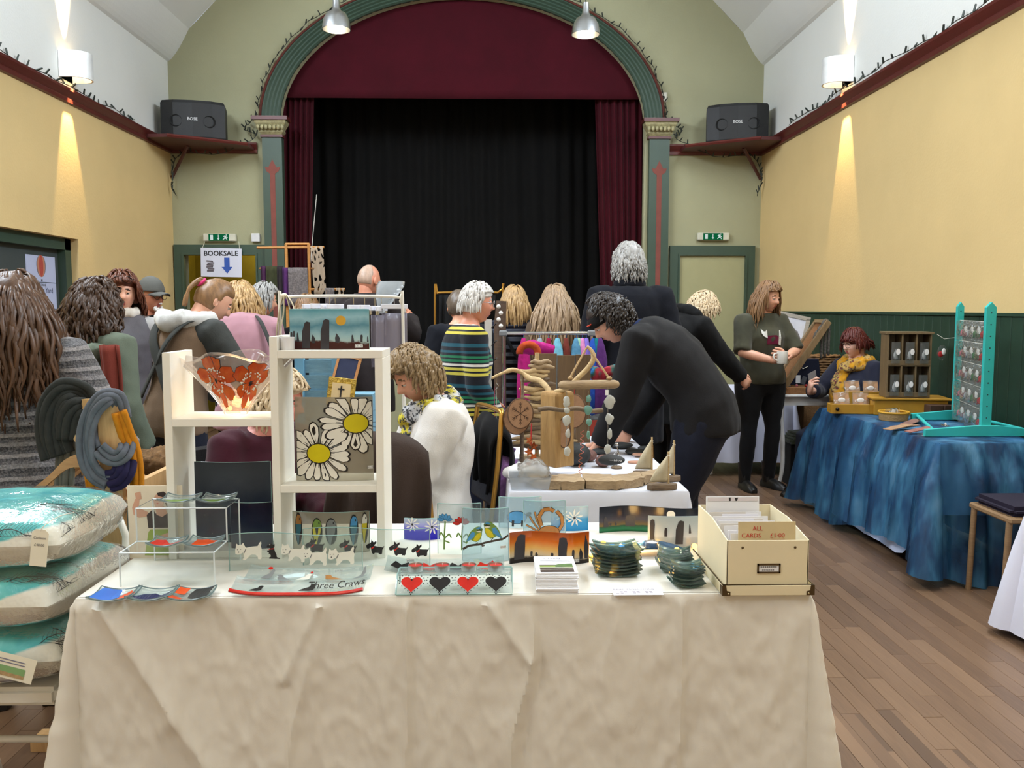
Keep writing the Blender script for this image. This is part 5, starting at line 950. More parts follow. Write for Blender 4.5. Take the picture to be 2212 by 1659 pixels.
for cx,cz,sx_,sz_,sd in((-.36,.58,.56,.36,1),(.64,.58,.52,.37,2)):
 rn=random.Random(sd);pet=[]
 for a,L,w in((.35,1.0,.42),(1.45,1.05,.5),(2.6,1.0,.45),(3.9,.9,.35),(4.7,1.25,.33),(5.5,1.15,.33)):
  f=lambda r,o:(cx+(cos(a)*r*L-sin(a)*o)*sx_,min(.985,max(.10,cz+(sin(a)*r*L+cos(a)*o)*sz_)));q=[f(.1,-.1),f(.6,-w*.8),f(.9,-w*.8),f(1.02,-w*.2),f(.96,w*.3),f(.98,w*.7),f(.7,w*.9),f(.1,.1)];c0=(sum(x[0]for x in q)/8,sum(x[1]for x in q)/8);pet+=[([(c0[0]+(x[0]-c0[0])*1.05,c0[1]+(x[1]-c0[1])*1.05)for x in q],1),(q,0)]
 bpaint('painted_poppy',pet,[POP,ENB]);mb=MB();bpaint('poppy_heart',[(ellp(cx,cz,.13*sx_/.5,.11,14),0)],[ENB],1);mb=MB()
 for i in range(60):a=rn.uniform(0,6.28);r=rn.uniform(.85,1.25);p_=bowl(-PI/2+cx+cos(a)*.22*r*sx_/.5,cz+sin(a)*.17*r,.007);mb.ball(p_,.0016+.001*rn.random(),5,4)
 o=mb.obj('stamen_dots',ENW,t,world=False,smooth=2);o['kind']='stuff'
FLB=emis('warm_fairy_bulb',(255,176,70),9)
mb=MB();[mb.ball(bc+V(q),.006,8,6)for q in((-.015,-.005,.02),(.02,.01,.025),(.0,-.01,.05),(.03,-.012,.045))];lt=mb.obj('light_beads',FLB,t);lt['kind']='stuff'
pl=bpy.data.lights.new('bowl_glow','POINT');pl.energy=.55;pl.color=(1,.66,.3);pl.shadow_soft_size=.02;po=bpy.data.objects.new('bowl_glow',pl);C.objects.link(po);po.location=bc+V((0,0,.05))
# candle cup and tiny print on the shelf top
mb=MB();q=V((at(621,754,2.44).x,2.44,SHZ));mb.lathe([(.0,.001),(.018,0),(.020,.004),(.0205,.036),(.018,.036),(.017,.01),(0,.009)],q,20);solo(mb,'candle_cup',mat('white_ceramic_cup',(226,224,226),.35),'small white candle cup at the left end of the shelf top','cup',smooth=True)
# ---------------------------------------------------------------- acrylic riser with dishes and the pin-up card
ACR=clear('clear_acrylic',(244,248,248),.6,.035,.03,(226,232,236));AED=mat('acrylic_bright_edge',(214,222,222),.1)
t=thing('acrylic_riser','clear acrylic two-step riser at the left end of the glass stall','riser',(-.83,2.27,TZ));ax0,ax1=-.955,-.715
S1=[(2.165,TZ),(2.165,TZ+.088),(2.275,TZ+.088),(2.275,TZ+.178),(2.39,TZ+.178),(2.39,TZ)]
mb=MB()
for(a,b)in zip(S1,S1[1:]):mb.add([(ax0,a[0],a[1]),(ax1,a[0],a[1]),(ax1,b[0],b[1]),(ax0,b[0],b[1])],[(0,1,2,3)])
mb.obj('stepped_sheet',ACR,t)
for x in(ax0,ax1):mb=MB();mb.tube([(x,a,b)for a,b in S1],.0022,6);mb.obj('sheet_edge',AED,t,True)
for y,z in(S1[1],S1[2],S1[3],S1[4]):mb=MB();mb.tube([(ax0,y,z),(ax1,y,z)],.002,6);mb.obj('bent_edge',AED,t,True)
# card with a woman in a black top
cw,chh=.155,.21;t=thing('photo_card','tall cream card printed with a dark-haired woman in a black top, behind the acrylic riser','card',(at(338,1150,2.42).x,2.42,TZ));mb=MB();mb.box((0,0,chh/2),(cw,.003,chh));mb.obj('card_sheet',mat('cream_card_stock',(226,214,190),.6),t,world=False)
class Flat(Panel):
 def __init__(s,root,W,H,fn=None):s.root,s.W,s.H,s.kind,s.sag,s.lean=root,W,H,'flat',0,0;s.fn=fn
 def P(s,u,v,off=0.0):q=V((s.W*(u-.5),-off,s.H*v));return s.fn(q)if s.fn else q
F=Flat(t,cw,chh);SKN=mat('printed_skin',(206,158,132),.6);BLH=mat('printed_dark_hair',(50,38,34),.6)
F.paint('printed_figure',[([(.10,.60),(.08,.70),(.14,.82),(.22,.80),(.20,.70),(.36,.64),(.36,.58),(.20,.56)],0),([(.16,.80),(.14,.90),(.24,.92),(.26,.82)],0),([(.36,.42),(.34,.60),(.46,.68),(.50,.62),(.60,.60),(.74,.63),(.82,.50),(.80,.42)],1),([(.52,.60),(.50,.72),(.66,.72),(.72,.62),(.62,.57)],0),(ellp(.57,.79,.095,.10,16),0),([(.54,.90),(.66,.92),(.76,.86),(.78,.76),(.72,.70),(.68,.76),(.66,.84),(.56,.86)],1),([(.28,.04),(.36,.36),(.40,.40),(.78,.40),(.84,.28),(.80,.04)],2),([(.52,.30),(.60,.22),(.86,.30),(.82,.38)],0),(ellp(.545,.755,.022,.010,8),3),(ellp(.52,.80,.014,.006,8),1),(ellp(.60,.80,.014,.006,8),1)],[SKN,BLH,mat('printed_green_skirt',(150,170,70),.6),ENR],.0022)
def dish(label,px,py,z,w=.10,d=.085,rz=.0,polys=(),mats=(),sag=.012,glass=None,Y=None,group=None,edge=True):
 b=onz(px,py,z)if Y is None else at(px,py,Y);b.z=z;t=thing('glass_dish',label,'dish',b,rz,group);fn=lambda q:V((q.x,q.z-d/2,.003+sag*((2*q.x/w)**2*.75+(2*(q.z-d/2)/d)**2*.55-.0)-q.y))
 mb=MB();mb.grid(lambda u,v:fn(V((w*(u-.5),-.0,d*v))),14,10,.004);mb.obj('slumped_sheet',glass or GLD,t,smooth=True,world=False)
 if edge:
  mb=MB();e=[fn(V((w*(i/12-.5),0,0)))for i in range(13)]+[fn(V((w/2,0,d*i/8)))for i in range(1,9)]+[fn(V((w*(.5-i/12),0,d)))for i in range(1,13)]+[fn(V((-w/2,0,d*(1-i/8))))for i in range(1,9)];mb.tube(e,.0017,5);mb.obj('dish_rim',EDGE2,t,smooth=True,world=False)
 F=Flat(t,w,d,fn);F.kind='arc';F.sag=0
 F.P=lambda u,v,off=0.0:fn(V((w*(u-.5),-.0008-off,d*v)))
 for nm,pl,mt in polys:F.paint(nm,pl,mt,.0005)
 return t
GLD=clear('dish_clear_glass',(242,248,247),.45,.10,.05,(226,234,236));EDGE2=mat('smoke_glass_rim',(110,128,128),.15)
dish('small curved dish with blue and orange glass at the front left corner',248,1293,TZ,polys=[('blue_inlay',[[(.04,.1),(.08,.95),(.55,.95),(.62,.4),(.5,.1)]],mat('cobalt_inlay',(62,112,196),.15,var=.15)),('orange_inlay',[[(.66,.2),(.64,.6),(.8,.85),(.96,.6),(.9,.25)]],ENO)])
dish('small curved dish with a dark blue fish motif in the middle of the front row',330,1292,TZ,polys=[('fish_motif',[[(.08,.3),(.25,.62),(.5,.72),(.7,.55),(.95,.85),(.92,.2),(.7,.4),(.45,.12),(.2,.12)]],mat('navy_inlay',(40,46,86),.15)),('fish_belly',[ellp(.36,.42,.12,.16,12)],ENW)])
dish('small curved dish with orange, white and black glass beside the fish dish',413,1292,TZ,polys=[('orange_inlay',[[(.06,.6),(.1,.97),(.36,.97),(.3,.6)],[(.06,.06),(.08,.4),(.34,.3),(.36,.06)]],ENO),('black_inlay',[[(.45,.35),(.42,.7),(.5,.97),(.96,.97),(.96,.2),(.7,.06)]],ENB)])
z1,z2=TZ+.0905,TZ+.1805
dish('clear curved dish with a red poppy on the lower riser step',320,1,z1,w=.085,d=.075,Y=2.222,polys=[('red_inlay',[[(.05,.2),(.1,.75),(.35,.85),(.55,.55),(.9,.75),(.85,.2),(.5,.1)]],ENR)]);dish('clear curved dish with an orange poppy on the lower riser step',404,1,z1,w=.085,d=.075,Y=2.222,polys=[('orange_inlay',[[(.2,.15),(.2,.8),(.5,.9),(.85,.7),(.8,.2)]],ENO)])
dish('clear curved dish with a yellow leaf on the left of the upper riser step',352,1,z2,w=.095,d=.08,Y=2.335,polys=[('leaf_inlay',[[(.05,.3),(.3,.62),(.62,.7),(.95,.5),(.6,.25),(.3,.2)]],ENG),('yellow_inlay',[ellp(.6,.46,.16,.1,12)],ENY)]);dish('clear curved dish with a yellow leaf on the right of the upper riser step',437,1,z2,w=.085,d=.08,Y=2.335,polys=[('leaf_inlay',[[(.05,.3),(.3,.62),(.62,.7),(.95,.5),(.6,.25),(.3,.2)]],ENG),('yellow_inlay',[ellp(.55,.46,.2,.12,12)],ENY)])
# long dishes
def longdish(label,pxl,pxr,pyb,H,polys,rim=None,text=None):
 b=onz((pxl+pxr)/2,pyb,TZ);w=(pxr-pxl)/1850*b.y;d=.075;t=thing('long_glass_dish',label,'dish',b);fn=lambda q:V((q.x,q.z,.004+.012*(2*q.x/w)**4+.016*(q.z/d)**2-q.y));mb=MB();mb.grid(lambda u,v:fn(V((w*(u-.5),0,d*v))),30,8,.004);mb.obj('slumped_sheet',GLD,t,smooth=True,world=False)
 F=Flat(t,w,d,fn);F.P=lambda u,v,off=0.0:fn(V((w*(u-.5),-.0010-off,d*v)));F.kind='arc'
 if rim:mb=MB();mb.tube([fn(V((w*(i/24-.5),-.001,.004)))for i in range(25)],.0062,8,flat=.75);mb.obj('coloured_rim',rim,t,smooth=True,world=False)
 for nm,pl,mt in polys:F.paint(nm,pl,mt,.0006)
 if text:
  mb=MB();mb.text(text[0],text[1],None,fn=lambda p:fn(V((w*(text[2]-.5)+p.x,-.0022,d*text[3]+p.z*1.6))));mb.obj('painted_lettering',ENB,t,world=False)
CROW=[(0,.1),(.12,.3),(.35,.5),(.55,.62),(.68,.95),(.86,1),(1,.85),(.9,.75),(.92,.5),(.85,.25),(.6,.1)]
longdish('long curved glass dish with a red rim, painted crows and the words Three Craws',492,786,1289,.05,[('painted_crow',[place(CROW,.13,.22,.1,.42)],ENB),('painted_crow',[place(CROW,.50,.25,.13,.5)],ENB)],ENR,('Three Craws',.027,.78,.62))
longdish('long curved glass dish painted with hens and a cockerel',524,800,1262,.05,[('painted_cockerel',[(place(CROW,.12,.2,.09,.7),0),(ellp(.165,.92,.02,.08,8),1)],[ENGR,ENR]),('painted_hen',[place(CROW,.24,.1,.13,.5,True)],ENGR),('painted_hen',[(place(CROW,.40,.15,.12,.5),0),(ellp(.51,.72,.012,.06,8),1)],[ENW,ENR]),('painted_hen',[(place(CROW,.62,.15,.16,.42,True),0)],[ENBR]),('painted_grass',[[(.84,.1),(.94,.2),(.985,.95),(.955,.5),(.94,.95),(.92,.4)]],ENGR)])
# heart tealight holders
def heart(P,x,y,w,m):
 a=w*P.ar();pts=[(x+w*.5*(16*sin(t)**3)/16,y+a*.5*(13*cos(t)-5*cos(2*t)-2*cos(3*t)-cos(4*t))/16)for t in[i*2*PI/28 for i in range(28)]]
 dots=[(ellp(x+(q[0]-x)*1.22,y+(q[1]-y)*1.2,.0058,.0058*P.ar(),6),1)for q in pts];P.paint('painted_heart',[(pts,0)]+dots,[m,ENB])
def heartholder(label,pxl,pxr,pyb,H=.062,tea=True):
 b=onz((pxl+pxr)/2,pyb,TZ);w=(pxr-pxl)/1850*b.y;t=thing('heart_tealight_holder',label,'candle holder',b);F=Flat(t,w,H,lambda q:V((q.x,q.z*.70+q.y*.7,.003+q.z*.62-q.y*.7)))
 mb=MB();mb.grid(lambda u,v:F.P(u,v),12,2,.005);mb.grid(lambda u,v:F.P(u,1)+V((0,.055*v,.0-.0*v)),12,2,.005);mb.obj('bent_sheet',GLD,t,world=False)
 mb=MB();mb.tube([F.P(0,0),F.P(0,1),F.P(0,1)+V((0,.055,0)),F.P(1,1)+V((0,.055,0)),F.P(1,1),F.P(1,0),F.P(0,0)],.0022,5);mb.obj('polished_edge',EDGE,t,smooth=True,world=False)
 mb=MB();mb.tube([F.P(0,1)+V((0,.05,0)),F.P(0,1)+V((0,.055,-F.P(0,1).z+.003))],.003,6);mb.tube([F.P(1,1)+V((0,.05,0)),F.P(1,1)+V((0,.055,-F.P(0,1).z+.003))],.003,6);mb.obj('glass_foot',EDGE,t,smooth=True,world=False)['kind']='stuff'
 for i,m in enumerate((ENR,ENB,ENR,ENB)):heart(F,.13+.243*i,.52,.185,m)
 return[wm(t)@(F.P(.15+.235*i,1)+V((0,.026,.0005)))for i in range(4)]
TIN=mat('tealight_aluminium',(196,196,198),.3,1);WAXR=mat('red_candle_wax',(196,50,44),.4);WAXW=mat('white_candle_wax',(236,232,224),.45);WICK=mat('cotton_wick',(224,216,200),.8)
def tealight(p,wax,label,group=None,s=1.0):
 t=thing('tealight',label,'candle',p,group=group);mb=MB();mb.lathe([(0,.0),(.018,0),(.019,.001),(.0195,.016),(.0185,.016),(.018,.013)],p,24);mb.obj('metal_cup',TIN,t,True);mb=MB();mb.lathe([(.018,.0125),(.010,.0135),(0.0005,.014)],p,20);mb.obj('wax',wax,t,True);mb=MB();mb.tube([p+V((0,0,.0135)),p+V((.001,0,.019)),p+V((.004,0,.022))],.0008,5);mb.obj('wick',WICK,t)
for i,q in enumerate(heartholder('bent glass tealight holder with two red and two black hearts, nearest the edge',852,1110,1286)):tealight(q,WAXR,'red tealight on the heart holder, %s from the left'%('first','second','third','fourth')[i],'red tealights on the heart holder')
longdish('long curved glass dish with black and red hearts behind the heart tealight holder',828,1092,1240,.05,[('painted_heart',[place([(0,.3),(.2,.75),(.5,.5),(.8,.75),(1,.3),(.5,.0)],x,.15,.18,.8)],m)for x,m in((.04,ENB),(.28,ENR),(.52,ENB),(.76,ENR))])
# leaflets, stack of stapled booklets
lb=onz(1207,1283,TZ);lb.y+=.075;t=thing('leaflet_stack','fanned stack of white leaflets with a garden photograph on the cover','leaflets',V((lb.x,lb.y,TZ)),-.06);PAP=mat('white_leaflet_paper',(232,231,232),.6,var=.02);sm=None
for i in range(17):
 if sm is None:mb=MB();mb.box((0,0,.0012),(.105,.148,.0022));o=mb.obj('leaflet',PAP,t,world=False);sm=o
 else:o=sm.copy();C.objects.link(o)
 o.location=(RN.uniform(-.002,.002)-.004*max(0,(i-4)/12),RN.uniform(-.0025,.0025)+.0016*i*(i>4),.0026*i);o.rotation_euler=(0,0,RN.uniform(-.02,.02)+.004*i)
o.rotation_euler=(0,0,.06);zt=.0026*17-.0002;F=Flat(o,.105,.148,lambda q:V((q.x,q.z-.074,.0026-q.y*.3)))
F.paint('cover_photo',[([(.10,.06),(.10,.48),(.92,.48),(.92,.06)],0),([(.10,.36),(.10,.44),(.92,.44),(.92,.34)],1),([(.5,.34),(.46,.46),(.6,.52),(.92,.55),(.92,.36)],2),([(.10,.20),(.10,.23),(.92,.23),(.92,.20)],3),([(.10,.31),(.10,.34),(.92,.33),(.92,.31)],3)],[mat('print_dark_soil',(70,58,52),.5,var=.3,sc=60),mat('print_lawn_green',(150,176,90),.5),mat('print_tree_green',(84,112,64),.5,var=.3,sc=60),mat('print_pale_path',(190,190,176),.5)],.0008)
mb=MB()
for tx,sz,u,v in(('THE',.007,.56,.93),('Orkney',.015,.45,.86)):mb.text(tx,sz,None,fn=lambda p,u=u,v=v:V((.105*(u-.5)+p.x,.148*v-.074+p.z,.0031)))
for v in(.77,.71,.66):mb.add([F.P(u,w,.0012)for u,w in((.14+.3*(v<.7),v),(.9,v),(.9,v+.012),(.14+.3*(v<.7),v+.012))],[(0,1,2,3)])
mb.obj('cover_lettering',mat('grey_print',(120,120,140),.7),o,world=False)
# price note on the cloth
nb=onz(1380,1287,TZ);t=thing('price_note','white hand-lettered note reading rejects/seconds at the table edge','note',V((nb.x,nb.y,TZ+.0012)));mb=MB();mb.box((0,.028,.0004),(.125,.055,.0008));mb.obj('note_sheet',PAP,t,world=False);mb=MB();mb.text('REJECTS/SECONDS',.0125,None,fn=lambda p:V((p.x-.006,.042+p.z*1.0,.0014)));mb.obj('pencil_lettering',mat('faint_ink',(150,140,150),.8),t,world=False);mb=MB()
for k in range(2):
 for i in range(9):
  if i in(3,6):continue
  x=-.05+i*.0105;mb.box((x,.026-.011*k,.0011),(.0075,.0016+.002*((i*7+k)%3)/2,.0004))
o=mb.obj('scribbled_lines',mat('faint_ink',(150,140,150),.8),t,world=False);o['kind']='stuff'
# stacked slumped coasters
def coasters(px,pyb,n,w,names,rz=0,seed=0):
 b=onz(px,pyb,TZ);b.y+=w*.42;rn=random.Random(seed);z=TZ+.001
 cols=[(86,120,112),(120,160,150),(70,92,84),(130,170,166),(98,136,130),(80,110,124),(150,182,172)]
 for i in range(n):
  c=rn.choice(cols)if i<n-1 else cols[1];k='coaster_glass_%d'%cols.index(c);m=clear(k,(214,230,227),.9,.30,.06,tuple(int(x*.72)for x in c));t=thing('glass_coaster',names%(('bottom','second lowest','third lowest','fourth lowest','fifth lowest','sixth lowest','seventh lowest','eighth lowest')[i]if i<n-1 else 'topmost'),'coaster',V((b.x+rn.uniform(-.004,.004),b.y+rn.uniform(-.004,.004),z)),rz+rn.uniform(-.12,.12),names.split('%s ')[1])
  sg=.011;f=lambda u,v:V((w*(u-.5),w*.92*(v-.5),.002+sg*((2*u-1)**2*.9+.35*(2*v-1)**2)));mb=MB();mb.grid(f,10,8,.0035);mb.obj('slumped_sheet',m,t,smooth=True,world=False)
  if i==n-1:mb=MB();[mb.ball(f(rn.uniform(.1,.9),rn.uniform(.05,.9))+V((0,0,.0006)),(rn.uniform(.003,.009),rn.uniform(.003,.008),.0008),8,4)for _ in range(4)];o=mb.obj('frit_specks',(ENT,ENBL,ENGR)[seed%3],t,smooth=2,world=False);o['kind']='stuff'
  z+=.0088
 return V((b.x,b.y,z))
coasters(1336,1249,8,.118,'%s coaster of the large stack beside the leaflets',.05,1);coasters(1462,1240,6,.084,'%s coaster of the small stack behind, near the card box',-.1,2);coasters(1487,1272,6,.078,'%s coaster of the small stack in front of the card box',.05,3)
# single tealight on a blue boat-shaped holder
hb=at(1408,1192,2.42);hb.z=TZ;t=thing('boat_candle_holder','iridescent blue boat-shaped glass candle holder behind the coasters','candle holder',hb);mb=MB();BO=lambda u,v:V((.21*(u-.5),.08*(v-.5)*(1-.8*(2*u-1)**2),.022-.020*(2*u-1)**2+.010*(2*v-1)**2));mb.grid(BO,18,6,.004);mb.obj('arched_sheet',clear('iridescent_blue_glass',(120,160,190),.95,.4,.05,(60,96,130)),t,smooth=True,world=False);tealight(hb+V((0,0,.0225)),WAXW,'white tealight on the blue boat-shaped holder')
# fairy lights lying among the glass
mb=MB();pts=[at(px,py,Y)for px,py,Y in((1276,1206,2.36),(1303,1176,2.50),(1330,1186,2.45),(1364,1182,2.47),(1420,1190,2.5),(1462,1196,2.42),(1500,1182,2.46))]
for q in pts:q.z=TZ+.009
t=thing('string_lights','string of warm glowing fairy lights lying among the glass coasters','string lights',pts[3]*1.0);mb.tube(smooth_path(pts),.0011,5);mb.obj('wire',mat('silver_wire',(190,186,176),.3,1),t)
for q in pts:
 mb=MB();mb.ball(q+V((0,0,.004)),(.0085,.0085,.0085),10,8);mb.obj('bulb',FLB,t,True)
pl=bpy.data.lights.new('fairy_glow','POINT');pl.energy=.35;pl.color=(1,.6,.2);pl.shadow_soft_size=.02;po=bpy.data.objects.new('fairy_glow',pl);C.objects.link(po);po.location=pts[3]+V((.02,0,.02))
# card box on its own lid
bx=onz(1568,1284,TZ);BX0,BX1,BY0,BY1=bx.x,onz(1746,1284,TZ).x,bx.y,bx.y+.30;t=thing('card_box','cream card storage box with brass fittings at the right end of the stall','box',((BX0+BX1)/2,(BY0+BY1)/2,TZ));CB=mat('cream_box_paper',(228,214,178),.7,var=.03);BRS=mat('aged_brass',(98,82,58),.4,.8,var=.2);zb=TZ+.004;hF,hB=.137,.158
def bb(a,b,nm,m=CB,bv=.001):q=MB();q.bx(a,b);return q.obj(nm,m,t,bev=bv)
lid=bb((BX0-.012,BY0-.012,TZ),(BX1+.012,BY0-.007,TZ+.026),'lid_front');bb((BX0-.012,BY0-.012,TZ),(BX0-.007,BY1+.012,TZ+.026),'lid_side');bb((BX1+.007,BY0-.012,TZ),(BX1+.012,BY1+.012,TZ+.026),'lid_side');bb((BX0-.012,BY0-.012,TZ),(BX1+.012,BY1+.012,TZ+.003),'lid_base')
q=MB();e=.0022;q.tube([(BX0-.010,BY1+.01,TZ+.027),(BX0-.010,BY0-.010,TZ+.027),(BX1+.010,BY0-.010,TZ+.027),(BX1+.010,BY1+.01,TZ+.027)],e,6);q.obj('lid_edging',BRS,t,True)
for s_,xx in((1,BX0-.0125),(-1,BX1+.0125)):
 q=MB();q.prism([(0,0),(s_*.020,0),(s_*.020,.010),(s_*.011,.012),(s_*.009,.026),(0,.026)],.0015,T((xx,BY0-.0135,TZ+.001)));q.box((xx+s_*.0005,BY0-.002,TZ+.013),(.0015,.022,.024));c=q.obj('metal_corner',BRS,t)
 q=MB();q.ball((xx+s_*.015,BY0-.014,TZ+.006),(.0025,.0015,.0025),8,6);q.obj('corner_rivet',mat('bright_rivet',(200,190,160),.25,1),c,True)
bb((BX0,BY0,zb),(BX1,BY0+.003,TZ+hF),'box_front');bb((BX0,BY1-.003,zb),(BX1,BY1,TZ+hB),'box_back')
for xx in(BX0,BX1-.003):q=MB();q.add([(xx,BY0,zb),(xx,BY1,zb),(xx,BY1,TZ+hB),(xx,BY0+.15,TZ+hB),(xx,BY0,TZ+hF),(xx+.003,BY0,zb),(xx+.003,BY1,zb),(xx+.003,BY1,TZ+hB),(xx+.003,BY0+.15,TZ+hB),(xx+.003,BY0,TZ+hF)],[(0,1,2,3,4),(9,8,7,6,5),(0,4,9,5),(4,3,8,9),(3,2,7,8),(1,0,5,6),(2,1,6,7)]);q.obj('box_side',CB,t)
for f_ in(.19,.83):q=MB();q.ball((BX0+(BX1-BX0)*f_,BY0-.001,TZ+.119),(.0032,.0016,.0032),8,6);q.obj('rivet',BRS,t,True)
lx,lz,lw,lh=BX0+(BX1-BX0)*.515,TZ+.066,.058,.024;q=MB()
for a,b in(((lx-lw/2,lz-lh/2),(lx+lw/2,lz-lh/2+.004)),((lx-lw/2,lz+lh/2-.004),(lx+lw/2,lz+lh/2)),((lx-lw/2,lz-lh/2),(lx-lw/2+.004,lz+lh/2)),((lx+lw/2-.004,lz-lh/2),(lx+lw/2,lz+lh/2))):q.bx((a[0],BY0-.003,a[1]),(b[0],BY0,b[1]))
o=q.obj('label_holder',BRS,t);q=MB();q.bx((lx-lw/2+.003,BY0-.0012,lz-lh/2+.003),(lx+lw/2-.003,BY0,lz+lh/2-.003));o2=q.obj('paper_label',PAP,o);q=MB()
for k in range(2):
 for i in range(8-2*k):q.box((lx-.019+k*.004+i*.0052,BY0-.0016,lz+.004-.008*k),(.0036,.0004,.0022))
q.obj('label_script',INK,o)['kind']='stuff'
# cards standing inside the box
CARDC=[mat('white_card_%d'%i,c,.6,var=.02)for i,c in enumerate(((232,230,232),(224,222,228),(214,206,196)))]
for i in range(13):
 y=BY0+.035+i*.019;q=MB();w_=.10 if i%3 else.15;x_=BX0+.02+w_/2+(.0 if i%2 else.03)*(w_<.12);q.box((x_,y,TZ+.012+.065),(w_,.0018,.135+.003*(i%4)),rot(0,-.10));nm=('first','second','third','fourth','fifth','sixth','seventh','eighth','ninth','tenth','eleventh','twelfth','rearmost')[i]
 solo(q,'greeting_card',CARDC[i%3],'greeting card filed in the cream box, %s from the front'%nm if i<12 else 'greeting card filed in the cream box, rearmost of the row','card','greeting cards in the cream box')
q=MB();q.box(((BX0+BX1)/2-.01,BY1-.02,TZ+.095),(.15,.002,.18),rot(0,-.06));o=solo(q,'greeting_card',PAP,'tallest card at the back of the cream box, printed with two black figures','card');F=Flat(o,.15,.18,lambda q_:V((q_.x,q_.y-.0135+(q_.z-.09)*.06-0,q_.z)));F.paint('printed_border',[([(.03,.93),(.03,.985),(.97,.985),(.97,.93)],0),([(.43,.93),(.42,.985),(.46,.985),(.46,.93)],1),([(.55,.93),(.53,.985),(.57,.975),(.60,.985),(.58,.93)],1)],[mat('pale_print',(214,204,204),.6),ENB],-.0105)
KR=mat('buff_card',(206,186,142),.7);pc=V((BX0+(BX1-BX0)*.5+.004,BY0+.022,0));t2=thing('price_sign','buff sign reading ALL CARDS £1.00 in red handwriting in the card box','sign',(pc.x,pc.y,TZ+.06));mb=MB();mb.box((0,.0,.058),(.145,.0016,.12),rot(0,-.06));o=mb.obj('sign_card',KR,t2,world=False);mb=MB();RI=mat('red_biro',(196,48,40),.6)
for tx,sx_,x,z in(('ALL',.0155,-.024,.101),('CARDS',.0155,-.040,.083),('£1·00',.0165,.026,.083)):mb=MB();mb.text(tx,sx_,None,fn=lambda p,x=x,z=z:V((x+p.x,-.0022+(z+p.z-.058)*.06,z+p.z)));mb.obj('sign_lettering',RI,t2,world=False)
mb=MB();mb.add([(.009,-.0012,.0735),(.045,-.0012,.0738),(.045,-.0012,.0748),(.009,-.0012,.0745)],[(0,1,2,3)]);mb.obj('underline',RI,t2,world=False)
# ================================================================ CUSHIONS ON A WHITE CHAIR, RACK WITH HANGERS
WMET=mat('white_enamelled_steel',(228,224,212),.35,var=.03);cxx=-1.36;t=thing('folding_chair','white enamelled metal folding chair carrying the wrapped cushions','chair',(cxx,2.42,0));SZ=.455
mb=MB();mb.bx((cxx-.22,2.20,SZ-.05),(cxx+.21,2.62,SZ));mb.obj('seat',WMET,t,bev=.012,seg=2)
for x in(cxx-.20,cxx+.19):
 mb=MB();mb.tube(smooth_path([(x,2.26,SZ-.04),(x,2.30,.25),(x,2.14,.0)]if x<cxx else[(x,2.26,SZ-.04),(x,2.30,.25),(x,2.14,.0)]),.012,8);mb.obj('front_leg',WMET,t,True);mb=MB();mb.tube([(x,2.5,SZ-.04),(x,2.62,.0)],.012,8);mb.obj('rear_leg',WMET,t,True)
mb=MB();mb.tube(smooth_path([(cxx-.17,2.36,0),(cxx-.17,2.36,.19),(cxx-.15,2.36,.225),(cxx-.11,2.36,.235),(cxx+.12,2.36,.235),(cxx+.15,2.36,.22),(cxx+.16,2.36,.19),(cxx+.16,2.36,0)],3),.011,8);mb.obj('leg_loop',WMET,t,True)
mb=MB();mb.tube(smooth_path([(cxx-.2,2.58,SZ-.03),(cxx-.2,2.66,.8),(cxx+.19,2.66,.8),(cxx+.19,2.58,SZ-.03)],5),.012,8);mb.obj('back_frame',WMET,t,True)
t_=NT('turquoise_cream_print');vec=t_.coord('Object');sep=t_.n('SeparateXYZ',Vector=vec);n=t_.noise(vec,5,3);k=t_.math('ADD',t_.math('ADD',t_.math('MULTIPLY',sep.outputs[2],7.0),t_.math('MULTIPLY',sep.outputs[0],-2.2)),t_.math('MULTIPLY',t_.math('SUBTRACT',n,.5),.5));k=t_.math('ADD',k,.16);tq=t_.ramp(t_.noise(vec,9,3),[(.35,lin((48,168,176))),(.65,lin((120,214,204)))])
CUSH=t_.out(t_.pbr(t_.mix(t_.ramp(k,[(.02,(0,0,0)),(.07,(1,1,1))]),lin((232,226,210)),tq),.7,0,t_.bump(t_.noise(vec,14,3),.5,.02)))
FILM=clear('crinkled_cellophane',(250,251,251),.5,.02,.06,(240,244,244),bump=.2,edge=.2);TWIG=mat('printed_twig_ink',(58,56,54),.7)
def pillow(u,v,top,W=.50,D=.47,Hh=.094,k=0.0,seed=0):
 x,y=2*u-1,2*v-1;e=max(0,(1-abs(x)**2.6)*(1-abs(y)**2.6))**.27;z=Hh*e*(1 if top else-1);w=1-.06*(1-abs(x))*abs(y)**3-.0;wr=.008*noise.noise(V((x*3+seed,y*3,top*2)))*e
 return V((x*W/2*(1-.05*y*y),y*D/2*(1-.05*x*x),z+wr))
lab=('lowest','middle','top');zc=SZ+.081
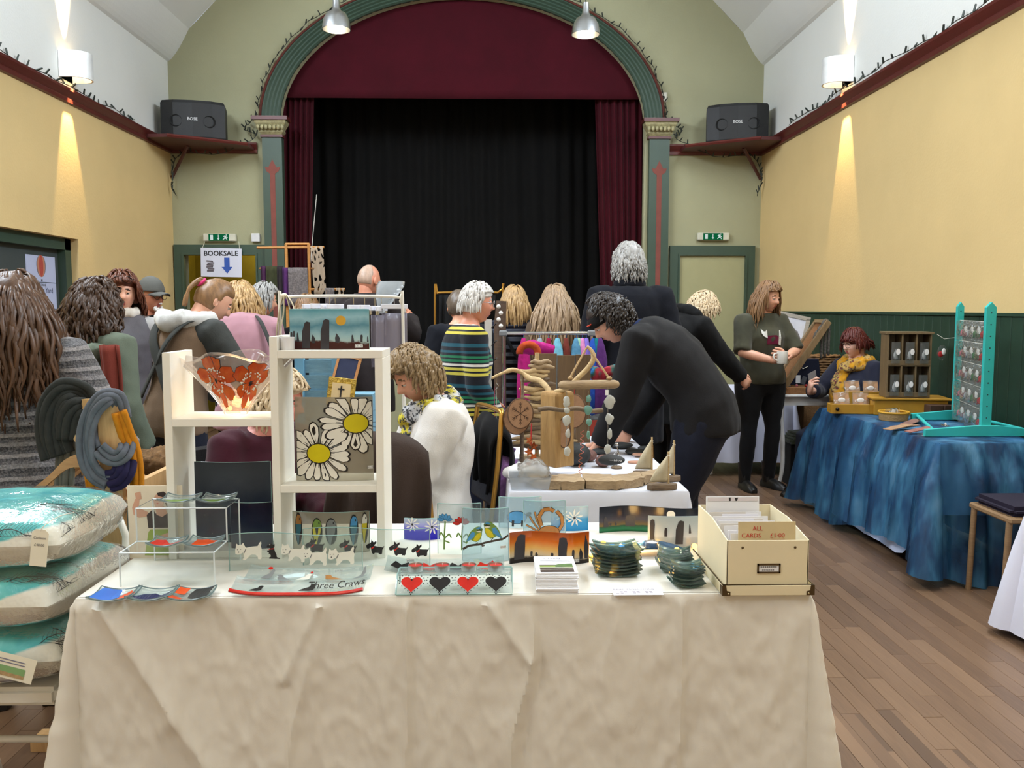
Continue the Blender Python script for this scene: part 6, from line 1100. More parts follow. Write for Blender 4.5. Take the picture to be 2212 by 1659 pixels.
for i in range(3):
 dx,rz=((-.02,.06),(.0,-.05),(.015,.03))[i];c=V((cxx+dx,2.395-.012*i,zc));t=thing('wrapped_cushion','%s cellophane-wrapped turquoise and cream cushion on the white chair'%lab[i],'cushion',V((c.x,c.y,zc)),rz,'wrapped cushions on the white chair');zc+=.158
 for nm,m,g in(('cushion_body',CUSH,0),('cellophane_wrap',FILM,.006)):
  mb=MB();n=30;mb.grid(lambda u,v:pillow(u,v,1,.50+g*2,.47+g*2,.079+g,seed=i),n,n);mb.grid(lambda u,v:pillow(1-u,v,0,.50+g*2,.47+g*2,.079+g,seed=i),n,n);o=mb.obj(nm,m,t,smooth=2,world=False)
 rn=random.Random(i+40)
 for q in range(8): # pine sprigs printed on the cover
  mb=MB();u0,v0=rn.uniform(.15,.98),rn.uniform(.0,.4);a=rn.uniform(-.4,1.2);L=rn.uniform(.16,.26);P=lambda s_,o_:pillow(min(.995,max(.005,u0+cos(a)*s_*L-sin(a)*o_)),min(.995,max(.004,v0+sin(a)*s_*L+cos(a)*o_)),1,.503,.473,.0805,seed=i)
  mb.tube([P(s_/5,.012*sin(s_))for s_ in range(6)],.0012,4)
  for s_ in range(10):
   for sg in(-1,1):s0=s_/10+.05;mb.tube([P(s0,0),P(s0+.10,sg*.03),P(s0+.22,sg*.055)],.0005,3)
  mb.obj('printed_sprig',TWIG,t,world=False)
tc=V((at(76,1190,2.13).x,2.135,0));q=thing('swing_tag','cream swing tag lettered cushion hanging on the top cushion','tag',(tc.x,2.138,at(76,1224,2.135).z));mb=MB();M_=T((0,0,0),0,-.05,.10);mb.prism([(-.021,0),(.021,0),(.021,.085),(.012,.094),(-.012,.094),(-.021,.085)],.0012,M_);mb.obj('tag_card',mat('cream_tag',(236,230,208),.7,var=.02),q,world=False);mb=MB();mb.text('Cushion',.0095,M_@T((0,-.0004,.072)));mb.text('£48.00',.0095,M_@T((0,-.0004,.054)));mb.obj('tag_lettering',INK,q,world=False)
mb=MB();mb.tube(smooth_path([M_@V((0,0,.09)),M_@V((.008,.004,.105)),M_@V((.03,.03,.125)),M_@V((.05,.06,.13))]),.0012,5);mb.obj('tag_string',WICK,q,world=False)
q=thing('picture_leaflet','cream leaflet with a green landscape strip tucked in the lowest cushion','leaflet',(at(30,1470,2.13).x,2.130,at(30,1474,2.13).z));mb=MB();M_=T((0,0,0),0,-.12,.26);mb.box(M_@V((-.02,0,.036)),(.125,.0014,.062),M_.to_3x3());mb.obj('leaflet_sheet',mat('cream_tag',(236,230,208),.7),q,world=False);F=Flat(q,.12,.06,lambda p:M_@V((p.x-.02,p.y-.0008,p.z+.007)));F.paint('landscape_strip',[([(.02,.08),(.02,.5),(.84,.5),(.84,.08)],0),([(.02,.08),(.02,.26),(.84,.22),(.84,.08)],1)],[mat('print_green',(130,170,112),.6),mat('print_sand',(176,146,104),.6,var=.3,sc=70)],.0012);mb=MB();[mb.add([F.P(a,b,.0012)for a,b in((.1,z_),(.8,z_),(.8,z_+.04),(.1,z_+.04))],[(0,1,2,3)])for z_ in(.62,.74)];mb.obj('tiny_print',mat('grey_print',(120,120,140),.7),q,world=False)
# ---------------------------------------------------------------- wooden rack
BEECH=wood('pale_beech',(186,144,92),(214,176,124),5,(6,6,.6));HANG=wood('hanger_wood',(176,130,88),(206,164,116),6,(1,6,6));YR=2.76;x0,x1=at(214,980,YR).x,at(262,980,YR).x;zt=at(240,868,YR).z;t=thing('clothes_rack','pale wooden clothes rack with a round-topped post behind the cushions','clothes rack',((x0+x1)/2,YR+.3,0))
def post(y,nm):mb=MB();r=(x1-x0)/2;mb.prism([(x0,0),(x1,0)]+[((x0+x1)/2+r*cos(a),zt-r+r*sin(a))for a in[i*PI/12 for i in range(13)]],.024,T((0,y,0)));return mb.obj(nm,BEECH,t)
post(YR,'post');post(YR+.55,'post');mb=MB();mb.bx(((x0+x1)/2-.012,YR+.02,zt-.36),((x0+x1)/2+.012,YR+.56,zt-.30));mb.obj('stretcher',BEECH,t);bp=at(155,880,YR+.10)
mb=MB();mb.grid(lambda u,v:V((bp.x+(x0+.03-bp.x)*u,YR+.11-.07*u,at(155,897,YR+.1).z+.050*v+.006*sin(u*PI))),8,2,.018);mb.obj('cross_board',BEECH,t,True)
d0,d1=at(168,948,YR+.05),at(262,950,YR+.54);mb=MB();mb.tube([d0,d1],.013,12);mb.obj('hanging_rail',BEECH,t,True);mb=MB();mb.bx((x0-.25,YR-.03,0),(x1+.25,YR+.05,.04));mb.obj('foot',BEECH,t);mb=MB();mb.bx((x0-.25,YR+.52,0),(x1+.25,YR+.6,.04));mb.obj('foot',BEECH,t)
SIL=mat('chrome_hook',(205,205,205),.15,1);hg=None
def hanger():
 t=thing('clothes_hanger','x','hanger');mb=MB();pts=smooth_path([(-.225,0,-.155),(-.17,0,-.128),(-.10,0,-.075),(-.05,0,-.028),(0,0,-.008),(.05,0,-.028),(.10,0,-.075),(.17,0,-.128),(.225,0,-.155)],3);n=len(pts)
 rings=[]
 for i,p in enumerate(pts):h=.012+.014*max(0,1-abs(p.x)/.14);h2=.016+.016*max(0,1-abs(p.x)/.10);rings.append([p+V((0,-.006,-h2)),p+V((0,.006,-h2)),p+V((0,.006,.010)),p+V((0,-.006,.010))])
 mb.loft(rings);mb.obj('shoulder',HANG,t,True,world=False,bev=0);mb=MB();mb.tube([(0,0,.0)]+[(.018*sin(a)-.0,0,.05-.018*cos(a))for a in[-.2+i*.45 for i in range(10)]],.0018,6);mb.obj('hook',SIL,t,True,world=False);return t
hg=hanger()
for i in range(6):
 o=hg if i==0 else copy_tree(hg);p=d0.lerp(d1,.03+.14*i)+V((0,0,.012));o.location=p+V((-.002,0,-.065));o.rotation_euler=(0,0,-.10+.02*i);tag(o,'empty wooden hanger on the pale rack, %s from the front'%('first','second','third','fourth','fifth','sixth')[i],'hanger','wooden hangers on the pale rack')
# snoods looped over the post
def wool(name,c,v=.16):return cloth_mat(name,c,.95,v,30)
GW,NW_,MW,CW=wool('grey_snood_wool',(92,96,104)),wool('navy_snood_wool',(34,30,62)),wool('mustard_snood_wool',(186,118,24)),wool('charcoal_snood_wool',(50,52,50))
def strands(root,nm,px,m,r=.011,n=4,Y=YR-.03,spread=.017,k=5):
 for j in range(n):
  o=(j-(n-1)/2)*spread;pts=[]
  for i,(a,b,*dy)in enumerate(px):
   q=at(a,b,Y+(dy[0]if dy else 0));i0,i1=max(0,i-1),min(len(px)-1,i+1);d=V((px[i1][0]-px[i0][0],px[i1][1]-px[i0][1])).normalized();pts.append(q+V((-d.y*o,.006*sin(j*2+i),-d.x*o)))
  mb=MB();mb.tube(smooth_path(pts,k),r,8);mb.obj(nm,m,root,smooth=2)
t=thing('snood','slate grey and navy knitted snood wound round the rack post','snood',at(238,1045,YR-.03));strands(t,'knitted_strand',[(266,905,.05),(252,862,.03),(226,860),(199,890),(186,940),(190,992),(208,1026),(234,1042)],GW,.0105,4,YR-.03,.013);strands(t,'knitted_strand',[(214,968),(232,985),(252,990),(268,978),(274,960,.04),(268,940,.06)],GW,.010,3);strands(t,'navy_strand',[(234,1040),(254,1034),(266,1016),(270,990,.05),(266,960,.07)],NW_,.012,4);strands(t,'knitted_strand',[(206,968),(200,940,.03),(206,905,.06),(226,880,.06)],GW,.009,2)
t=thing('snood','mustard knitted snood hanging behind the rack post','snood',at(290,1095,YR+.04));strands(t,'knitted_strand',[(258,890,.02),(272,935,.04),(287,975,.05),(295,1030,.05),(294,1110,.05)],MW,.011,3,spread=.014);strands(t,'knitted_strand',[(203,1020,.05),(206,1060,.05),(206,1110,.05)],MW,.011,4,spread=.014)
t=thing('scarf_bundle','charcoal knitted scarf bundle draped over the left end of the rack board','scarf',at(150,1000,YR+.12));strands(t,'knitted_strand',[(188,890,.05),(172,858,.04),(145,852),(122,875),(112,915),(116,955),(126,985)],CW,.014,6,YR+.10,.018);strands(t,'hanging_end',[(150,870),(146,930),(140,990),(138,1060)],wool('grey_stripe_wool',(116,116,108)),.010,4,YR+.13,.016);strands(t,'knitted_strand',[(186,880,.03),(165,880),(148,905),(143,950)],CW,.014,3,YR+.09,.02)
# a low heap of brown and teal knitwear on a small table behind the rack
t=thing('side_table','small plain table behind the wooden rack','table',(-1.45,3.62,0));WDT=wood('plain_pine',(150,116,78),(180,144,100));mb=MB();mb.bx((-1.75,3.45,.70),(-1.25,3.80,.73));mb.obj('tabletop',WDT,t)
for x in(-1.72,-1.28):
 for y in(3.48,3.77):mb=MB();mb.bx((x-.02,y-.02,0),(x+.02,y+.02,.70));mb.obj('leg',WDT,t)
mb=MB();mb.ball((-1.38,3.6,.80),(.14,.12,.07),20,12);solo(ruffle(fuse(mb,.012,1),.02,40),'fur_hat',cloth_mat('brown_fur',(112,84,54),.95,.4,60),'rough brown fur hat on the small table behind the rack','hat',smooth=2);mb=MB();mb.ball((-1.60,3.6,.775),(.14,.12,.045),20,10);solo(ruffle(fuse(mb,.012,1),.014,26),'folded_shawl',wool('teal_shawl_wool',(60,120,136)),'folded teal shawl beside the brown fur hat','shawl',smooth=2)
# ================================================================ BEHIND THE SHELF: card rail, crate, chairs
YQ=3.95;t=thing('card_rail','white tubular rail hung with clipped sleeves behind the shelf','rail',(at(740,640,YQ).x,YQ,0));L_,R_=at(604,660,YQ),at(870,662,YQ);zt=at(740,641,YQ).z
mb=MB();mb.tube(smooth_path([(L_.x,YQ,0),(L_.x,YQ,zt-.10),(L_.x+.012,YQ,zt-.03),(L_.x+.05,YQ,zt),(R_.x-.05,YQ,zt),(R_.x-.012,YQ,zt-.03),(R_.x,YQ,zt-.10),(R_.x,YQ,0)],5),.0075,10);mb.obj('hoop',WMET,t,True)
for x in(L_.x,R_.x):mb=MB();mb.tube([(x,YQ-.2,.01),(x,YQ+.2,.01)],.01,8);mb.obj('foot',WMET,t,True)
SLV=clear('sleeve_film',(214,212,226),.9,.45,.10,(176,172,190),bump=.3);CLIP=mat('white_clip_bar',(226,228,238),.4)
for i,(px,py,w)in enumerate(((672,662,.1),(690,661,.1),(712,663,.1),(724,662,.1),(764,664,.07),(788,664,.06),(810,666,.06),(824,667,.07),(852,662,.12))):
 q=at(px,py,YQ);t=thing('clip_hanger','white clip hanger with a clear picture sleeve on the card rail, %s from the left'%('first','second','third','fourth','fifth','sixth','seventh','eighth','last')[i],'hanger',V((q.x,YQ,q.z)),.9 if i<8 else.1,'clip hangers on the card rail')
 mb=MB();mb.box((0,0,0),(w,.012,.022));mb.obj('clip_bar',CLIP,t,world=False,bev=.002);mb=MB();mb.tube([(0,0,.01),(0,0,zt-q.z-.004)]+[(.010*sin(a),0,zt-q.z+.0+.010*cos(a)-.002)for a in(.3,1.2,2.0)],.0014,5);mb.obj('wire_hook',SIL,t,True,world=False)
 if i>5:mb=MB();mb.grid(lambda u,v:V((w*.95*(u-.5),.010*sin(u*7+i),-.03-.24*v)),10,6,.003);mb.obj('picture_sleeve',SLV,t,smooth=2,world=False)
 for sx_ in(-.4,.4):mb=MB();mb.box((w*sx_,0,-.018),(.008,.01,.02));mb.obj('clip_jaw',SIL,t,world=False)
mb=MB();pr=[(607,640),(606,690),(601,750)];
t=thing('ribbon_bunch','bunch of cream ribbons knotted on the left corner of the card rail','ribbon',at(612,750,YQ-.02));RIB=cloth_mat('cream_satin_ribbon',(222,210,182),.5)
for px in([(612,636),(604,668),(598,712),(596,760)],[(614,637),(612,680),(604,722),(604,766)],[(618,636),(626,668),(630,700),(624,730)],[(620,637),(634,662),(632,690)]):mb=MB();mb.tube(smooth_path([at(a,b,YQ-.015)for a,b in px]),.011,8,flat=.2);mb.obj('ribbon_tail',RIB,t,smooth=2)
mb=MB();mb.ball(at(614,639,YQ-.01),(.016,.014,.013),10,8);mb.obj('knot',RIB,t,True)
# second stall table with a lilac cloth, blue slatted crate, chalkboard and gold icon
YS0,YS1=4.2,4.8;xs0,xs1=at(585,980,YS0).x,at(862,980,YS0).x;t=thing('trestle_table','table under the lilac cloth behind the white shelf','table',((xs0+xs1)/2,4.35,0));mb=MB();mb.bx((xs0+.02,YS0+.02,.70),(xs1-.02,YS1-.02,.728));mb.obj('tabletop',WDT,t)
for x in(xs0+.06,xs1-.06):
 for y in(YS0+.06,YS1-.06):mb=MB();mb.tube([(x,y,0),(x,y,.7)],.015,8);mb.obj('leg',WMET,t,True)
LIL=linen('lilac_white_cloth',(206,208,226));tablecloth('tablecloth',xs0,xs1,YS0,YS1,.74,.6,LIL,'lilac-white cloth on the stall behind the shelf',None,step=.05,rows=14)
SKB=wood('sky_blue_painted_wood',(96,140,160),(130,172,190),9,(1,8,8),.7);t=thing('blue_crate','light blue slatted wooden crate standing on end behind the shelf','crate',at(690,985,4.4));t.location.z=.741;cx0,cx1=at(640,800,4.3).x,at(738,800,4.3).x;czt=at(690,772,4.3).z
for i in range(6):z=.75+i*(czt-.78)/5.6;mb=MB();mb.bx((cx0,4.28,z),(cx1-.03,4.294,z+(czt-.78)/5.6-.012));mb.obj('slat',SKB,t)
for x in(cx0,cx1-.042):mb=MB();mb.bx((x,4.262,.741),(x+.045,4.30,czt+.004));mb.obj('corner_post',mat('bright_blue_paint',(112,172,206),.6),t)
mb=MB();mb.bx((cx0,4.30,.741),(cx1,4.52,.76));mb.obj('crate_base',SKB,t);mb=MB();mb.bx((cx0+.02,4.50,.741),(cx1-.02,4.52,czt));mb.obj('crate_back',SKB,t)
for i in range(3):mb=MB();q=at(762+8*i,842-18*i,4.35);mb.box((q.x,4.36,.80+.09*i),(.20-.03*i,.16,.085));solo(mb,'blue_box',SKB,'%s of the stacked sky-blue wooden boxes beside the chalkboard'%('lowest','middle one','topmost')[i],'box','stacked blue boxes')if i<3 else 0
q=at(748,802,4.22);t=thing('chalkboard','small slanted chalkboard with an orange wooden frame beside the blue crate','chalkboard',(q.x,4.22,q.z-.07));Rm=rot(0,-.3,.22);mb=MB();mb.box((0,0,.07),(.10,.006,.14),Rm);mb.obj('slate',mat('chalkboard_slate',(44,52,84),.8,var=.2),t,world=False);PNF=wood('orange_pine',(176,116,62),(206,146,88))
for a,b in(((-.053,0,.07),(.012,.012,.15)),((.053,0,.07),(.012,.012,.15)),((0,0,.143),(.118,.012,.012)),((0,0,-.003),(.118,.012,.012))):mb=MB();mb.box(V((0,0,.07))+Rm@(V(a)-V((0,0,.07))),b,Rm);mb.obj('frame_rail',PNF,t,world=False)
mb=MB();mb.tube([(0,.01,.10),(0,.10,-.02),(0,.1,-.3)],.006,6);mb.obj('prop',PNF,t,world=False)
q=at(737,842,3.92);t=thing('gilt_icon','small gilt-framed panel with a black cross above the daisy glass','picture',(q.x,3.92,q.z-.06));Rm=rot(.05,-.15,.12);GIL=mat('rough_gilt',(190,158,70),.4,.6,var=.4,sc=60,bump=.6);mb=MB();mb.box((0,0,.05),(.125,.016,.13),Rm);mb.obj('gilt_frame',GIL,t,world=False,bev=.004);mb=MB();mb.box(V((0,-.0,.05))+Rm@V((0,-.009,-.006)),(.085,.003,.09),Rm);mb.obj('cream_field',mat('cream_gesso',(222,196,146),.6),t,world=False);mb=MB();mb.box(V((0,0,.05))+Rm@V((0,-.0115,.0)),(.007,.002,.055),Rm);mb.box(V((0,0,.05))+Rm@V((0,-.0115,.012)),(.030,.002,.007),Rm);mb.obj('painted_cross',ENB,t,world=False);mb=MB();mb.tube([(0,.012,.06),(0,.05,-.26)],.006,6);mb.obj('prop',PNF,t,world=False)
# banquet chairs: gold tube frames, black pads
GOLD=mat('brushed_gold_tube',(188,142,66),.3,.85,var=.08);PAD=cloth_mat('black_chair_vinyl',(26,26,28),.5)
def banquet(label,x,y,rz,bh=.93):
 t=thing('banquet_chair',label,'chair',(x,y,0),rz);mb=MB();mb.tube(smooth_path([(-.19,-.23,0),(-.19,-.20,.45),(-.18,-.235,.75),(-.165,-.26,bh-.04),(-.13,-.265,bh),(.13,-.265,bh),(.165,-.26,bh-.04),(.18,-.235,.75),(.19,-.20,.45),(.19,-.23,0)],3),.0115,8);mb.obj('back_frame',GOLD,t,True,world=False)
 for sx_ in(-.19,.19):mb=MB();mb.tube([(sx_,.19,0),(sx_,.17,.43),(sx_,-.20,.44)],.0115,8);mb.obj('front_leg',GOLD,t,True,world=False)
 mb=MB();mb.box((0,0,.455),(.40,.40,.055));mb.obj('seat',PAD,t,world=False,bev=.015,seg=2);mb=MB();mb.box((0,-.25,.74),(.32,.03,.30),rot(0,.08));mb.obj('back_pad',PAD,t,world=False,bev=.012);return t
def over(label,name,mtl,x,y,rz,z,w,drop,drop2=.3,seed=1,amp=.02,dep=.05):
 """garment folded over a chair back"""
 mb=MB();f=lambda u,v:V(((u-.5)*w*(.62+.75*v+.22*nz((v*3.5,seed,1 if u>.5 else 7))),(-.0-dep*(1 if v>.35 else-1)*min(1,abs(v-.35)/.06))-.05*max(0,v-.35),(.0-drop2*(.35-v)/.35 if v<.35 else-drop*(v-.35)/.65)))
 mb.grid(lambda u,v:f(u,v)+V((0,amp*(sin(u*16+seed+v)*.7+nz((u*5,v*2,seed)))*min(1,abs(v-.35)*5),.015*nz((u*6,1,seed))*(v>.9)-.07*abs(2*u-1)**3*(1-abs(v-.35)))),26,26,.012);o=mb.obj(name,mtl,None,smooth=2);o.location=(x,y,z);o.rotation_euler=(0,0,rz);return tag(o,label,'jacket')
P11=[o for o in C.objects if o.get('label','').startswith('seated woman with ash')][0].location;ch=V((P11.x,P11.y,0))+V((-.02,.05,0));banquet('gold-framed banquet chair with a black jacket over its back, under the woman in white',ch.x,ch.y,PI/2+.34,1.01);q=Matrix.Rotation(PI/2+.34,3,'Z')@V((0,-.262,0))+ch;over('black jacket hanging over the chair back behind the woman in white','jacket',cloth_mat('black_jersey_jacket',(20,20,22)),q.x,q.y,PI/2+.34,.985,.34,.46,seed=2,dep=.03)
P10=[o for o in C.objects if o.get('label','').startswith('woman with pinned')][0].location;banquet('gold-framed banquet chair under the woman in the maroon jumper',P10.x,P10.y,-PI/2-.75,.80)
P20=[o for o in C.objects if o.get('label','').startswith('seated red-haired')][0].location;banquet('gold-framed banquet chair under the red-haired woman',P20.x,P20.y,PI-1.15,.80)
q=at(832,940,3.02);banquet('black padded chair under the brown coat in front of the woman in white',q.x,3.27,-.1,.92);over('dark brown coat hanging over the chair in front of the woman in white','coat',cloth_mat('brown_tweed_coat',(58,46,40),.95),q.x-.02,3.01,-.1,1.01,.36,.62,seed=5,amp=.05,dep=.035)
# gold tubular garment frame in the distance
q=at(962,632,6.6);t=thing('gold_rail','gold tubular rail frame standing before the stage','rail',(q.x,6.6,0));mb=MB();mb.tube(smooth_path([(q.x-.08,6.6,0),(q.x-.08,6.6,q.z-.05),(q.x-.06,6.6,q.z-.01),(q.x-.02,6.6,q.z),(q.x+.4,6.6,q.z),(q.x+.44,6.6,q.z-.05),(q.x+.44,6.6,0)],4),.009,8);mb.obj('hoop',GOLD,t,True);mb=MB();mb.grid(lambda u,v:V((q.x-.05+.42*u,6.6+.03*sin(u*20),q.z-.02-.8*v)),30,6,.02);mb.obj('hanging_coats',BLKW,t,smooth=2)
# white display board with prongs, beside the striped jumper
q=at(1054,690,4.95);zt=q.z;t=thing('display_board','narrow white display board with black prongs beside the striped jumper','display board',(q.x,4.95,0));mb=MB();mb.bx((q.x-.02,4.95,.02),(q.x+.022,4.975,zt));mb.obj('upright_board',mat('white_board',(226,224,220),.5),t);mb=MB();mb.bx((q.x-.1,4.85,0),(q.x+.1,5.08,.02));mb.obj('foot',mat('white_board',(226,224,220),.5),t)
for i in range(6):z=zt-.05-.1*i;mb=MB();mb.tube([(q.x+.02,4.95,z),(q.x+.05,4.90,z+.03)],.003,5);mb.obj('prong',SHOE,t)
q=at(1080,650,5.6);t=thing('wooden_totem','brown carved wooden post with white beads beside the blonde bob','sculpture',(q.x,5.6,0));mb=MB();mb.tube([(q.x,5.6,0),(q.x,5.6,q.z-.15),(q.x+.01,5.6,q.z)],[.045,.04,.035],10);mb.obj('carved_post',wood('dark_driftwood',(62,46,36),(96,74,58)),t,True)
for i in range(4):mb=MB();mb.ball(at(1077+5*(i%2),662+14*i,5.54),.014,8,6);mb.obj('bead',WAXW,t,True)
# clothes rail of felted scarves
YK=5.32;a,b=at(1080,720,YK),at(1278,718,YK);z=a.z;t=thing('scarf_rail','chrome rail hung with felted wool scarves behind the driftwood','clothes rail',((a.x+b.x)/2,YK,0));CHR=mat('chrome_tube',(200,204,210),.12,1);mb=MB();mb.tube([a,V((b.x,YK,z))],.011,10);mb.obj('top_bar',CHR,t,True)
for x in(a.x+.02,b.x):mb=MB();mb.tube([(x,YK,0),(x,YK,z)],.012,8);mb.obj('post',CHR,t,True);mb=MB();mb.box((x,YK,z),(.05,.035,.035));mb.obj('joint',mat('grey_plastic_joint',(120,122,124),.5),t,bev=.006);mb=MB();mb.tube([(x,YK-.2,.012),(x,YK+.2,.012)],.012,8);mb.obj('foot',CHR,t,True)
BLH_=mat('blue_plastic_hook',(46,104,168),.4);nmz=('magenta','white and grey','crimson','sky blue','brown and russet','steel blue','mint green','pale pink','lavender','cobalt blue','teal','purple')
for i,(px,c,w,l)in enumerate(((1131,(170,30,110),.05,.62),(1166,(150,160,170),.045,.2),(1185,(140,20,60),.035,.3),(1204,(110,170,190),.055,.4),(1223,(110,50,40),.04,.4),(1245,(80,130,160),.055,.4),(1250,(150,190,160),.04,.42),(1258,(206,130,180),.045,.42),(1267,(130,110,200),.04,.42),(1280,(40,80,170),.045,.45),(1288,(20,110,120),.04,.5),(1296,(80,40,100),.055,.6))):
 x=at(px,722,YK).x;t=thing('felted_scarf','%s felted scarf hanging on the chrome rail'%nmz[i],'scarf',(x,YK,z-.02));mb=MB();mb.tube([(0,0,-.03),(0,0,.012)]+[(.012*sin(q),0,.022-.012*cos(q)+.002)for q in(.6,1.4,2.4)],.0025,5);mb.obj('hook',BLH_,t,True,world=False);mb=MB();mb.tube([(0,0,-.01),(0,.0,-.06),(.004,0,-.14),(0,0,-.3),(0,0,-.04-l)],[.012,w*.55,w*.8,w*.9,w*.8],10);mb.obj('wool_drape',wool('felt_%d'%i,c,.3),t,smooth=2,world=False);ch=t.children[-1]
mb=MB();q=at(1128,752,4.9);mb.tube([q,at(1150,750,4.9),at(1197,757,4.9)],[.03,.045,.03],10);solo(ruffle(fuse(mb,.008,1),.006,50),'felt_hat',wool('magenta_felt',(168,34,116)),'magenta rolled felt hat on the driftwood stall','hat',smooth=2)
mb=MB();q=at(1142,762,4.7);mb.tube([q+V((.05*cos(a_),0,.045*sin(a_)))for a_ in[-.3+i*.36 for i in range(11)]],.02,8);solo(mb,'felt_band',wool('orange_felt',(178,72,36),.3),'orange felted headband looped on the driftwood stall','headband',smooth=2)
mb=MB();[mb.ball(at(px,py,4.55),r,10,8)for px,py,r in((1290,808,.045),(1310,812,.05),(1322,806,.045),(1300,822,.04))];t_=NT('red_teal_felt');vec=t_.coord('Object');solo(ruffle(fuse(mb,.01,1),.012,30),'felt_beret',t_.out(t_.pbr(t_.ramp(t_.noise(vec,11,2),[(.4,lin((150,30,44))),(.5,lin((30,96,84))),(.58,lin((30,110,170)))]),.95)),'red, green and blue felted beret under the bending man','hat',smooth=2)
# ================================================================ THE DRIFTWOOD STALL
D0=onz(1096,1061,TZ);DX0,DX1,DY0_,DY1_=D0.x+.01,onz(1488,1061,TZ).x,D0.y,5.05;t=thing('trestle_table','table under the white cloth of the driftwood stall','table',((DX0+DX1)/2,(DY0_+DY1_)/2,0));mb=MB();mb.bx((DX0+.02,DY0_+.02,.70),(DX1-.02,DY1_-.02,.728));mb.obj('tabletop',WDT,t)
for x in(DX0+.06,DX1-.06):
 for y in(DY0_+.06,DY1_-.06):mb=MB();mb.tube([(x,y,0),(x,y,.7)],.015,8);mb.obj('leg',WMET,t,True)
tablecloth('tablecloth',DX0,DX1,DY0_,DY1_,TZ,.62,linen('blue_white_cloth',(224,226,236)),'white cloth on the driftwood stall',lambda x,y,nx,ny,d,s_:.012*sin(s_*14)*d,step=.03,rows=18)
DRW=wood('silvered_driftwood',(120,98,74),(186,160,122),7,(1,8,8),.75,.3);DRP=wood('pale_driftwood',(160,130,88),(214,188,140),7,(2,2,8),.75,.3);DRD=wood('dark_wet_driftwood',(74,60,48),(140,118,92),9,(1,8,8),.75,.4);POST=wood('weathered_timber',(132,98,54),(186,148,92),4,(10,10,.9),.75,.35)
def zt_(px,py,Y):q=at(px,py,Y);return q
def lumpy(mb,amp=.006,sc=30):return ruffle(mb,amp,sc,3,(1,1,1))
# backing screen of three boards
t=thing('board_screen','low screen of three brown boards at the back of the driftwood stall','screen',at(1218,880,4.5));t.location.z=TZ
for a,b,top in((1160,1203,764),(1204,1243,768),(1244,1276,766)):mb=MB();p,q=at(a,top,4.5),at(b,top,4.5);mb.bx((p.x,4.5,TZ),(q.x,4.52,p.z));mb.obj('board',wood('brown_fence_board',(92,70,46),(128,100,66),4,(8,8,.6)),t)
mb=MB();mb.bx((at(1160,800,4.5).x,4.52,TZ),(at(1276,800,4.5).x,4.6,TZ+.03));mb.obj('foot',DRW,t)
# slab base with the timber post and the branch that carries the mobile
b0=onz(1145,1060,TZ);t=thing('driftwood_stand','driftwood stand: thick slab base, square timber post and pale curved branch','stand',V((at(1205,1030,3.62).x,3.62,TZ)))
out=[(1150,1040),(1148,1058),(1200,1062),(1290,1060),(1330,1062),(1395,1052),(1438,1036),(1400,1030),(1310,1024),(1230,1022),(1170,1030)];pts=[onz(a,b,TZ+.002)for a,b in out];
for j,(a,b)in enumerate(((1145,1212),(1210,1262),(1264,1330),(1328,1392),(1390,1440))):
 f0,f1=onz(a,(1056,1060,1058,1060,1050)[j],TZ),onz(b,(1060,1059,1060,1052,1036)[j],TZ);d_=(.13,.15,.15,.13,.09)[j];mb=MB();n_=7;mb.grid(lambda u,v:f0.lerp(f1,u)+V((.003*sin(v*6+j),d_*v,.036+.005*nz((u*3+j,v*3,j))+.002*sin(u*9))),n_,n_,.034);mb.v=[p+V((0,.006*nz(p*40),0))for p in mb.v];mb.obj('slab_block',DRW,t,smooth=True)
zb=TZ+.043;pc=V((at(1203,1030,3.62).x,3.62,0));hp=at(1203,845,3.62).z;mb=MB();a_=.052;R3=rot(.62);mb.loft([[pc+R3@V((sx*a_*k,sy*a_*k,0))+V((0,0,z))for sx,sy in((-1,-1),(1,-1),(1,1),(-1,1))]for z,k in((zb,1.02),(zb+.12,1.0),(hp-.012,1.0),(hp,.9))]);mb.obj('timber_post',POST,t,bev=.004)
YB_=3.58;br=[at(a,b,YB_)for a,b in((1198,848),(1225,838),(1250,815),(1270,795),(1282,775),(1278,758),(1268,748))];mb=MB();mb.tube(smooth_path(br),[.011]*19+[.009,.008,.0075,.007,.006,.005],8);mb.obj('curved_branch',DRP,t,smooth=2)
mb=MB();mb.tube(smooth_path([at(a,b,3.52)for a,b in((1163,885),(1185,882),(1215,886),(1245,882),(1275,888),(1303,886))]),[.011,.010,.009,.010,.009,.009,.010,.009,.009,.010,.010,.009,.010,.010,.010,.010,.010,.010,.011,.010,.008],8);mb.obj('cross_twig',DRD,t,smooth=2)
# beam mobile with three sea-glass strings
t=thing('sea_glass_mobile','rounded driftwood beam on a rope with sea-glass strings','mobile',at(1270,832,3.47));ym=3.47;l_,r_=at(1206,832,ym),at(1338,830,ym);mb=MB();rr=.0185;mb.tube([l_+V((.0,0,0)),l_+V((.006,0,0)),l_+V((.02,0,0)),l_.lerp(r_,.5),r_-V((.02,0,0)),r_-V((.006,0,0)),r_],[.006,.014,rr,rr*1.05,rr,.014,.006],10);mb.obj('beam',DRW,t,smooth=2)
ROPE=mat('hemp_rope',(176,146,104),.9,bump=.5,bsc=200);mb=MB();mb.tube([at(1229,820,ym),at(1268,750,ym+.06)],.0045,6);mb.tube([at(1315,816,ym),at(1270,750,ym+.06)],.0045,6);mb.obj('rope',ROPE,t,True)['kind']='stuff'
for px in(1232,1316):mb=MB();mb.ball(at(px,817,ym),(.012,.010,.008),8,6);mb.obj('rope_knot',ROPE,t,True)
SGW=clear('white_sea_glass',(232,234,228),.5,.62,.4,(212,212,204));SGT=clear('aqua_sea_glass',(190,226,214),.5,.6,.4,(126,176,160));WRC=mat('silver_wire_coil',(180,178,174),.25,1)
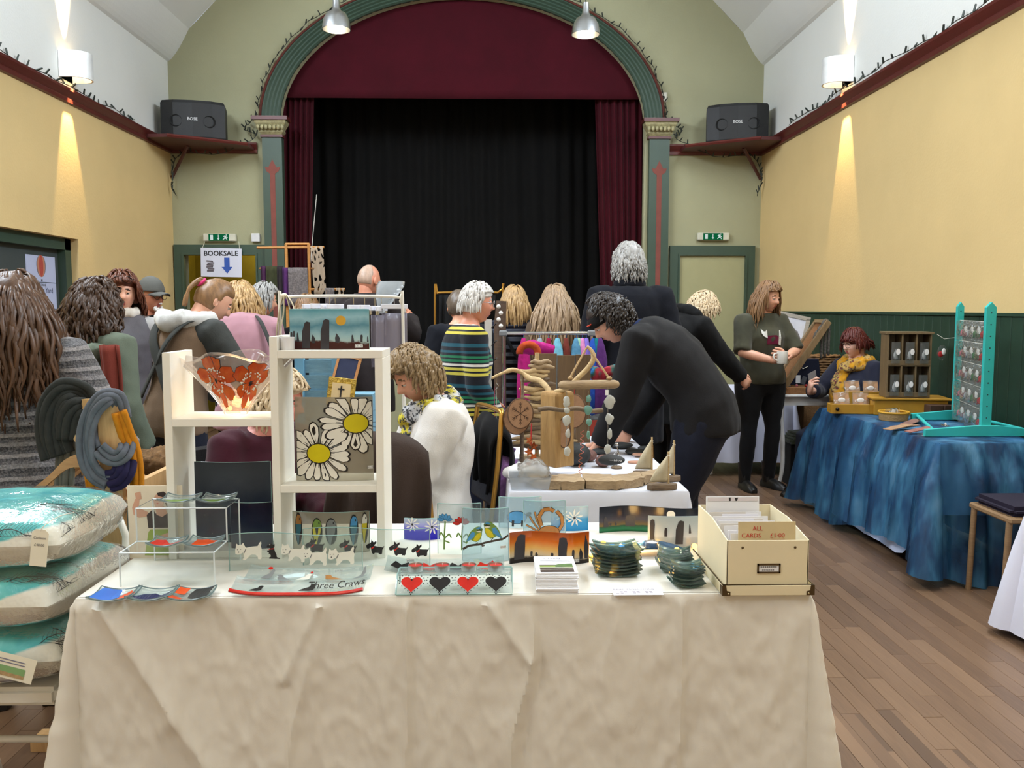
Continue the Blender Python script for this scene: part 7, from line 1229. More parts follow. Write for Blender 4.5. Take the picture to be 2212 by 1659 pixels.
def seastring(px,y0,lst,m,y1,label):
 mb=MB();mb.tube([at(px,y0,ym-.02),at(px,y1,ym-.02)],.0011,4);w=mb.obj('wire',WRC,t)
 for i,(dx,py,rx,rz_)in enumerate(lst):q=at(px+dx,py,ym-.02);mb=MB();mb.ball(q,(rx/1850*ym,.008,rz_/1850*ym),10,8);mb.v=[p+V((nz(p*60)*.005,0,nz((p.z*70,p.x*70,i))*.005))for p in mb.v];mb.obj('sea_glass',m,t,smooth=2)
seastring(1224,845,[(0,868,8,13),(0,886,6,7),(0,908,9,12),(3,936,5,10),(1,975,7,12)],SGW,985,'x');seastring(1271,845,[(1,861,6,8),(-1,885,9,11),(1,912,7,8),(0,940,4,9)],SGT,950,'x');seastring(1313,835,[(4,868,12,15),(3,905,9,12),(4,938,6,12),(-1,970,6,10)],SGW,980,'x')
mb=MB();q=at(1311,848,ym-.025);mb.box(q,(.013,.001,.022));mb.obj('paper_tag',PAP,t)
# stick tree: short sticks threaded one above another
t=thing('driftwood_tree','tree of stacked driftwood sticks threaded on an upright dowel','sculpture',(at(1165,1000,3.95).x,3.95,TZ));yd=3.95;xc=at(1160,850,yd).x;mb=MB();mb.tube([(xc,yd,TZ),(xc,yd,at(1160,762,yd).z)],.010,8);mb.obj('dowel',DRP,t,True);rn=random.Random(5)
for i in range(20):
 py=782+i*9.5;hw=(.05+.0062*i)*rn.uniform(.75,1.15);q=at(1160+rn.uniform(-8,14),py,yd);a=rn.uniform(-.35,.35);mb=MB();n=6;mb.tube([V((q.x+cos(a)*hw*(k/n*2-1),yd-.02+sin(a)*hw*(k/n*2-1)*.6+.004*sin(k*2),q.z+.005*sin(k*1.7+i)))for k in range(n+1)],[.005,.010,.013,.013,.012,.010,.005],8);mb.obj('stick',rn.choice((DRW,DRP,DRP,DRD)),t,smooth=2)
mb=MB();mb.box((xc,yd,TZ+.012),(.16,.14,.024));mb.obj('foot',DRW,t)
mb=MB();t=thing('driftwood_branch','long crooked driftwood branch reaching out to the left with ornaments on it','branch',at(1130,860,3.75));mb.tube(smooth_path([at(a,b,y)for a,b,y in((1062,817,3.72),(1085,806,3.72),(1108,799,3.74),(1128,806,3.76),(1145,818,3.74),(1165,822,3.7),(1182,838,3.66),(1188,852,3.64),(1196,868,3.62))]),[.006]*6+[.010]*8+[.013]*10+[.012]*5+[.010]*4,8);mb.obj('limb',DRP,t,smooth=2);mb=MB();mb.tube([at(1128,806,3.76),(at(1128,806,3.76).x,3.80,TZ)],.009,8);mb.obj('support_stick',DRD,t,smooth=2);mb=MB();mb.tube(smooth_path([at(a,b,3.72)for a,b in((1074,812),(1072,826),(1077,834),(1070,842))]),.0012,5);mb.obj('wire_hook',WRC,t)
# wooden slices, one with a burnt snowflake
SLI=wood('tan_wood_slice',(146,108,78),(176,136,102),5,(3,1,3),.7);BARK=mat('bark_edge',(96,70,50),.9,bump=.5);BURN=mat('burnt_line',(58,36,24),.9)
def slice_(label,px,py,rx,rz_,Y,flake=False,rzz=0.0,red=True):
 c=at(px,py,Y);k=Y/1850;t=thing('wood_slice',label,'ornament',c,rzz);mb=MB();rot_=Matrix.Rotation(PI/2,3,'X');mb.lathe([(0.0005,.004),(1,.004),(1,-.004),(0.0005,-.004)],(0,0,0),28,rot_);mb.v=[V((p.x*rx*k,p.y,p.z*rz_*k))for p in mb.v];mb.obj('disc',SLI,t,world=False);mb=MB();mb.tube([V((cos(a)*rx*k,0,sin(a)*rz_*k))for a in[i*2*PI/28 for i in range(29)]],.0045,6);mb.obj('bark_rim',BARK,t,True,world=False)
 if red:mb=MB();mb.tube([(0,0,rz_*k),(.002,0,rz_*k+.03),(0,0,rz_*k+.075)],.0018,5);mb.obj('red_thread',mat('red_thread',(160,30,30),.8),t,world=False)
 if flake:
  mb=MB()
  for i in range(6):
   a=i*PI/3+PI/2;P_=lambda r,o=0:V(((cos(a)*r-sin(a)*o)*rx*k,-.0048,(sin(a)*r+cos(a)*o)*rz_*k));mb.tube([P_(0),P_(.78)],.0011,4)
   for r in(.35,.55):mb.tube([P_(r+.16,.13),P_(r),P_(r+.16,-.13)],.0009,4)
  mb.obj('burnt_snowflake',BURN,t,world=False)
 return t
slice_('round wooden slice burnt with a snowflake, hung from the driftwood branch',1124,893,27,32,3.60,True,.1);slice_('plain round wooden slice behind the snowflake slice',1116,905,28,33,3.64,False,.1,False);slice_('plain round wooden slice hung behind the timber post',1240,888,26,36,3.85,False,-.3);slice_('narrow wooden slice leaning at the right of the timber post',1219,935,14,32,3.56,False,-.5,False)
# small hanging trinkets
COP=mat('copper_foil',(196,108,66),.25,.9,var=.3,sc=50,bump=.4);t=thing('copper_bundle','bundle of copper star ornaments on red ribbon at the left of the post','ornament',at(1148,1000,3.52));
for i in range(5):q=at(1143+(i%2)*10,952+i*12,3.52+.01*(i%3));mb=MB();st=[(cos(a)*r+0,sin(a)*r)for j,a in enumerate([k*PI/5+.3*i for k in range(10)])for r in[.022 if j%2==0 else.010]];mb.prism(st,.003,T(q,.4*i-.8,0));mb.obj('copper_star',COP,t)
mb=MB();mb.tube([at(1148,915,3.55),at(1147,960,3.53)],.003,5);mb.obj('red_ribbon',mat('red_thread',(160,30,30),.8),t)
for px,py,n,c,lab in((1258,930,10,(206,120,104),'pink wire spiral ornament hanging beside the aqua glass'),(1254,978,9,(190,104,72),'copper wire spiral ornament below the pink one')):q=at(px,py,3.5);mb=MB();mb.tube([q+V((.007*cos(a),.007*sin(a),-a*.0012*3))for a in[i*.7 for i in range(int(n*4))]],.0016,4);solo(mb,'wire_spiral',mat('wire_%d'%c[1],c,.3,.7),lab,'ornament',smooth=True)
for px,py,c,lab in((1070,938,(170,34,96),'magenta beaded drop hanging left of the driftwood stall'),(1074,953,(196,194,190),'silver wire drop hanging left of the driftwood stall')):mb=MB();q=at(px,py,3.72);mb.ball(q,(.011,.011,.022),10,8);mb.tube([q,at(px-2,836,3.72)],.0008,4);solo(mb,'bead_drop',mat('bead_%d'%c[0],c,.3,.3),lab,'ornament',smooth=True)
# stones, tray, boats, boxes on the cloth
SLT=mat('black_slate_pebble',(44,46,46),.7,var=.25,sc=14,bump=.2)
def stone(label,px,pyb,w,h,Y=None,d=None,m=None,name='pebble'):
 b=onz(px,pyb,TZ);b.y+=(d or w)*.5;mb=MB();mb.ball((b.x,b.y,TZ+h/2+.001),(w/2,(d or w)/2,h/2),16,10);mb.v=[p+V((nz(p*22)*w*.06,0,nz(p*18)*h*.05*(p.z>TZ+h*.3)))for p in mb.v];return solo(mb,name,m or SLT,label,'stone',smooth=2),V((b.x,b.y,TZ+h))
GS,gq=stone('flat black pebble lettered golden on the driftwood slab',1322,1030,.118,.046,d=.07);GS.location.z=TZ+.043;mb=MB();mb.text('golden',.022,None,fn=lambda p:V((.012-p.x*1.0,-.034+.006*abs(p.x*30)-.012*max(0,p.z*50+.3),.027+p.z*.62)));mb.obj('white_lettering',LABEL,GS,world=False)
stone('large dark round stone right of the timber post',1248,1012,.13,.105);k=0
for px,py,w,h,lab in((1316,965,.07,.02,'flat dark pebble nearest the red box'),(1345,972,.12,.028,'wide dark pebble with wire on it'),(1375,985,.10,.025,'dark pebble at the right edge of the cloth'),(1300,985,.09,.03,'dark pebble left of the little wire figure'),(1395,975,.07,.02,'small dark pebble near the cloth edge')):stone(lab,px,py,w,h)
for px,py,lab in((1275,1000,'rough reddish shell cluster behind the black pebble'),(1255,1004,'brown cone-like driftwood knot beside the post'),(1305,1012,'small shell and stone cluster on the slab')):stone(lab,px,py,.07,.055,m=mat('reddish_shell',(120,84,76),.6,var=.4,sc=50,bump=.5),name='shell_cluster')
t=thing('wire_figure','tiny silver wire figure on a dark wooden foot','figurine',onz(1332,1012,TZ));q=t.location.copy();mb=MB();mb.lathe([(0,.0),(.024,0),(.026,.006),(.018,.012),(0,.013)],q,14);mb.obj('foot',DRD,t,True);mb=MB();mb.tube([q+V((0,0,.012)),q+V((0,0,.055)),q+V((.008,0,.075)),q+V((0,0,.10))],.003,5);mb.tube([q+V((-.015,0,.06)),q+V((0,0,.08)),q+V((.018,0,.05))],.0025,5);mb.ball(q+V((0,0,.108)),.009,8,6);mb.obj('wire_body',WRC,t,True)
for px,py,w,lab in((1385,990,.075,'uppermost oval pink wood label with red thread'),(1378,1003,.085,'lower oval pink wood label with red thread')):b=onz(px,py,TZ);mb=MB();mb.lathe([(0.0005,.002),(.5,.002),(.5,.008),(0.0005,.008)],(b.x,b.y+.03,TZ+(.009 if py<1000 else 0)),20);mb.v=[V((b.x+(p.x-b.x)*w,b.y+.03+(p.y-b.y-.03)*.05,p.z))for p in mb.v];solo(mb,'wood_tag',mat('pink_wood',(196,146,120),.7),lab,'tag')
# clear tray with a plastic bag
b=onz(1145,1060,TZ);x0,x1=onz(1100,1058,TZ).x,onz(1190,1058,TZ).x;y0=b.y+.005;t=thing('plastic_tray','milky plastic tray at the front left of the driftwood stall','tray',((x0+x1)/2,y0+.07,TZ));TRY=clear('milky_plastic',(226,230,234),.6,.45,.2,(206,212,218));mb=MB()
ring=lambda k,z:[V(((x0+x1)/2+sx*(x1-x0)/2*k,y0+.07+sy*.07*k,TZ+z))for sx,sy in((-1,-1),(1,-1),(1,1),(-1,1))];mb.loft([ring(.9,.002),ring(1.0,.05),ring(1.04,.052)],cap=False);mb.add(ring(.9,.003),[(0,1,2,3)]);mb.obj('tray_shell',TRY,t)
mb=MB();c=V(((x0+x1)/2+.015,y0+.075,TZ+.06));mb.ball(c,(.065,.05,.055),18,12);mb.v=[p+(p-c).normalized()*(.022*nz(p*38)+.01*nz(p*80))for p in mb.v];solo(mb,'crumpled_bag',clear('crumpled_polythene',(232,232,230),.9,.3,.12,(216,214,208),bump=.5),'crumpled clear plastic bag lying in the milky tray','bag',smooth=2)
mb=MB();c=V(((x0+x1)/2-.03,y0+.19,TZ+.035));mb.ball(c,(.075,.05,.034),18,10);mb.v=[p+(p-c).normalized()*(.012*nz(p*30))if p.z>TZ+.01 else p for p in mb.v];solo(mb,'paper_bag',PAP,'crumpled white paper bag behind the milky tray','bag',smooth=2)
# toy boats: driftwood hull, stick mast, canvas sail
CAN=cloth_mat('raw_canvas',(192,180,152),.95,.1,20)
def boat(label,px,pyb,L,H,rz,dy=0):
 b=onz(px,pyb,TZ);t=thing('toy_boat',label,'toy boat',V((b.x,b.y+.02+dy,TZ)),rz);mb=MB();mb.loft([[V((x,y*w,z))for y,z in((-1,.008),(-.8,.001),(.8,.001),(1,.008),(.9,.024),(-.9,.024))]for x,w in((-L/2,.006),(-L*.38,.02),(0,.024),(L*.38,.02),(L/2,.008))]);mb.obj('hull',DRD,t,world=False,bev=.002);mb=MB();mb.tube([(L*.22,0,.02),(L*.20,0,.02+H)],.0042,6);mb.obj('mast',DRP,t,True,world=False);mb=MB();mb.grid(lambda u,v:V((L*.19-L*.62*(1-u)*(1-v**1.3),-.012*sin(u*PI)*sin(v*PI)-.003,.032+(H-.02)*v)),10,10,.0015);mb.obj('sail',CAN,t,smooth=2,world=False)
 mb=MB();[mb.tube([(L*.2+.006*cos(a),.006*sin(a),.02+H*.85+.001*a)for a in[i*.9 for i in range(12)]],.001,4)for _ in(0,)];mb.obj('lashing',WICK,t,world=False)
boat('nearest toy boat with a driftwood hull and canvas sail',1432,1060,.12,.13,.1);boat('middle toy boat behind the nearest one at the table corner',1455,1050,.10,.15,.25,.07);boat('left toy boat with a laced canvas sail',1405,1040,.11,.15,-.15,.08)
b=onz(1312,942,TZ);t=thing('red_box','open orange-red box of lettered slates on the driftwood stall','box',V((b.x,b.y+.1,TZ)));RB=mat('orange_red_card',(158,52,32),.7);w=.235
for a,s_ in(((0,-.1,.045),(w,.004,.09)),((0,.1,.045),(w,.004,.09)),((-w/2,0,.045),(.004,.2,.09)),((w/2,0,.045),(.004,.2,.09)),((0,0,.003),(w,.2,.004))):mb=MB();mb.box(a,s_);mb.obj('box_wall',RB,t,world=False)
for i in range(4):mb=MB();mb.ball((b.x-.07+.045*i,b.y+.09+.02*(i%2),TZ+.085+.008*(i%2)),(.05,.06,.018),12,8);solo(mb,'slate_pebble',SLT,'%s slate in the orange-red box'%('leftmost','second from left','third from left','rightmost')[i],'stone','slates in the red box',smooth=2)
for i,(px,py,c,lab)in enumerate(((1098,945,(96,60,120),'purple felted scarf draped at the left edge of the driftwood stall'),(1112,975,(150,110,170),'lilac patterned scarf folded at the left edge of the driftwood stall'))):q=at(px,py,4.0-.3*i);mb=MB();mb.tube([V((DX0+.02,q.y,TZ+.02)),V((DX0+.0,q.y,TZ+.035)),V((DX0-.03,q.y,TZ-.02)),V((DX0-.04,q.y,TZ-.22))],[.04,.05,.045,.03],10,up=(0,1,0));solo(ruffle(mb,.008,30),'draped_scarf',wool('edge_scarf_%d'%i,c,.4),lab,'scarf',smooth=2)
# ================================================================ THE BLUE STALL ALONG THE RIGHT WALL
RX0,RX1,RY0,RY1=2.36,2.92,4.42,6.05
t=thing('trestle_table','table under the blue organza of the stall by the right wall','table',((RX0+RX1)/2,(RY0+RY1)/2,0));mb=MB();mb.bx((RX0+.02,RY0+.02,.70),(RX1-.02,RY1-.02,.728));mb.obj('tabletop',WDT,t)
for x in(RX0+.06,RX1-.06):
 for y in(RY0+.06,RY1-.06):mb=MB();mb.tube([(x,y,0),(x,y,.7)],.015,8);mb.obj('leg',WMET,t,True)
pl_=lambda f,a:(lambda x,y,nx,ny,d,s_:(a*sin(s_*f+2*nz((s_*2,0,1)))+.5*a*sin(s_*f*2.7+1))*min(1,d*3))
tablecloth('tablecloth',RX0+.004,RX1-.004,RY0+.004,RY1-.004,TZ,.69,linen('white_undercloth',(196,204,228)),'white undercloth showing below the blue organza',pl_(17,.006),step=.03,rows=16,flare=.03,bottom=lambda s_,x,y:.55+.45*sst(RY0+.0,RY0+.35,y))
t_=NT('blue_organza');vec=t_.coord('Object',(1,1,.35));n=t_.noise(vec,7,3,.6);col=t_.ramp(n,[(.3,lin((10,34,66))),(.45,lin((18,66,104))),(.58,lin((52,108,142))),(.7,lin((84,132,166)))]);tr=t_.n('BsdfTransparent',Color=lin((150,190,214))).outputs[0];df=t_.pbr(col,.55,0,t_.bump(t_.noise(t_.coord('Object',(1,1,.2)),26,3),.4,.02));mx=t_.n('MixShader');t_.set(mx.inputs[0],t_.ramp(t_.noise(vec,4.5,2),[(.32,(.30,)*3),(.60,(.94,)*3)]));t_.set(mx.inputs[1],tr);t_.set(mx.inputs[2],df);ORG=t_.out(mx.outputs[0])
tablecloth('organza_cover',RX0-.012,RX1,RY0-.012,RY1+.012,TZ+.004,.72,ORG,'mottled blue organza draped over the stall by the right wall',lambda x,y,nx,ny,d,s_:(.045 if nx<.5 else.0)*min(1,d*5)+(pl_(24,.022)(x,y,nx,ny,d,s_)if nx<.5 else 0),step=.014,rows=36,flare=.06,cflare=.12,bottom=lambda s_,x,y:(.90+.08*sin(s_*3.1+.4)-.02*sin(s_*9))+.10*(1-sst(RY0,RY0+.25,y)))
# turquoise stand
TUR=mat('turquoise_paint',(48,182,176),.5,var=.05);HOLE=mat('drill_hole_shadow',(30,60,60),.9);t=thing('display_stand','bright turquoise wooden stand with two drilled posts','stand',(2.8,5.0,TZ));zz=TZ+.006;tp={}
for nm,px,ya,x0,x1,w in(('near',2136,4.66,onz(2012,952,TZ).x+.02,3.02,.058),('far',2070,5.36,2.66,3.05,.044)):
 x=at(px,800,ya).x;h=at(px,652,ya).z;tp[nm]=(x,ya,h);mb=MB();mb.prism([(-w/2,0),(w/2,0),(w/2,h-zz-.03),(0,h-zz),(-w/2,h-zz-.03)],.022,T((x,ya,zz)));po_=mb.obj('drilled_post',TUR,t,bev=.002)
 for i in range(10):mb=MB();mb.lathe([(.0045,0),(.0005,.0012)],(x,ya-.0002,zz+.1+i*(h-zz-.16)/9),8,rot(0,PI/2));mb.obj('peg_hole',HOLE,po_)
 mb=MB();mb.prism([(x0,.0),(x1,.0),(x1,.035),(x+.06,.06),(x-.06,.06),(x0,.04)],.022,T((0,ya-.0225,zz)));mb.obj('foot_bar',TUR,t,bev=.002)
for a,b in((2.45,2.70),(2.98,3.0)):mb=MB();mb.tube([(a,4.66,zz+.028),(b,5.35,zz+.028)],.010,8);mb.obj('stretcher',TUR,t,True)
mb=MB();(xa,ya,ha),(xb,yb,hb)=tp['near'],tp['far'];CLB=clear('clear_packet_film',(236,238,236),.9,.06,.08,(220,222,220),bump=.35);OVL=mat('white_oval_label',(226,222,218),.6);TRK=[mat('trinket_%s'%n,c,.5,var=.2)for n,c in(('red',(170,34,36)),('green',(60,110,60)),('silver',(170,170,172)),('pink',(200,120,130)))]
def packet(label,loc,rz,w=.07,h=.12,m=None,group=None,ov=True,i=0):
 t=thing('gift_packet',label,'packet',loc,rz,group);mb=MB();mb.grid(lambda u,v:V((w*(u-.5),-.010*sin(u*PI)*sin(v*PI),-h*v)),6,6);mb.grid(lambda u,v:V((w*(.5-u),.008*sin(u*PI)*sin(v*PI),-h*v)),6,6);mb.obj('clear_bag',CLB,t,smooth=2,world=False)
 mb=MB();mb.ball((0,0,-h*.62),(w*.26,.006,h*.2),10,8);mb.tube([(-w*.25,0,-h*.8),(0,0,-h*.35),(w*.25,0,-h*.8)],.004,6);mb.obj('trinket',m or TRK[i%4],t,smooth=2,world=False)
 if ov:mb=MB();mb.lathe([(.0135,0),(.0004,.0003)],(0.012,-.012,-h*.45),14,rot(0,PI/2),sy=1.5);mb.obj('oval_label',OVL,t,world=False)
k=0
for r in range(5):
 z=ha-.11-.125*r;mb=MB();mb.tube([(xa,ya+.01,z),(xb,yb+.01,z)],.0012,4);mb.obj('string',WICK,t)
 for c in range(4):
  f=.16+.22*c;packet('clear trinket packet on the turquoise stand, %s row, %s from the near post'%(('top','second','middle','fourth','bottom')[r],('first','second','third','fourth')[c]),V((xa+(xb-xa)*f,ya+(yb-ya)*f,z)),-1.1,.12,.12,group='packets strung on the turquoise stand',i=k);k+=1
# cubby shelf on a mustard drawer box, packets in every cell
def rect(px0,px1,y):return at(px0,700,y).x,at(px1,700,y).x
KW=wood('brown_cubby_wood',(96,78,52),(124,102,70),5,(8,8,1));MUSTD=mat('mustard_paint',(168,122,24),.6,var=.1);cc_=V((2.76,5.66,0));RZ=-.18;t=thing('drawer_box','mustard drawer box carrying the brown cubby shelf','box',(cc_.x+.03,cc_.y+.03,TZ+.006),RZ);mb=MB();mb.box((0,0,.05),(.46,.24,.10));mb.obj('carcass',MUSTD,t,world=False,bev=.003);mb=MB();mb.box((0,0,.108),(.50,.27,.014));mb.obj('top',MUSTD,t,world=False,bev=.003)
z0=TZ+.006+.116;t=thing('cubby_shelf','brown wooden cubby shelf with six cells of trinket packets','shelf',(cc_.x,cc_.y,z0),RZ);Wc,Dc,Hc=.265,.17,at(1940,716,5.62).z-z0-.01
def kb(c,d,nm):mb=MB();mb.box(c,d);return mb.obj(nm,KW,t,world=False,bev=.001)
kb((0,0,Hc),(Wc+.03,Dc+.02,.014),'top_board');kb((0,0,.006),(Wc,Dc,.012),'bottom_board');kb((0,Dc/2-.004,Hc/2),(Wc,.008,Hc),'back_board');kb((0,0,Hc/2),(Wc,Dc,.010),'middle_board')
for x in(-Wc/2,-Wc/6,Wc/6,Wc/2):kb((x,0,Hc/2),(.010,Dc,Hc),'divider')
for z in(.022,Hc/2+.018):kb((0,-Dc/2,z),(Wc,.008,.032),'cell_lip')
n_=('upper left','upper middle','upper right','lower left','lower middle','lower right')
for i in range(6):x=(i%3-1)*Wc/3;z=(Hc/2 if i<3 else 0)+.155;packet('silver trinket packet in the %s cell of the cubby shelf'%n_[i],wm(t)@V((x,-Dc/2-.012,z)),RZ,.055,.14,TRK[2],ov=True,i=i)
# mustard drawers used as trays of kraft cards
KRA=mat('kraft_card',(166,122,84),.8);KNB=mat('dark_metal_knob',(52,46,42),.3,.9)
for j,(px,py,yy,wd,rz,lab)in enumerate(((1850,894,5.92,.36,-.16,'nearer'),(1905,873,6.02-.1,.34,-.16,'farther'))):
 b=onz(px,py,TZ)if j==0 else V((onz(1900,888,TZ).x,onz(1900,888,TZ).y+.14,TZ));b.z=TZ+.006+(.0 if j==0 else.0);t=thing('drawer_tray','%s mustard drawer laid on the blue stall as a tray of kraft packets'%lab,'drawer',b,rz);hh=.065 if j==0 else.12
 for c,d,nm in(((0,-.055,hh/2),(wd,.010,hh),'drawer_front'),((0,.055,hh/2),(wd,.008,hh*.9),'drawer_back'),((-wd/2+.005,0,hh/2),(.008,.11,hh*.9),'drawer_side'),((wd/2-.005,0,hh/2),(.008,.11,hh*.9),'drawer_side'),((0,0,.005),(wd,.11,.008),'drawer_bottom')):mb=MB();mb.box(c,d);mb.obj(nm,MUSTD,t,world=False,bev=.002)
 mb=MB();mb.ball((-.14 if j==0 else.13,-.068,hh/2),.013,10,8);mb.obj('knob',KNB,t,True,world=False)
 for i in range(2+j):q=wm(t)@V((-.09+.12*i-.03*j,.012,hh-.03));s_=thing('kraft_packet','kraft card in a shiny sleeve, %s in the %s mustard drawer'%(('left','middle','right')[i]if j else('left','right')[i],lab),'packet',q,rz);Rm=rot(0,-.45,.08*(i-.5));mb=MB();mb.box(Rm@V((0,0,.055)),(.10,.004,.10),Rm);mb.obj('kraft_card',KRA,s_,world=False);mb=MB();mb.grid(lambda u,v:Rm@V((.108*(u-.5),-.004-.005*sin(u*9)*sin(v*7),.112*v)),8,8);mb.obj('shiny_sleeve',CLB,s_,smooth=2,world=False);mb=MB();mb.ball(Rm@V((0,-.006,.05)),(.025,.004,.018),10,6);mb.obj('white_motif',OVL,s_,smooth=2,world=False)
# basket, flat cards, boxes
b=onz(1941,912,TZ);b.y+=.07;b.z=TZ+.006;t=thing('round_basket','round buff basket with a yellow rim on the blue stall','basket',b);mb=MB();mb.lathe([(0.001,.002),(.085,.0),(.09,.045),(.087,.045),(.082,.006),(0.001,.006)],b,24);mb.obj('basket_body',mat('buff_basketwork',(156,126,82),.9,bump=.6,bsc=60),t,True);mb=MB();mb.tube([b+V((.089*cos(a),.089*sin(a),.05))for a in[i*2*PI/24 for i in range(25)]],.0075,6,cap=False);mb.obj('yellow_rim',mat('yellow_rim_paint',(196,144,30),.6),t,True)
for i in range(3):packet('%s shiny packet lying in the round basket'%('left','middle','right')[i],b+V((-.03+.03*i,-.02+.02*i,.075)),.5*i,.07,.05,TRK[2],'packets in the round basket',i=i)
for i,(px,py,l,rz,c)in enumerate(((1960,925,.20,.5,(150,110,84)),(1975,918,.22,.75,(128,92,80)),(1945,932,.17,.35,(160,124,92)),(1990,940,.14,.1,(140,90,80)))):q=onz(px,py,TZ);mb=MB();mb.box((q.x,q.y+.03,TZ+.010+.006*i),(l,.06,.004),rot(rz,0,-.06*i));solo(mb,'print_strip',mat('strip_card_%d'%i,c,.6,var=.3,sc=40),'%s of the fanned printed strips at the edge of the blue stall'%('lowest','second','third','topmost')[i],'card','fanned printed strips')
for i,(px,py)in enumerate(((2010,945),(2040,938),(2070,945),(2095,940),(2050,925))):q=onz(px,py,TZ);packet('flat trinket packet between the turquoise feet, %s from the left'%('first','second','fourth','rightmost','third')[i],V((q.x,q.y+.05,TZ+.016)),.4*i,.10,.02,TRK[(i+2)%4],'flat packets between the turquoise feet',i=i)
mb=MB();q=onz(1990,897,TZ);mb.ball((q.x,q.y+.06,TZ+.035),(.065,.05,.03),14,8);solo(ruffle(mb,.012,50),'pink_packet',mat('pink_tissue',(190,140,160),.5,var=.4,sc=50),'crumpled pink tissue packet beside the round basket','packet',smooth=2)
for i,(px,w)in enumerate(((2030,.09),(2058,.07))):q=onz(px,905,TZ);mb=MB();mb.box((q.x,q.y+.08,TZ+.046),(w,.08,.075));solo(mb,'brown_box',mat('brown_gift_box',(72,48,34),.6),'%s dark brown gift box behind the turquoise stand'%('left','right')[i],'box',bev=.003)
q=at(2035,762,5.55);t=thing('hanging_hearts','red and white heart packet pegged on a string beside the cubby shelf','ornament',q);mb=MB();mb.tube([at(2024,722,5.6),at(2040,732,5.56),at(2075,728,5.4)],.0012,4);mb.obj('string',WICK,t);mb=MB();mb.ball(q,(.035,.008,.05),12,8);mb.obj('clear_bag',CLB,t,True);mb=MB();mb.ball(q+V((.006,-.01,.008)),(.014,.005,.022),10,8);mb.obj('white_heart',OVL,t,True);mb=MB();mb.ball(q+V((-.01,-.004,-.008)),(.02,.006,.02),10,8);mb.obj('red_heart',TRK[0],t,True)
# ---------------------------------------------------------------- white side table, tilted frame, hamper, pictures
q=at(1740,870,7.0);tx,ty=q.x-.02,7.02;t=thing('side_table','small white side table with curved legs beside the red-haired woman','table',(tx,ty,0));WP=mat('white_chalk_paint',(214,212,210),.6);mb=MB();mb.box((tx,ty,.745),(.50,.34,.022));mb.obj('tabletop',WP,t,bev=.006);mb=MB();mb.box((tx,ty,.70),(.43,.27,.07));mb.obj('apron',WP,t)
for sx_ in(-1,1):
 for sy_ in(-1,1):mb=MB();bx_,by_=tx+sx_*.21,ty+sy_*.13;mb.tube(smooth_path([(bx_,by_,.735),(bx_+sx_*.012,by_,.6),(bx_-sx_*.005,by_,.4),(bx_-sx_*.015,by_,.2),(bx_-sx_*.0,by_,.06),(bx_+sx_*.03,by_+sy_*.01,.0)]),[.026]*5+[.022]*5+[.018]*5+[.016]*5+[.02],8);mb.obj('curved_leg',WP,t,smooth=2)
CORK=mat('cork_board',(140,96,58),.9,var=.2,sc=60,bump=.4);mb=MB();mb.box((tx+.01,ty-.02,.785),(.40,.26,.056));solo(mb,'cork_tray',CORK,'cork-topped tray on the white side table','tray',bev=.004);rn=random.Random(3)
for i in range(5):mb=MB();mb.ball((tx-.15+.07*i,ty-.10+.02*(i%2),.824),(.013,.011,.011),8,6);solo(mb,'crystal',TRK[(2+i)%4],'%s small polished stone on the cork tray'%('first','second','third','fourth','fifth')[i]+', counted from the left','stone','polished stones on the cork tray',smooth=2)
GRW=wood('grey_oak_frame',(110,88,60),(150,124,88),5,(8,1,1));a,b=at(1690,842,6.90),at(1782,694,6.98);t=thing('tilted_lid','long grey-oak frame lid tilted above the white side table','frame',V((a.x,6.9,.815)));d=b-a;d.y=0;ang=math.atan2(d.z,d.x);L_=d.length
for off,nm in((0,'near_rail'),(.24,'far_rail')):mb=MB();mb.box(a+V((d.x/2,off,d.z/2)),(L_,.03,.05),rot(0,0,-ang));mb.obj(nm,GRW,t,bev=.003)
mb=MB();mb.box(a+V((d.x/2,.12,d.z/2)),(L_,.22,.012),rot(0,0,-ang));mb.obj('lid_panel',CORK,t)
for f in(.02,.98):mb=MB();mb.box(a+V((d.x*f,.12,d.z*f)),(.03,.26,.05),rot(0,0,-ang));mb.obj('end_rail',GRW,t)
for i in range(3):mb=MB();q=a+V((d.x*(.75+.08*i),.02,d.z*(.75+.08*i)+.03));mb.tube(smooth_path([q+V((-.03,0,-.12)),q+V((-.01,0,.0)),q+V((.03,.02,.03)),q+V((.06,.04,-.03)),q+V((.06,.04,-.20-.03*i))]),.012,8);solo(mb,'fur_strip',mat('grey_fur',(96,92,88),.95,var=.5,sc=70,bump=.8),'%s grey fur strip hung over the tilted lid'%('lowest','middle','topmost')[i],'scarf',smooth=2)
# second white-clothed table behind, along the wall, with hamper, bag and framed picture
QX0,QX1,QY0,QY1=at(1528,900,7.35).x,at(1712,900,7.35).x,7.35,8.0;t=thing('trestle_table','table under the white cloth behind the woman with the mug','table',((QX0+QX1)/2,7.7,0));mb=MB();mb.bx((QX0+.02,QY0+.02,.70),(QX1-.02,QY1-.02,.728));mb.obj('tabletop',WDT,t)
for x in(QX0+.06,QX1-.06):
 for y in(QY0+.06,QY1-.06):mb=MB();mb.tube([(x,y,0),(x,y,.7)],.015,8);mb.obj('leg',WMET,t,True)
tablecloth('tablecloth',QX0,QX1,QY0,QY1,TZ,.62,LIL,'lilac-white cloth on the table behind the woman with the mug',pl_(15,.015),step=.04,rows=14,flare=.05)
WIC=mat('wicker',(122,88,52),.85,var=.3,sc=60,bump=.4);hx,hy=at(1772,800,7.5).x,7.5;t=thing('hamper','brown wicker hamper standing behind the tilted lid','basket',(hx,hy,TZ+.0));t.location.z=0
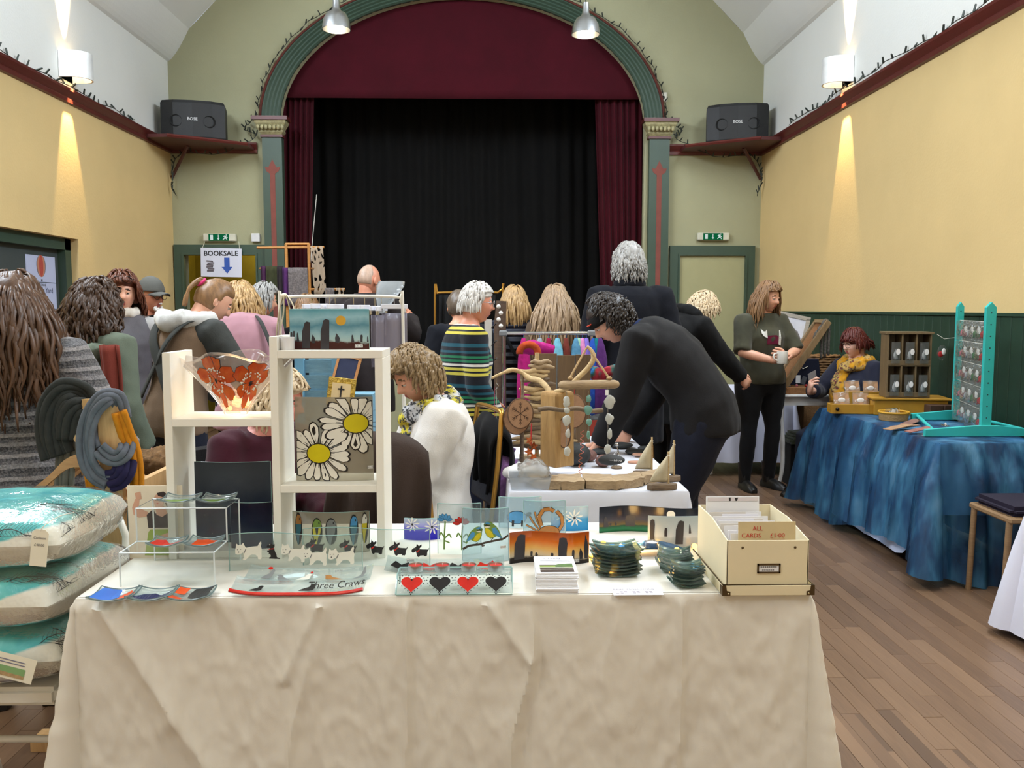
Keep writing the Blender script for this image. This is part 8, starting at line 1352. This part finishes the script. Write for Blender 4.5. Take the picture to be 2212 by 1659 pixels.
for i in range(14):z=.75+i*.022;mb=MB();w,dd=.16,.12;mb.tube([(hx+w*cos(a)*(1+.0*i),hy+dd*sin(a),z+.004*sin(a*12+i*PI))for a in[k_*2*PI/40 for k_ in range(41)]],.011,6,cap=False);mb.obj('wicker_weave',WIC,t,smooth=2)
mb=MB();mb.lathe([(.001,.73),(.15,.73),(.15,1.04)],(hx,hy,0),20,sy=.75);mb.obj('hamper_lining',WIC,t);mb=MB();mb.bx((hx-.18,hy-.14,0),(hx+.18,hy+.14,.73));mb.obj('hamper_base',WIC,t,bev=.02)
q=at(1755,790,7.2);mb=MB();mb.loft([[V((q.x+sx_*w,7.42+sy_*.05,z))for sx_,sy_ in((-1,-1),(1,-1),(1,1),(-1,1))]for z,w in((.76,.13),(.9,.14),(1.02,.12))]);t=thing('navy_bag','navy fabric bag with hanging tags beside the hamper','bag',(q.x,7.42,.745));mb.obj('bag_body',cloth_mat('navy_canvas',(24,26,42)),t,bev=.01)
for i in(0,1):mb=MB();mb.box((q.x-.06+.05*i,7.364,.84-.01*i),(.04,.002,.07),rot(0,0,.3*i));mb.obj('hang_tag',PAP if i==0 else mat('grey_tag',(90,92,98),.6),t)
mb=MB();mb.tube([(q.x-.05,7.365,.96),(q.x-.02,7.364,.93),(q.x+.02,7.365,.95)],.003,5);mb.obj('cord',WICK,t)
q=at(1692,720,7.75);Rm=rot(-.12,-.12,.22);t=thing('framed_picture','grey-framed landscape picture leaning on the wall behind the woman with the mug','picture',(q.x,7.75,.745));FRm=wood('grey_limed_frame',(140,134,124),(176,168,156));cz=.335
for c,d_ in(((-.16,0,0),(.035,.02,.64)),((.16,0,0),(.035,.02,.64)),((0,0,.32),(.355,.02,.035)),((0,0,-.315),(.355,.02,.035))):mb=MB();mb.box(V((0,0,cz))+Rm@V(c),d_,Rm);mb.obj('frame_rail',FRm,t,world=False)
mb=MB();mb.box(V((0,0,cz)),(.30,.006,.62),Rm);mb.obj('mount',mat('white_mount',(206,206,214),.5),t,world=False);mb=MB();mb.box(V((0,0,cz))+Rm@V((0,-.005,.06)),(.19,.004,.26),Rm);mb.obj('print',mat('grey_seascape_print',(120,124,128),.5,var=.4,sc=8),t,world=False)
q=at(1722,742,7.3);mb=MB();mb.ball((q.x,7.55,q.z),(.12,.06,.14),18,12);t=thing('cushion','grey fur-print cushion propped beside the framed picture','cushion',(q.x,7.55,q.z-.14));mb.obj('cushion_cover',mat('grey_white_fur_print',(120,116,116),.9,var=.6,sc=10),t,smooth=2);mb=MB();mb.box((q.x,7.56,(q.z-.14+TZ)/2),(.2,.16,q.z-.14-TZ));mb.obj('cushion_stand',WDT,t)
mb=MB();q=at(1700,775,7.2);mb.grid(lambda u,v:V((q.x-.12+.26*u,7.36+.14*v,TZ+.26+.05*sin(u*PI)+.015*nz((u*6,v*6,2)))),10,6,.01);t=thing('blue_print_scarf','blue printed silk scarf folded on boxes behind the woman with the mug','scarf',(q.x,7.42,TZ));mb.obj('silk',mat('blue_silk_print',(90,120,170),.4,var=.4,sc=20),t,smooth=2);mb=MB();mb.box((q.x,7.46,TZ+.13),(.22,.16,.25));mb.obj('display_box',BLKW,t)
mb=MB();mb.box((at(1735,900,6.9).x,6.95,.36),(.22,.2,.02));[mb.box((at(1735,900,6.9).x+.01*i,6.95,.375+.02*i),(.24-.02*i,.2,.016),rot(.1*i))for i in range(4)];t=thing('magazine_pile','pile of dark magazines on a low stool under the white side table','magazines',(at(1735,900,6.9).x,6.95,0));mb.obj('magazines',mat('dark_magazine',(56,62,46),.5,var=.4,sc=20),t)['kind']='stuff';mb=MB();mb.box((at(1735,900,6.9).x,6.97,.175),(.2,.18,.35));mb.obj('stool',BLKW,t)
# near right corner: white cloth edge and a tan wooden chair
t=thing('wooden_chair','tan wooden chair with a dark seat at the right edge','chair',(2.66,4.12,0));TAN=wood('tan_chair_wood',(120,92,62),(156,124,88));q=at(2180,1140,3.98)
for x in(q.x,q.x+.40):
 for y in(3.98,4.28):mb=MB();mb.tube([(x-.012,y,0),(x,y,.44)],.015,8);mb.obj('leg',TAN,t,True)
mb=MB();mb.box((q.x+.2,4.13,.44),(.43,.36,.03));mb.obj('seat_frame',TAN,t,bev=.008);mb=MB();mb.box((q.x+.2,4.13,.48),(.40,.34,.05));mb.obj('seat_pad',cloth_mat('dark_violet_pad',(34,28,44)),t,bev=.02,seg=2)
ex=2.34;t=thing('trestle_table','table under the white cloth at the right edge','table',(2.6,3.5,0));mb=MB();mb.bx((ex+.05,3.12,.70),(ex+.6,3.58,.728));mb.obj('tabletop',WDT,t)
for x in(ex+.1,ex+.54):
 for y in(3.16,3.54):mb=MB();mb.tube([(x,y,0),(x,y,.7)],.015,8);mb.obj('leg',WMET,t,True)
tablecloth('tablecloth',ex+.03,ex+.62,3.1,3.6,TZ,.70,linen('white_edge_cloth',(222,222,236)),'white cloth of the table cut off by the right edge',pl_(13,.012),step=.02,rows=20,flare=.09,cflare=.06)
# ================================================================ ON THE WALLS AND IN THE DISTANCE
SGN=emis('exit_green_lit',(20,120,74),.55);SGW_=emis('exit_white_lit',(225,240,235),.75);FIT=mat('cream_fitting_plastic',(206,204,186),.5)
def exitsign(px,py,lab):
 c=at(px,py,YB-.05);t=thing('exit_sign','green running-man exit sign above the %s'%lab,'sign',V((c.x,YB,c.z-.05)));mb=MB();mb.box((c.x,YB-.03,c.z),(.37,.06,.085));mb.obj('housing',FIT,t,bev=.008);mb=MB();mb.box((c.x-.005,YB-.0615,c.z),(.23,.004,.075));o=mb.obj('green_face',SGN,t)
 M_=lambda x,z:V((c.x+x,YB-.0645,c.z+z));F=lambda pts:[M_(a,b)for a,b in pts]
 for nm,pts in(('door_symbol',[(-.10,-.028),(-.068,-.028),(-.068,.028),(-.10,.028)]),('arrow_symbol',[(-.012,.03),(-.004,.03),(-.004,-.012),(.008,-.008),(-.008,-.03),(-.024,-.008),(-.012,-.012)]),('running_man_symbol',[(.045,.012),(.062,.022),(.078,.016),(.088,.002),(.098,.004),(.096,-.004),(.084,-.006),(.08,.0),(.078,-.006),(.09,-.016),(.094,-.03),(.086,-.03),(.08,-.018),(.066,-.014),(.05,-.026),(.04,-.026),(.042,-.02),(.054,-.01),(.062,.006),(.05,.004)])):mb=MB();mb.add(F(pts),[tuple(range(len(pts)))]);mb.obj(nm,SGW_,o,tri=True)
 mb=MB();mb.ball(M_(.082,.026),(.007,.001,.007),8,6);mb.obj('running_man_head',SGW_,o)
exitsign(474,513,'booksale doorway');exitsign(1541,511,'sage door')
c=at(478,567,YB-.10);t=thing('booksale_sign','white hanging BOOKSALE sign with a blue arrow','sign',(c.x,YB-.10,c.z-.15));mb=MB();mb.box((c.x,YB-.10,c.z),(.46,.004,.325),rot(0,0,.02));mb.obj('sign_sheet',mat('white_sign_paper',(214,216,232),.5,var=.01),t);mb=MB();mb.text('BOOKSALE',.078,T((c.x,YB-.1035,c.z+.10)),bold=.002);mb.obj('black_lettering',mat('black_print',(30,30,40),.6),t);mb=MB();mb.prism([(-.03,.045),(.03,.045),(.03,-.06),(.062,-.06),(0,-.135),(-.062,-.06),(-.03,-.06)],.001,T((c.x+.065,YB-.1045,c.z+.01)));mb.obj('blue_arrow',mat('blue_print',(46,84,170),.6),t)
for i in range(6):mb=MB();mb.box((c.x-.125+.008*sin(i*2),YB-.1035,c.z-.095+.022*i),(.075,.002,.016),rot(0,0,.12*sin(i*3)));mb.obj('printed_book',mat('grey_ink_print',(92,84,92),.7),t)
for sx_ in(-.21,.21):mb=MB();mb.tube([(c.x+sx_,YB-.1,c.z+.155),(c.x+sx_*.92,YB-.06,c.z+.24)],.003,4);mb.obj('hanging_chain',FIT,t)
mb=MB();q=at(554,514,YB);mb.box((q.x,YB-.025,q.z),(.095,.05,.095));solo(mb,'switch_box',mat('white_plastic_box',(220,220,222),.4),'small white square box on the wall beside the left pilaster','box',bev=.006)
q=at(1433,212,YB);t=thing('motion_sensor','white motion sensor on the wall right of the arch','sensor',(q.x,YB,q.z-.05));mb=MB();mb.box((q.x,YB-.03,q.z),(.07,.05,.11));mb.obj('sensor_body',FIT,t,bev=.01);mb=MB();mb.ball((q.x-.01,YB-.055,q.z-.005),(.016,.008,.02),8,6);mb.obj('lens',SHOE,t,True)
# poster sheets on the side door
xp=XL-.13-.012+.006;PP=mat('pale_blue_poster',(196,204,236),.6,var=.02);y0,y1=onx(57,600,xp).y,onx(120,600,xp).y;zs=[onx(90,p_,xp).z for p_ in(552,610,668,728)];lb=('upper poster sheet with a striped hot-air balloon','middle poster sheet with printed lettering','lower plain poster sheet')
for i in range(3):
 t=thing('poster',lb[i]+' on the dark side door','poster',(xp,(y0+y1)/2,zs[i+1]));mb=MB();mb.bx((xp-.002,y0,zs[i+1]+.003),(xp+.001,y1,zs[i]-.003));mb.obj('poster_sheet',PP,t);cy=(y0+y1)/2;cz=(zs[i]+zs[i+1])/2;MT=Matrix.Translation((xp+.002,cy,cz))@Matrix.Rotation(PI/2,4,'Z')
 if i==0:
  for k_,(w,c_)in enumerate(((.075,(120,116,130)),(.062,(206,140,110)),(.034,(190,84,74)))):mb=MB();mb.add([MT@V((a*w,-.0005*k_,.03+b*.085*(1 if b>0 else 1.15)))for a,b in[(cos(u),sin(u))for u in[j*2*PI/20 for j in range(20)]]],[tuple(range(20))]);mb.obj('balloon_gore',mat('balloon_print_%d'%k_,c_,.6),t)
  mb=MB();mb.add([MT@V(p_)for p_ in((-.012,-.001,-.085),(.012,-.001,-.085),(.009,-.001,-.105),(-.009,-.001,-.105))],[(0,1,2,3)]);mb.obj('balloon_basket',INK,t);mb=MB();mb.text('CLEONNE',.03,MT@T((0,0,-.135)));mb.obj('poster_lettering',INK,t)
 if i==1:mb=MB();mb.text("Neal's Yard",.062,MT@T((.03,0,.045)));mb.text('Remedies',.062,MT@T((.0,0,-.045)));mb.obj('poster_lettering',mat('navy_print',(50,56,96),.6),t)
# loudspeakers on corner shelves
BLP=mat('black_speaker_plastic',(20,20,21),.55,var=.1,bump=.1);SHF=mat('dark_oxblood_shelf',(84,40,38),.45)
for sg,cx_,lab in((1,XL,'left'),(-1,XR,'right')):
 z=RAIL-.03;t=thing('corner_shelf','oxblood corner shelf under the %s loudspeaker'%lab,'shelf',(cx_+sg*.4,YB-.3,z));mb=MB();pts=[(0,0),(0,-.75),(.25,-.78),(.95,-.30),(.95,0)];mb.loft([[V((cx_+sg*(a+.0),YB+b,z+h))for a,b in pts]for h in(0,.035)]);mb.obj('shelf_board',SHF,t);mb=MB();mb.tube([V((cx_+sg*.02,YB-.03,z-.30)),V((cx_+sg*.3,YB-.3,z))],.02,6);mb.obj('bracket',SHF,t);mb=MB();mb.tube([V((cx_+sg*a,YB+b,z+.018))for a,b in((.25,-.78),(.95,-.30))],.02,6);mb.obj('shelf_edge',MAROON,t)
 c=V((cx_+sg*.40,YB-.36,z+.036));rz=sg*.22;t=thing('loudspeaker','black curved loudspeaker on the %s corner shelf'%lab,'loudspeaker',c,rz);w,h,d=.66,.40,.34;mb=MB();prf=[(-w/2,d/2),(-w/2,-d*.3),(-w*.3,-d*.48),(0,-d*.54),(w*.3,-d*.48),(w/2,-d*.3),(w/2,d/2)];mb.loft([[V((a*k,b*k,z_))for a,b in prf]for z_,k in((0,.97),(.02,1),(h-.03,1),(h,.95))]);mb.obj('cabinet',BLP,t,world=False)
 for sx_ in(-.17,.17):mb=MB();mb.lathe([(.05,.0),(.062,.008),(.066,.0),(.05,-.01),(.04,-.02),(.002,-.02)],(sx_,-d*.535+abs(sx_)*.10,h*.45),20,rot(0,PI/2));mb.obj('port',mat('deep_black',(8,8,8),.8),t,True,world=False)
 mb=MB();mb.text('BOSE',.045,T((.0,-d*.545,h*.5)),bold=.001);mb.obj('maker_badge',mat('silver_badge',(190,190,190),.3),t,world=False)
# unlit fairy-light strings along the rails and round the arch
FWR=mat('dark_green_wire',(40,46,38),.6)
def fairy(label,pts,seed,sag=.03,n=None,bulbs=60):
 rn=random.Random(seed);P=smooth_path(pts,5);Q=[p+V((rn.gauss(0,.012),rn.gauss(0,.008),rn.uniform(0,sag)))for p in P];t=thing('fairy_lights',label,'string lights',pts[len(pts)//2]);mb=MB();mb.tube(smooth_path(Q,2),.004,4);mb.obj('wire',FWR,t);mb=MB()
 for i in range(bulbs):f=i/bulbs*(len(Q)-1.01);k_=int(f);p=Q[k_].lerp(Q[k_+1],f-k_);d=V((rn.uniform(-.5,.5),rn.uniform(-.5,.3),rn.uniform(.2,1))).normalized();mb.tube([p,p+d*.05],[.009,.007],4)
 mb.obj('bulb_sockets',FWR,t)['kind']='stuff'
for sg,X_,lab in((1,XL,'left'),(-1,XR,'right')):fairy('unlit fairy lights lying along the %s picture rail'%lab,[(X_+sg*.03,y,RAIL+.065)for y in(3.4,4.6,5.8,7,8,9.0)],3+sg,.035,bulbs=44)
fairy('unlit fairy lights running round the stage arch',[V((CX+2.325*cos(a),YB-.05,ZS+1.60*sin(a)))for a in[PI*.02+i*PI*.96/14 for i in range(15)]],9,.03,bulbs=60)
for sg,X_,lab in((1,XL,'left'),(-1,XR,'right')):fairy('unlit fairy lights drooping from the %s corner shelf to the capital'%lab,[V((CX-sg*2.30,YB-.14,3.60)),V((CX-sg*2.46,YB-.1,3.45)),V((X_+sg*1.0,YB-.12,3.36)),V((X_+sg*.6,YB-.2,3.16)),V((X_+sg*.2,YB-.2,3.17)),V((X_+sg*.05,YB-.15,2.95)),V((X_+sg*.08,YB-.12,2.72))],12+sg,.02,bulbs=34)
# macrame stand by the stage: pine frames, knotted panels, shawls
YM=8.3;PNE=wood('honey_pine',(168,108,46),(196,138,70));t=thing('macrame_stand','honey pine stand hung with macrame before the stage','stand',(at(650,600,YM).x,YM,0))
def pole(a,b,r=.012):mb=MB();mb.tube([at(a[0],a[1],YM),at(b[0],b[1],YM)],r,8);mb.obj('pine_pole',PNE,t,True)
zA=at(618,526,YM);xA,xB=zA.x,at(667,526,YM).x
for x in(xA,xB):mb=MB();mb.box((x,YM,zA.z/2),(.025,.025,zA.z));mb.obj('pine_upright',PNE,t)
pole((617,527),(668,527));pole((555,535),(700,534),.011);pole((600,625),(745,625));pole((560,580),(700,580),.008)
t_=NT('macrame_cord');vec=t_.coord('Object');v_=t_.n('TexVoronoi',Vector=t_.coord('Object',(1,.2,.55)),Scale=24,feature='DISTANCE_TO_EDGE').outputs[0];mx=t_.n('MixShader');t_.set(mx.inputs[0],t_.ramp(v_,[(.16,(1,1,1)),(.2,(0,0,0))]));t_.set(mx.inputs[1],t_.n('BsdfTransparent').outputs[0]);t_.set(mx.inputs[2],t_.pbr(lin((160,140,118)),.9));MAC=t_.out(mx.outputs[0]);GLC=cloth_mat('grey_lace',(112,104,102),.95,.4,60)
for i,(a,b,y0,y1,m,lab)in enumerate(((670,697,532,640,MAC,'long cream macrame strip over the end of the pine pole'),(622,664,578,660,GLC,'grey lace panel hung inside the pine frame'),(702,722,622,668,GLC,'short grey lace strip left of the bald man'),(726,742,622,668,MAC,'narrow cream macrame strip left of the bald man'),(563,575,575,650,wool('plum_shawl',(74,40,70)),'plum shawl at the left end of the pine stand'),(574,598,575,660,wool('olive_shawl',(60,62,40)),'olive shawl on the pine stand'),(598,612,575,660,wool('charcoal_shawl',(48,40,44)),'charcoal shawl on the pine stand'),(610,622,578,660,wool('purple_shawl',(84,44,96)),'purple shawl beside the grey lace panel'))):
 p,q=at(a,y0,YM-.03),at(b,y1,YM-.03);x1_=at(b,y0,YM-.03).x;mb=MB();mb.grid(lambda u,v:V((p.x+(x1_-p.x)*u+.03*v*(i==0),YM-.03+.012*sin(u*9),p.z+(q.z-p.z)*v)),10,8,.006);solo(mb,'hung_textile',m,lab,'textile',smooth=2)
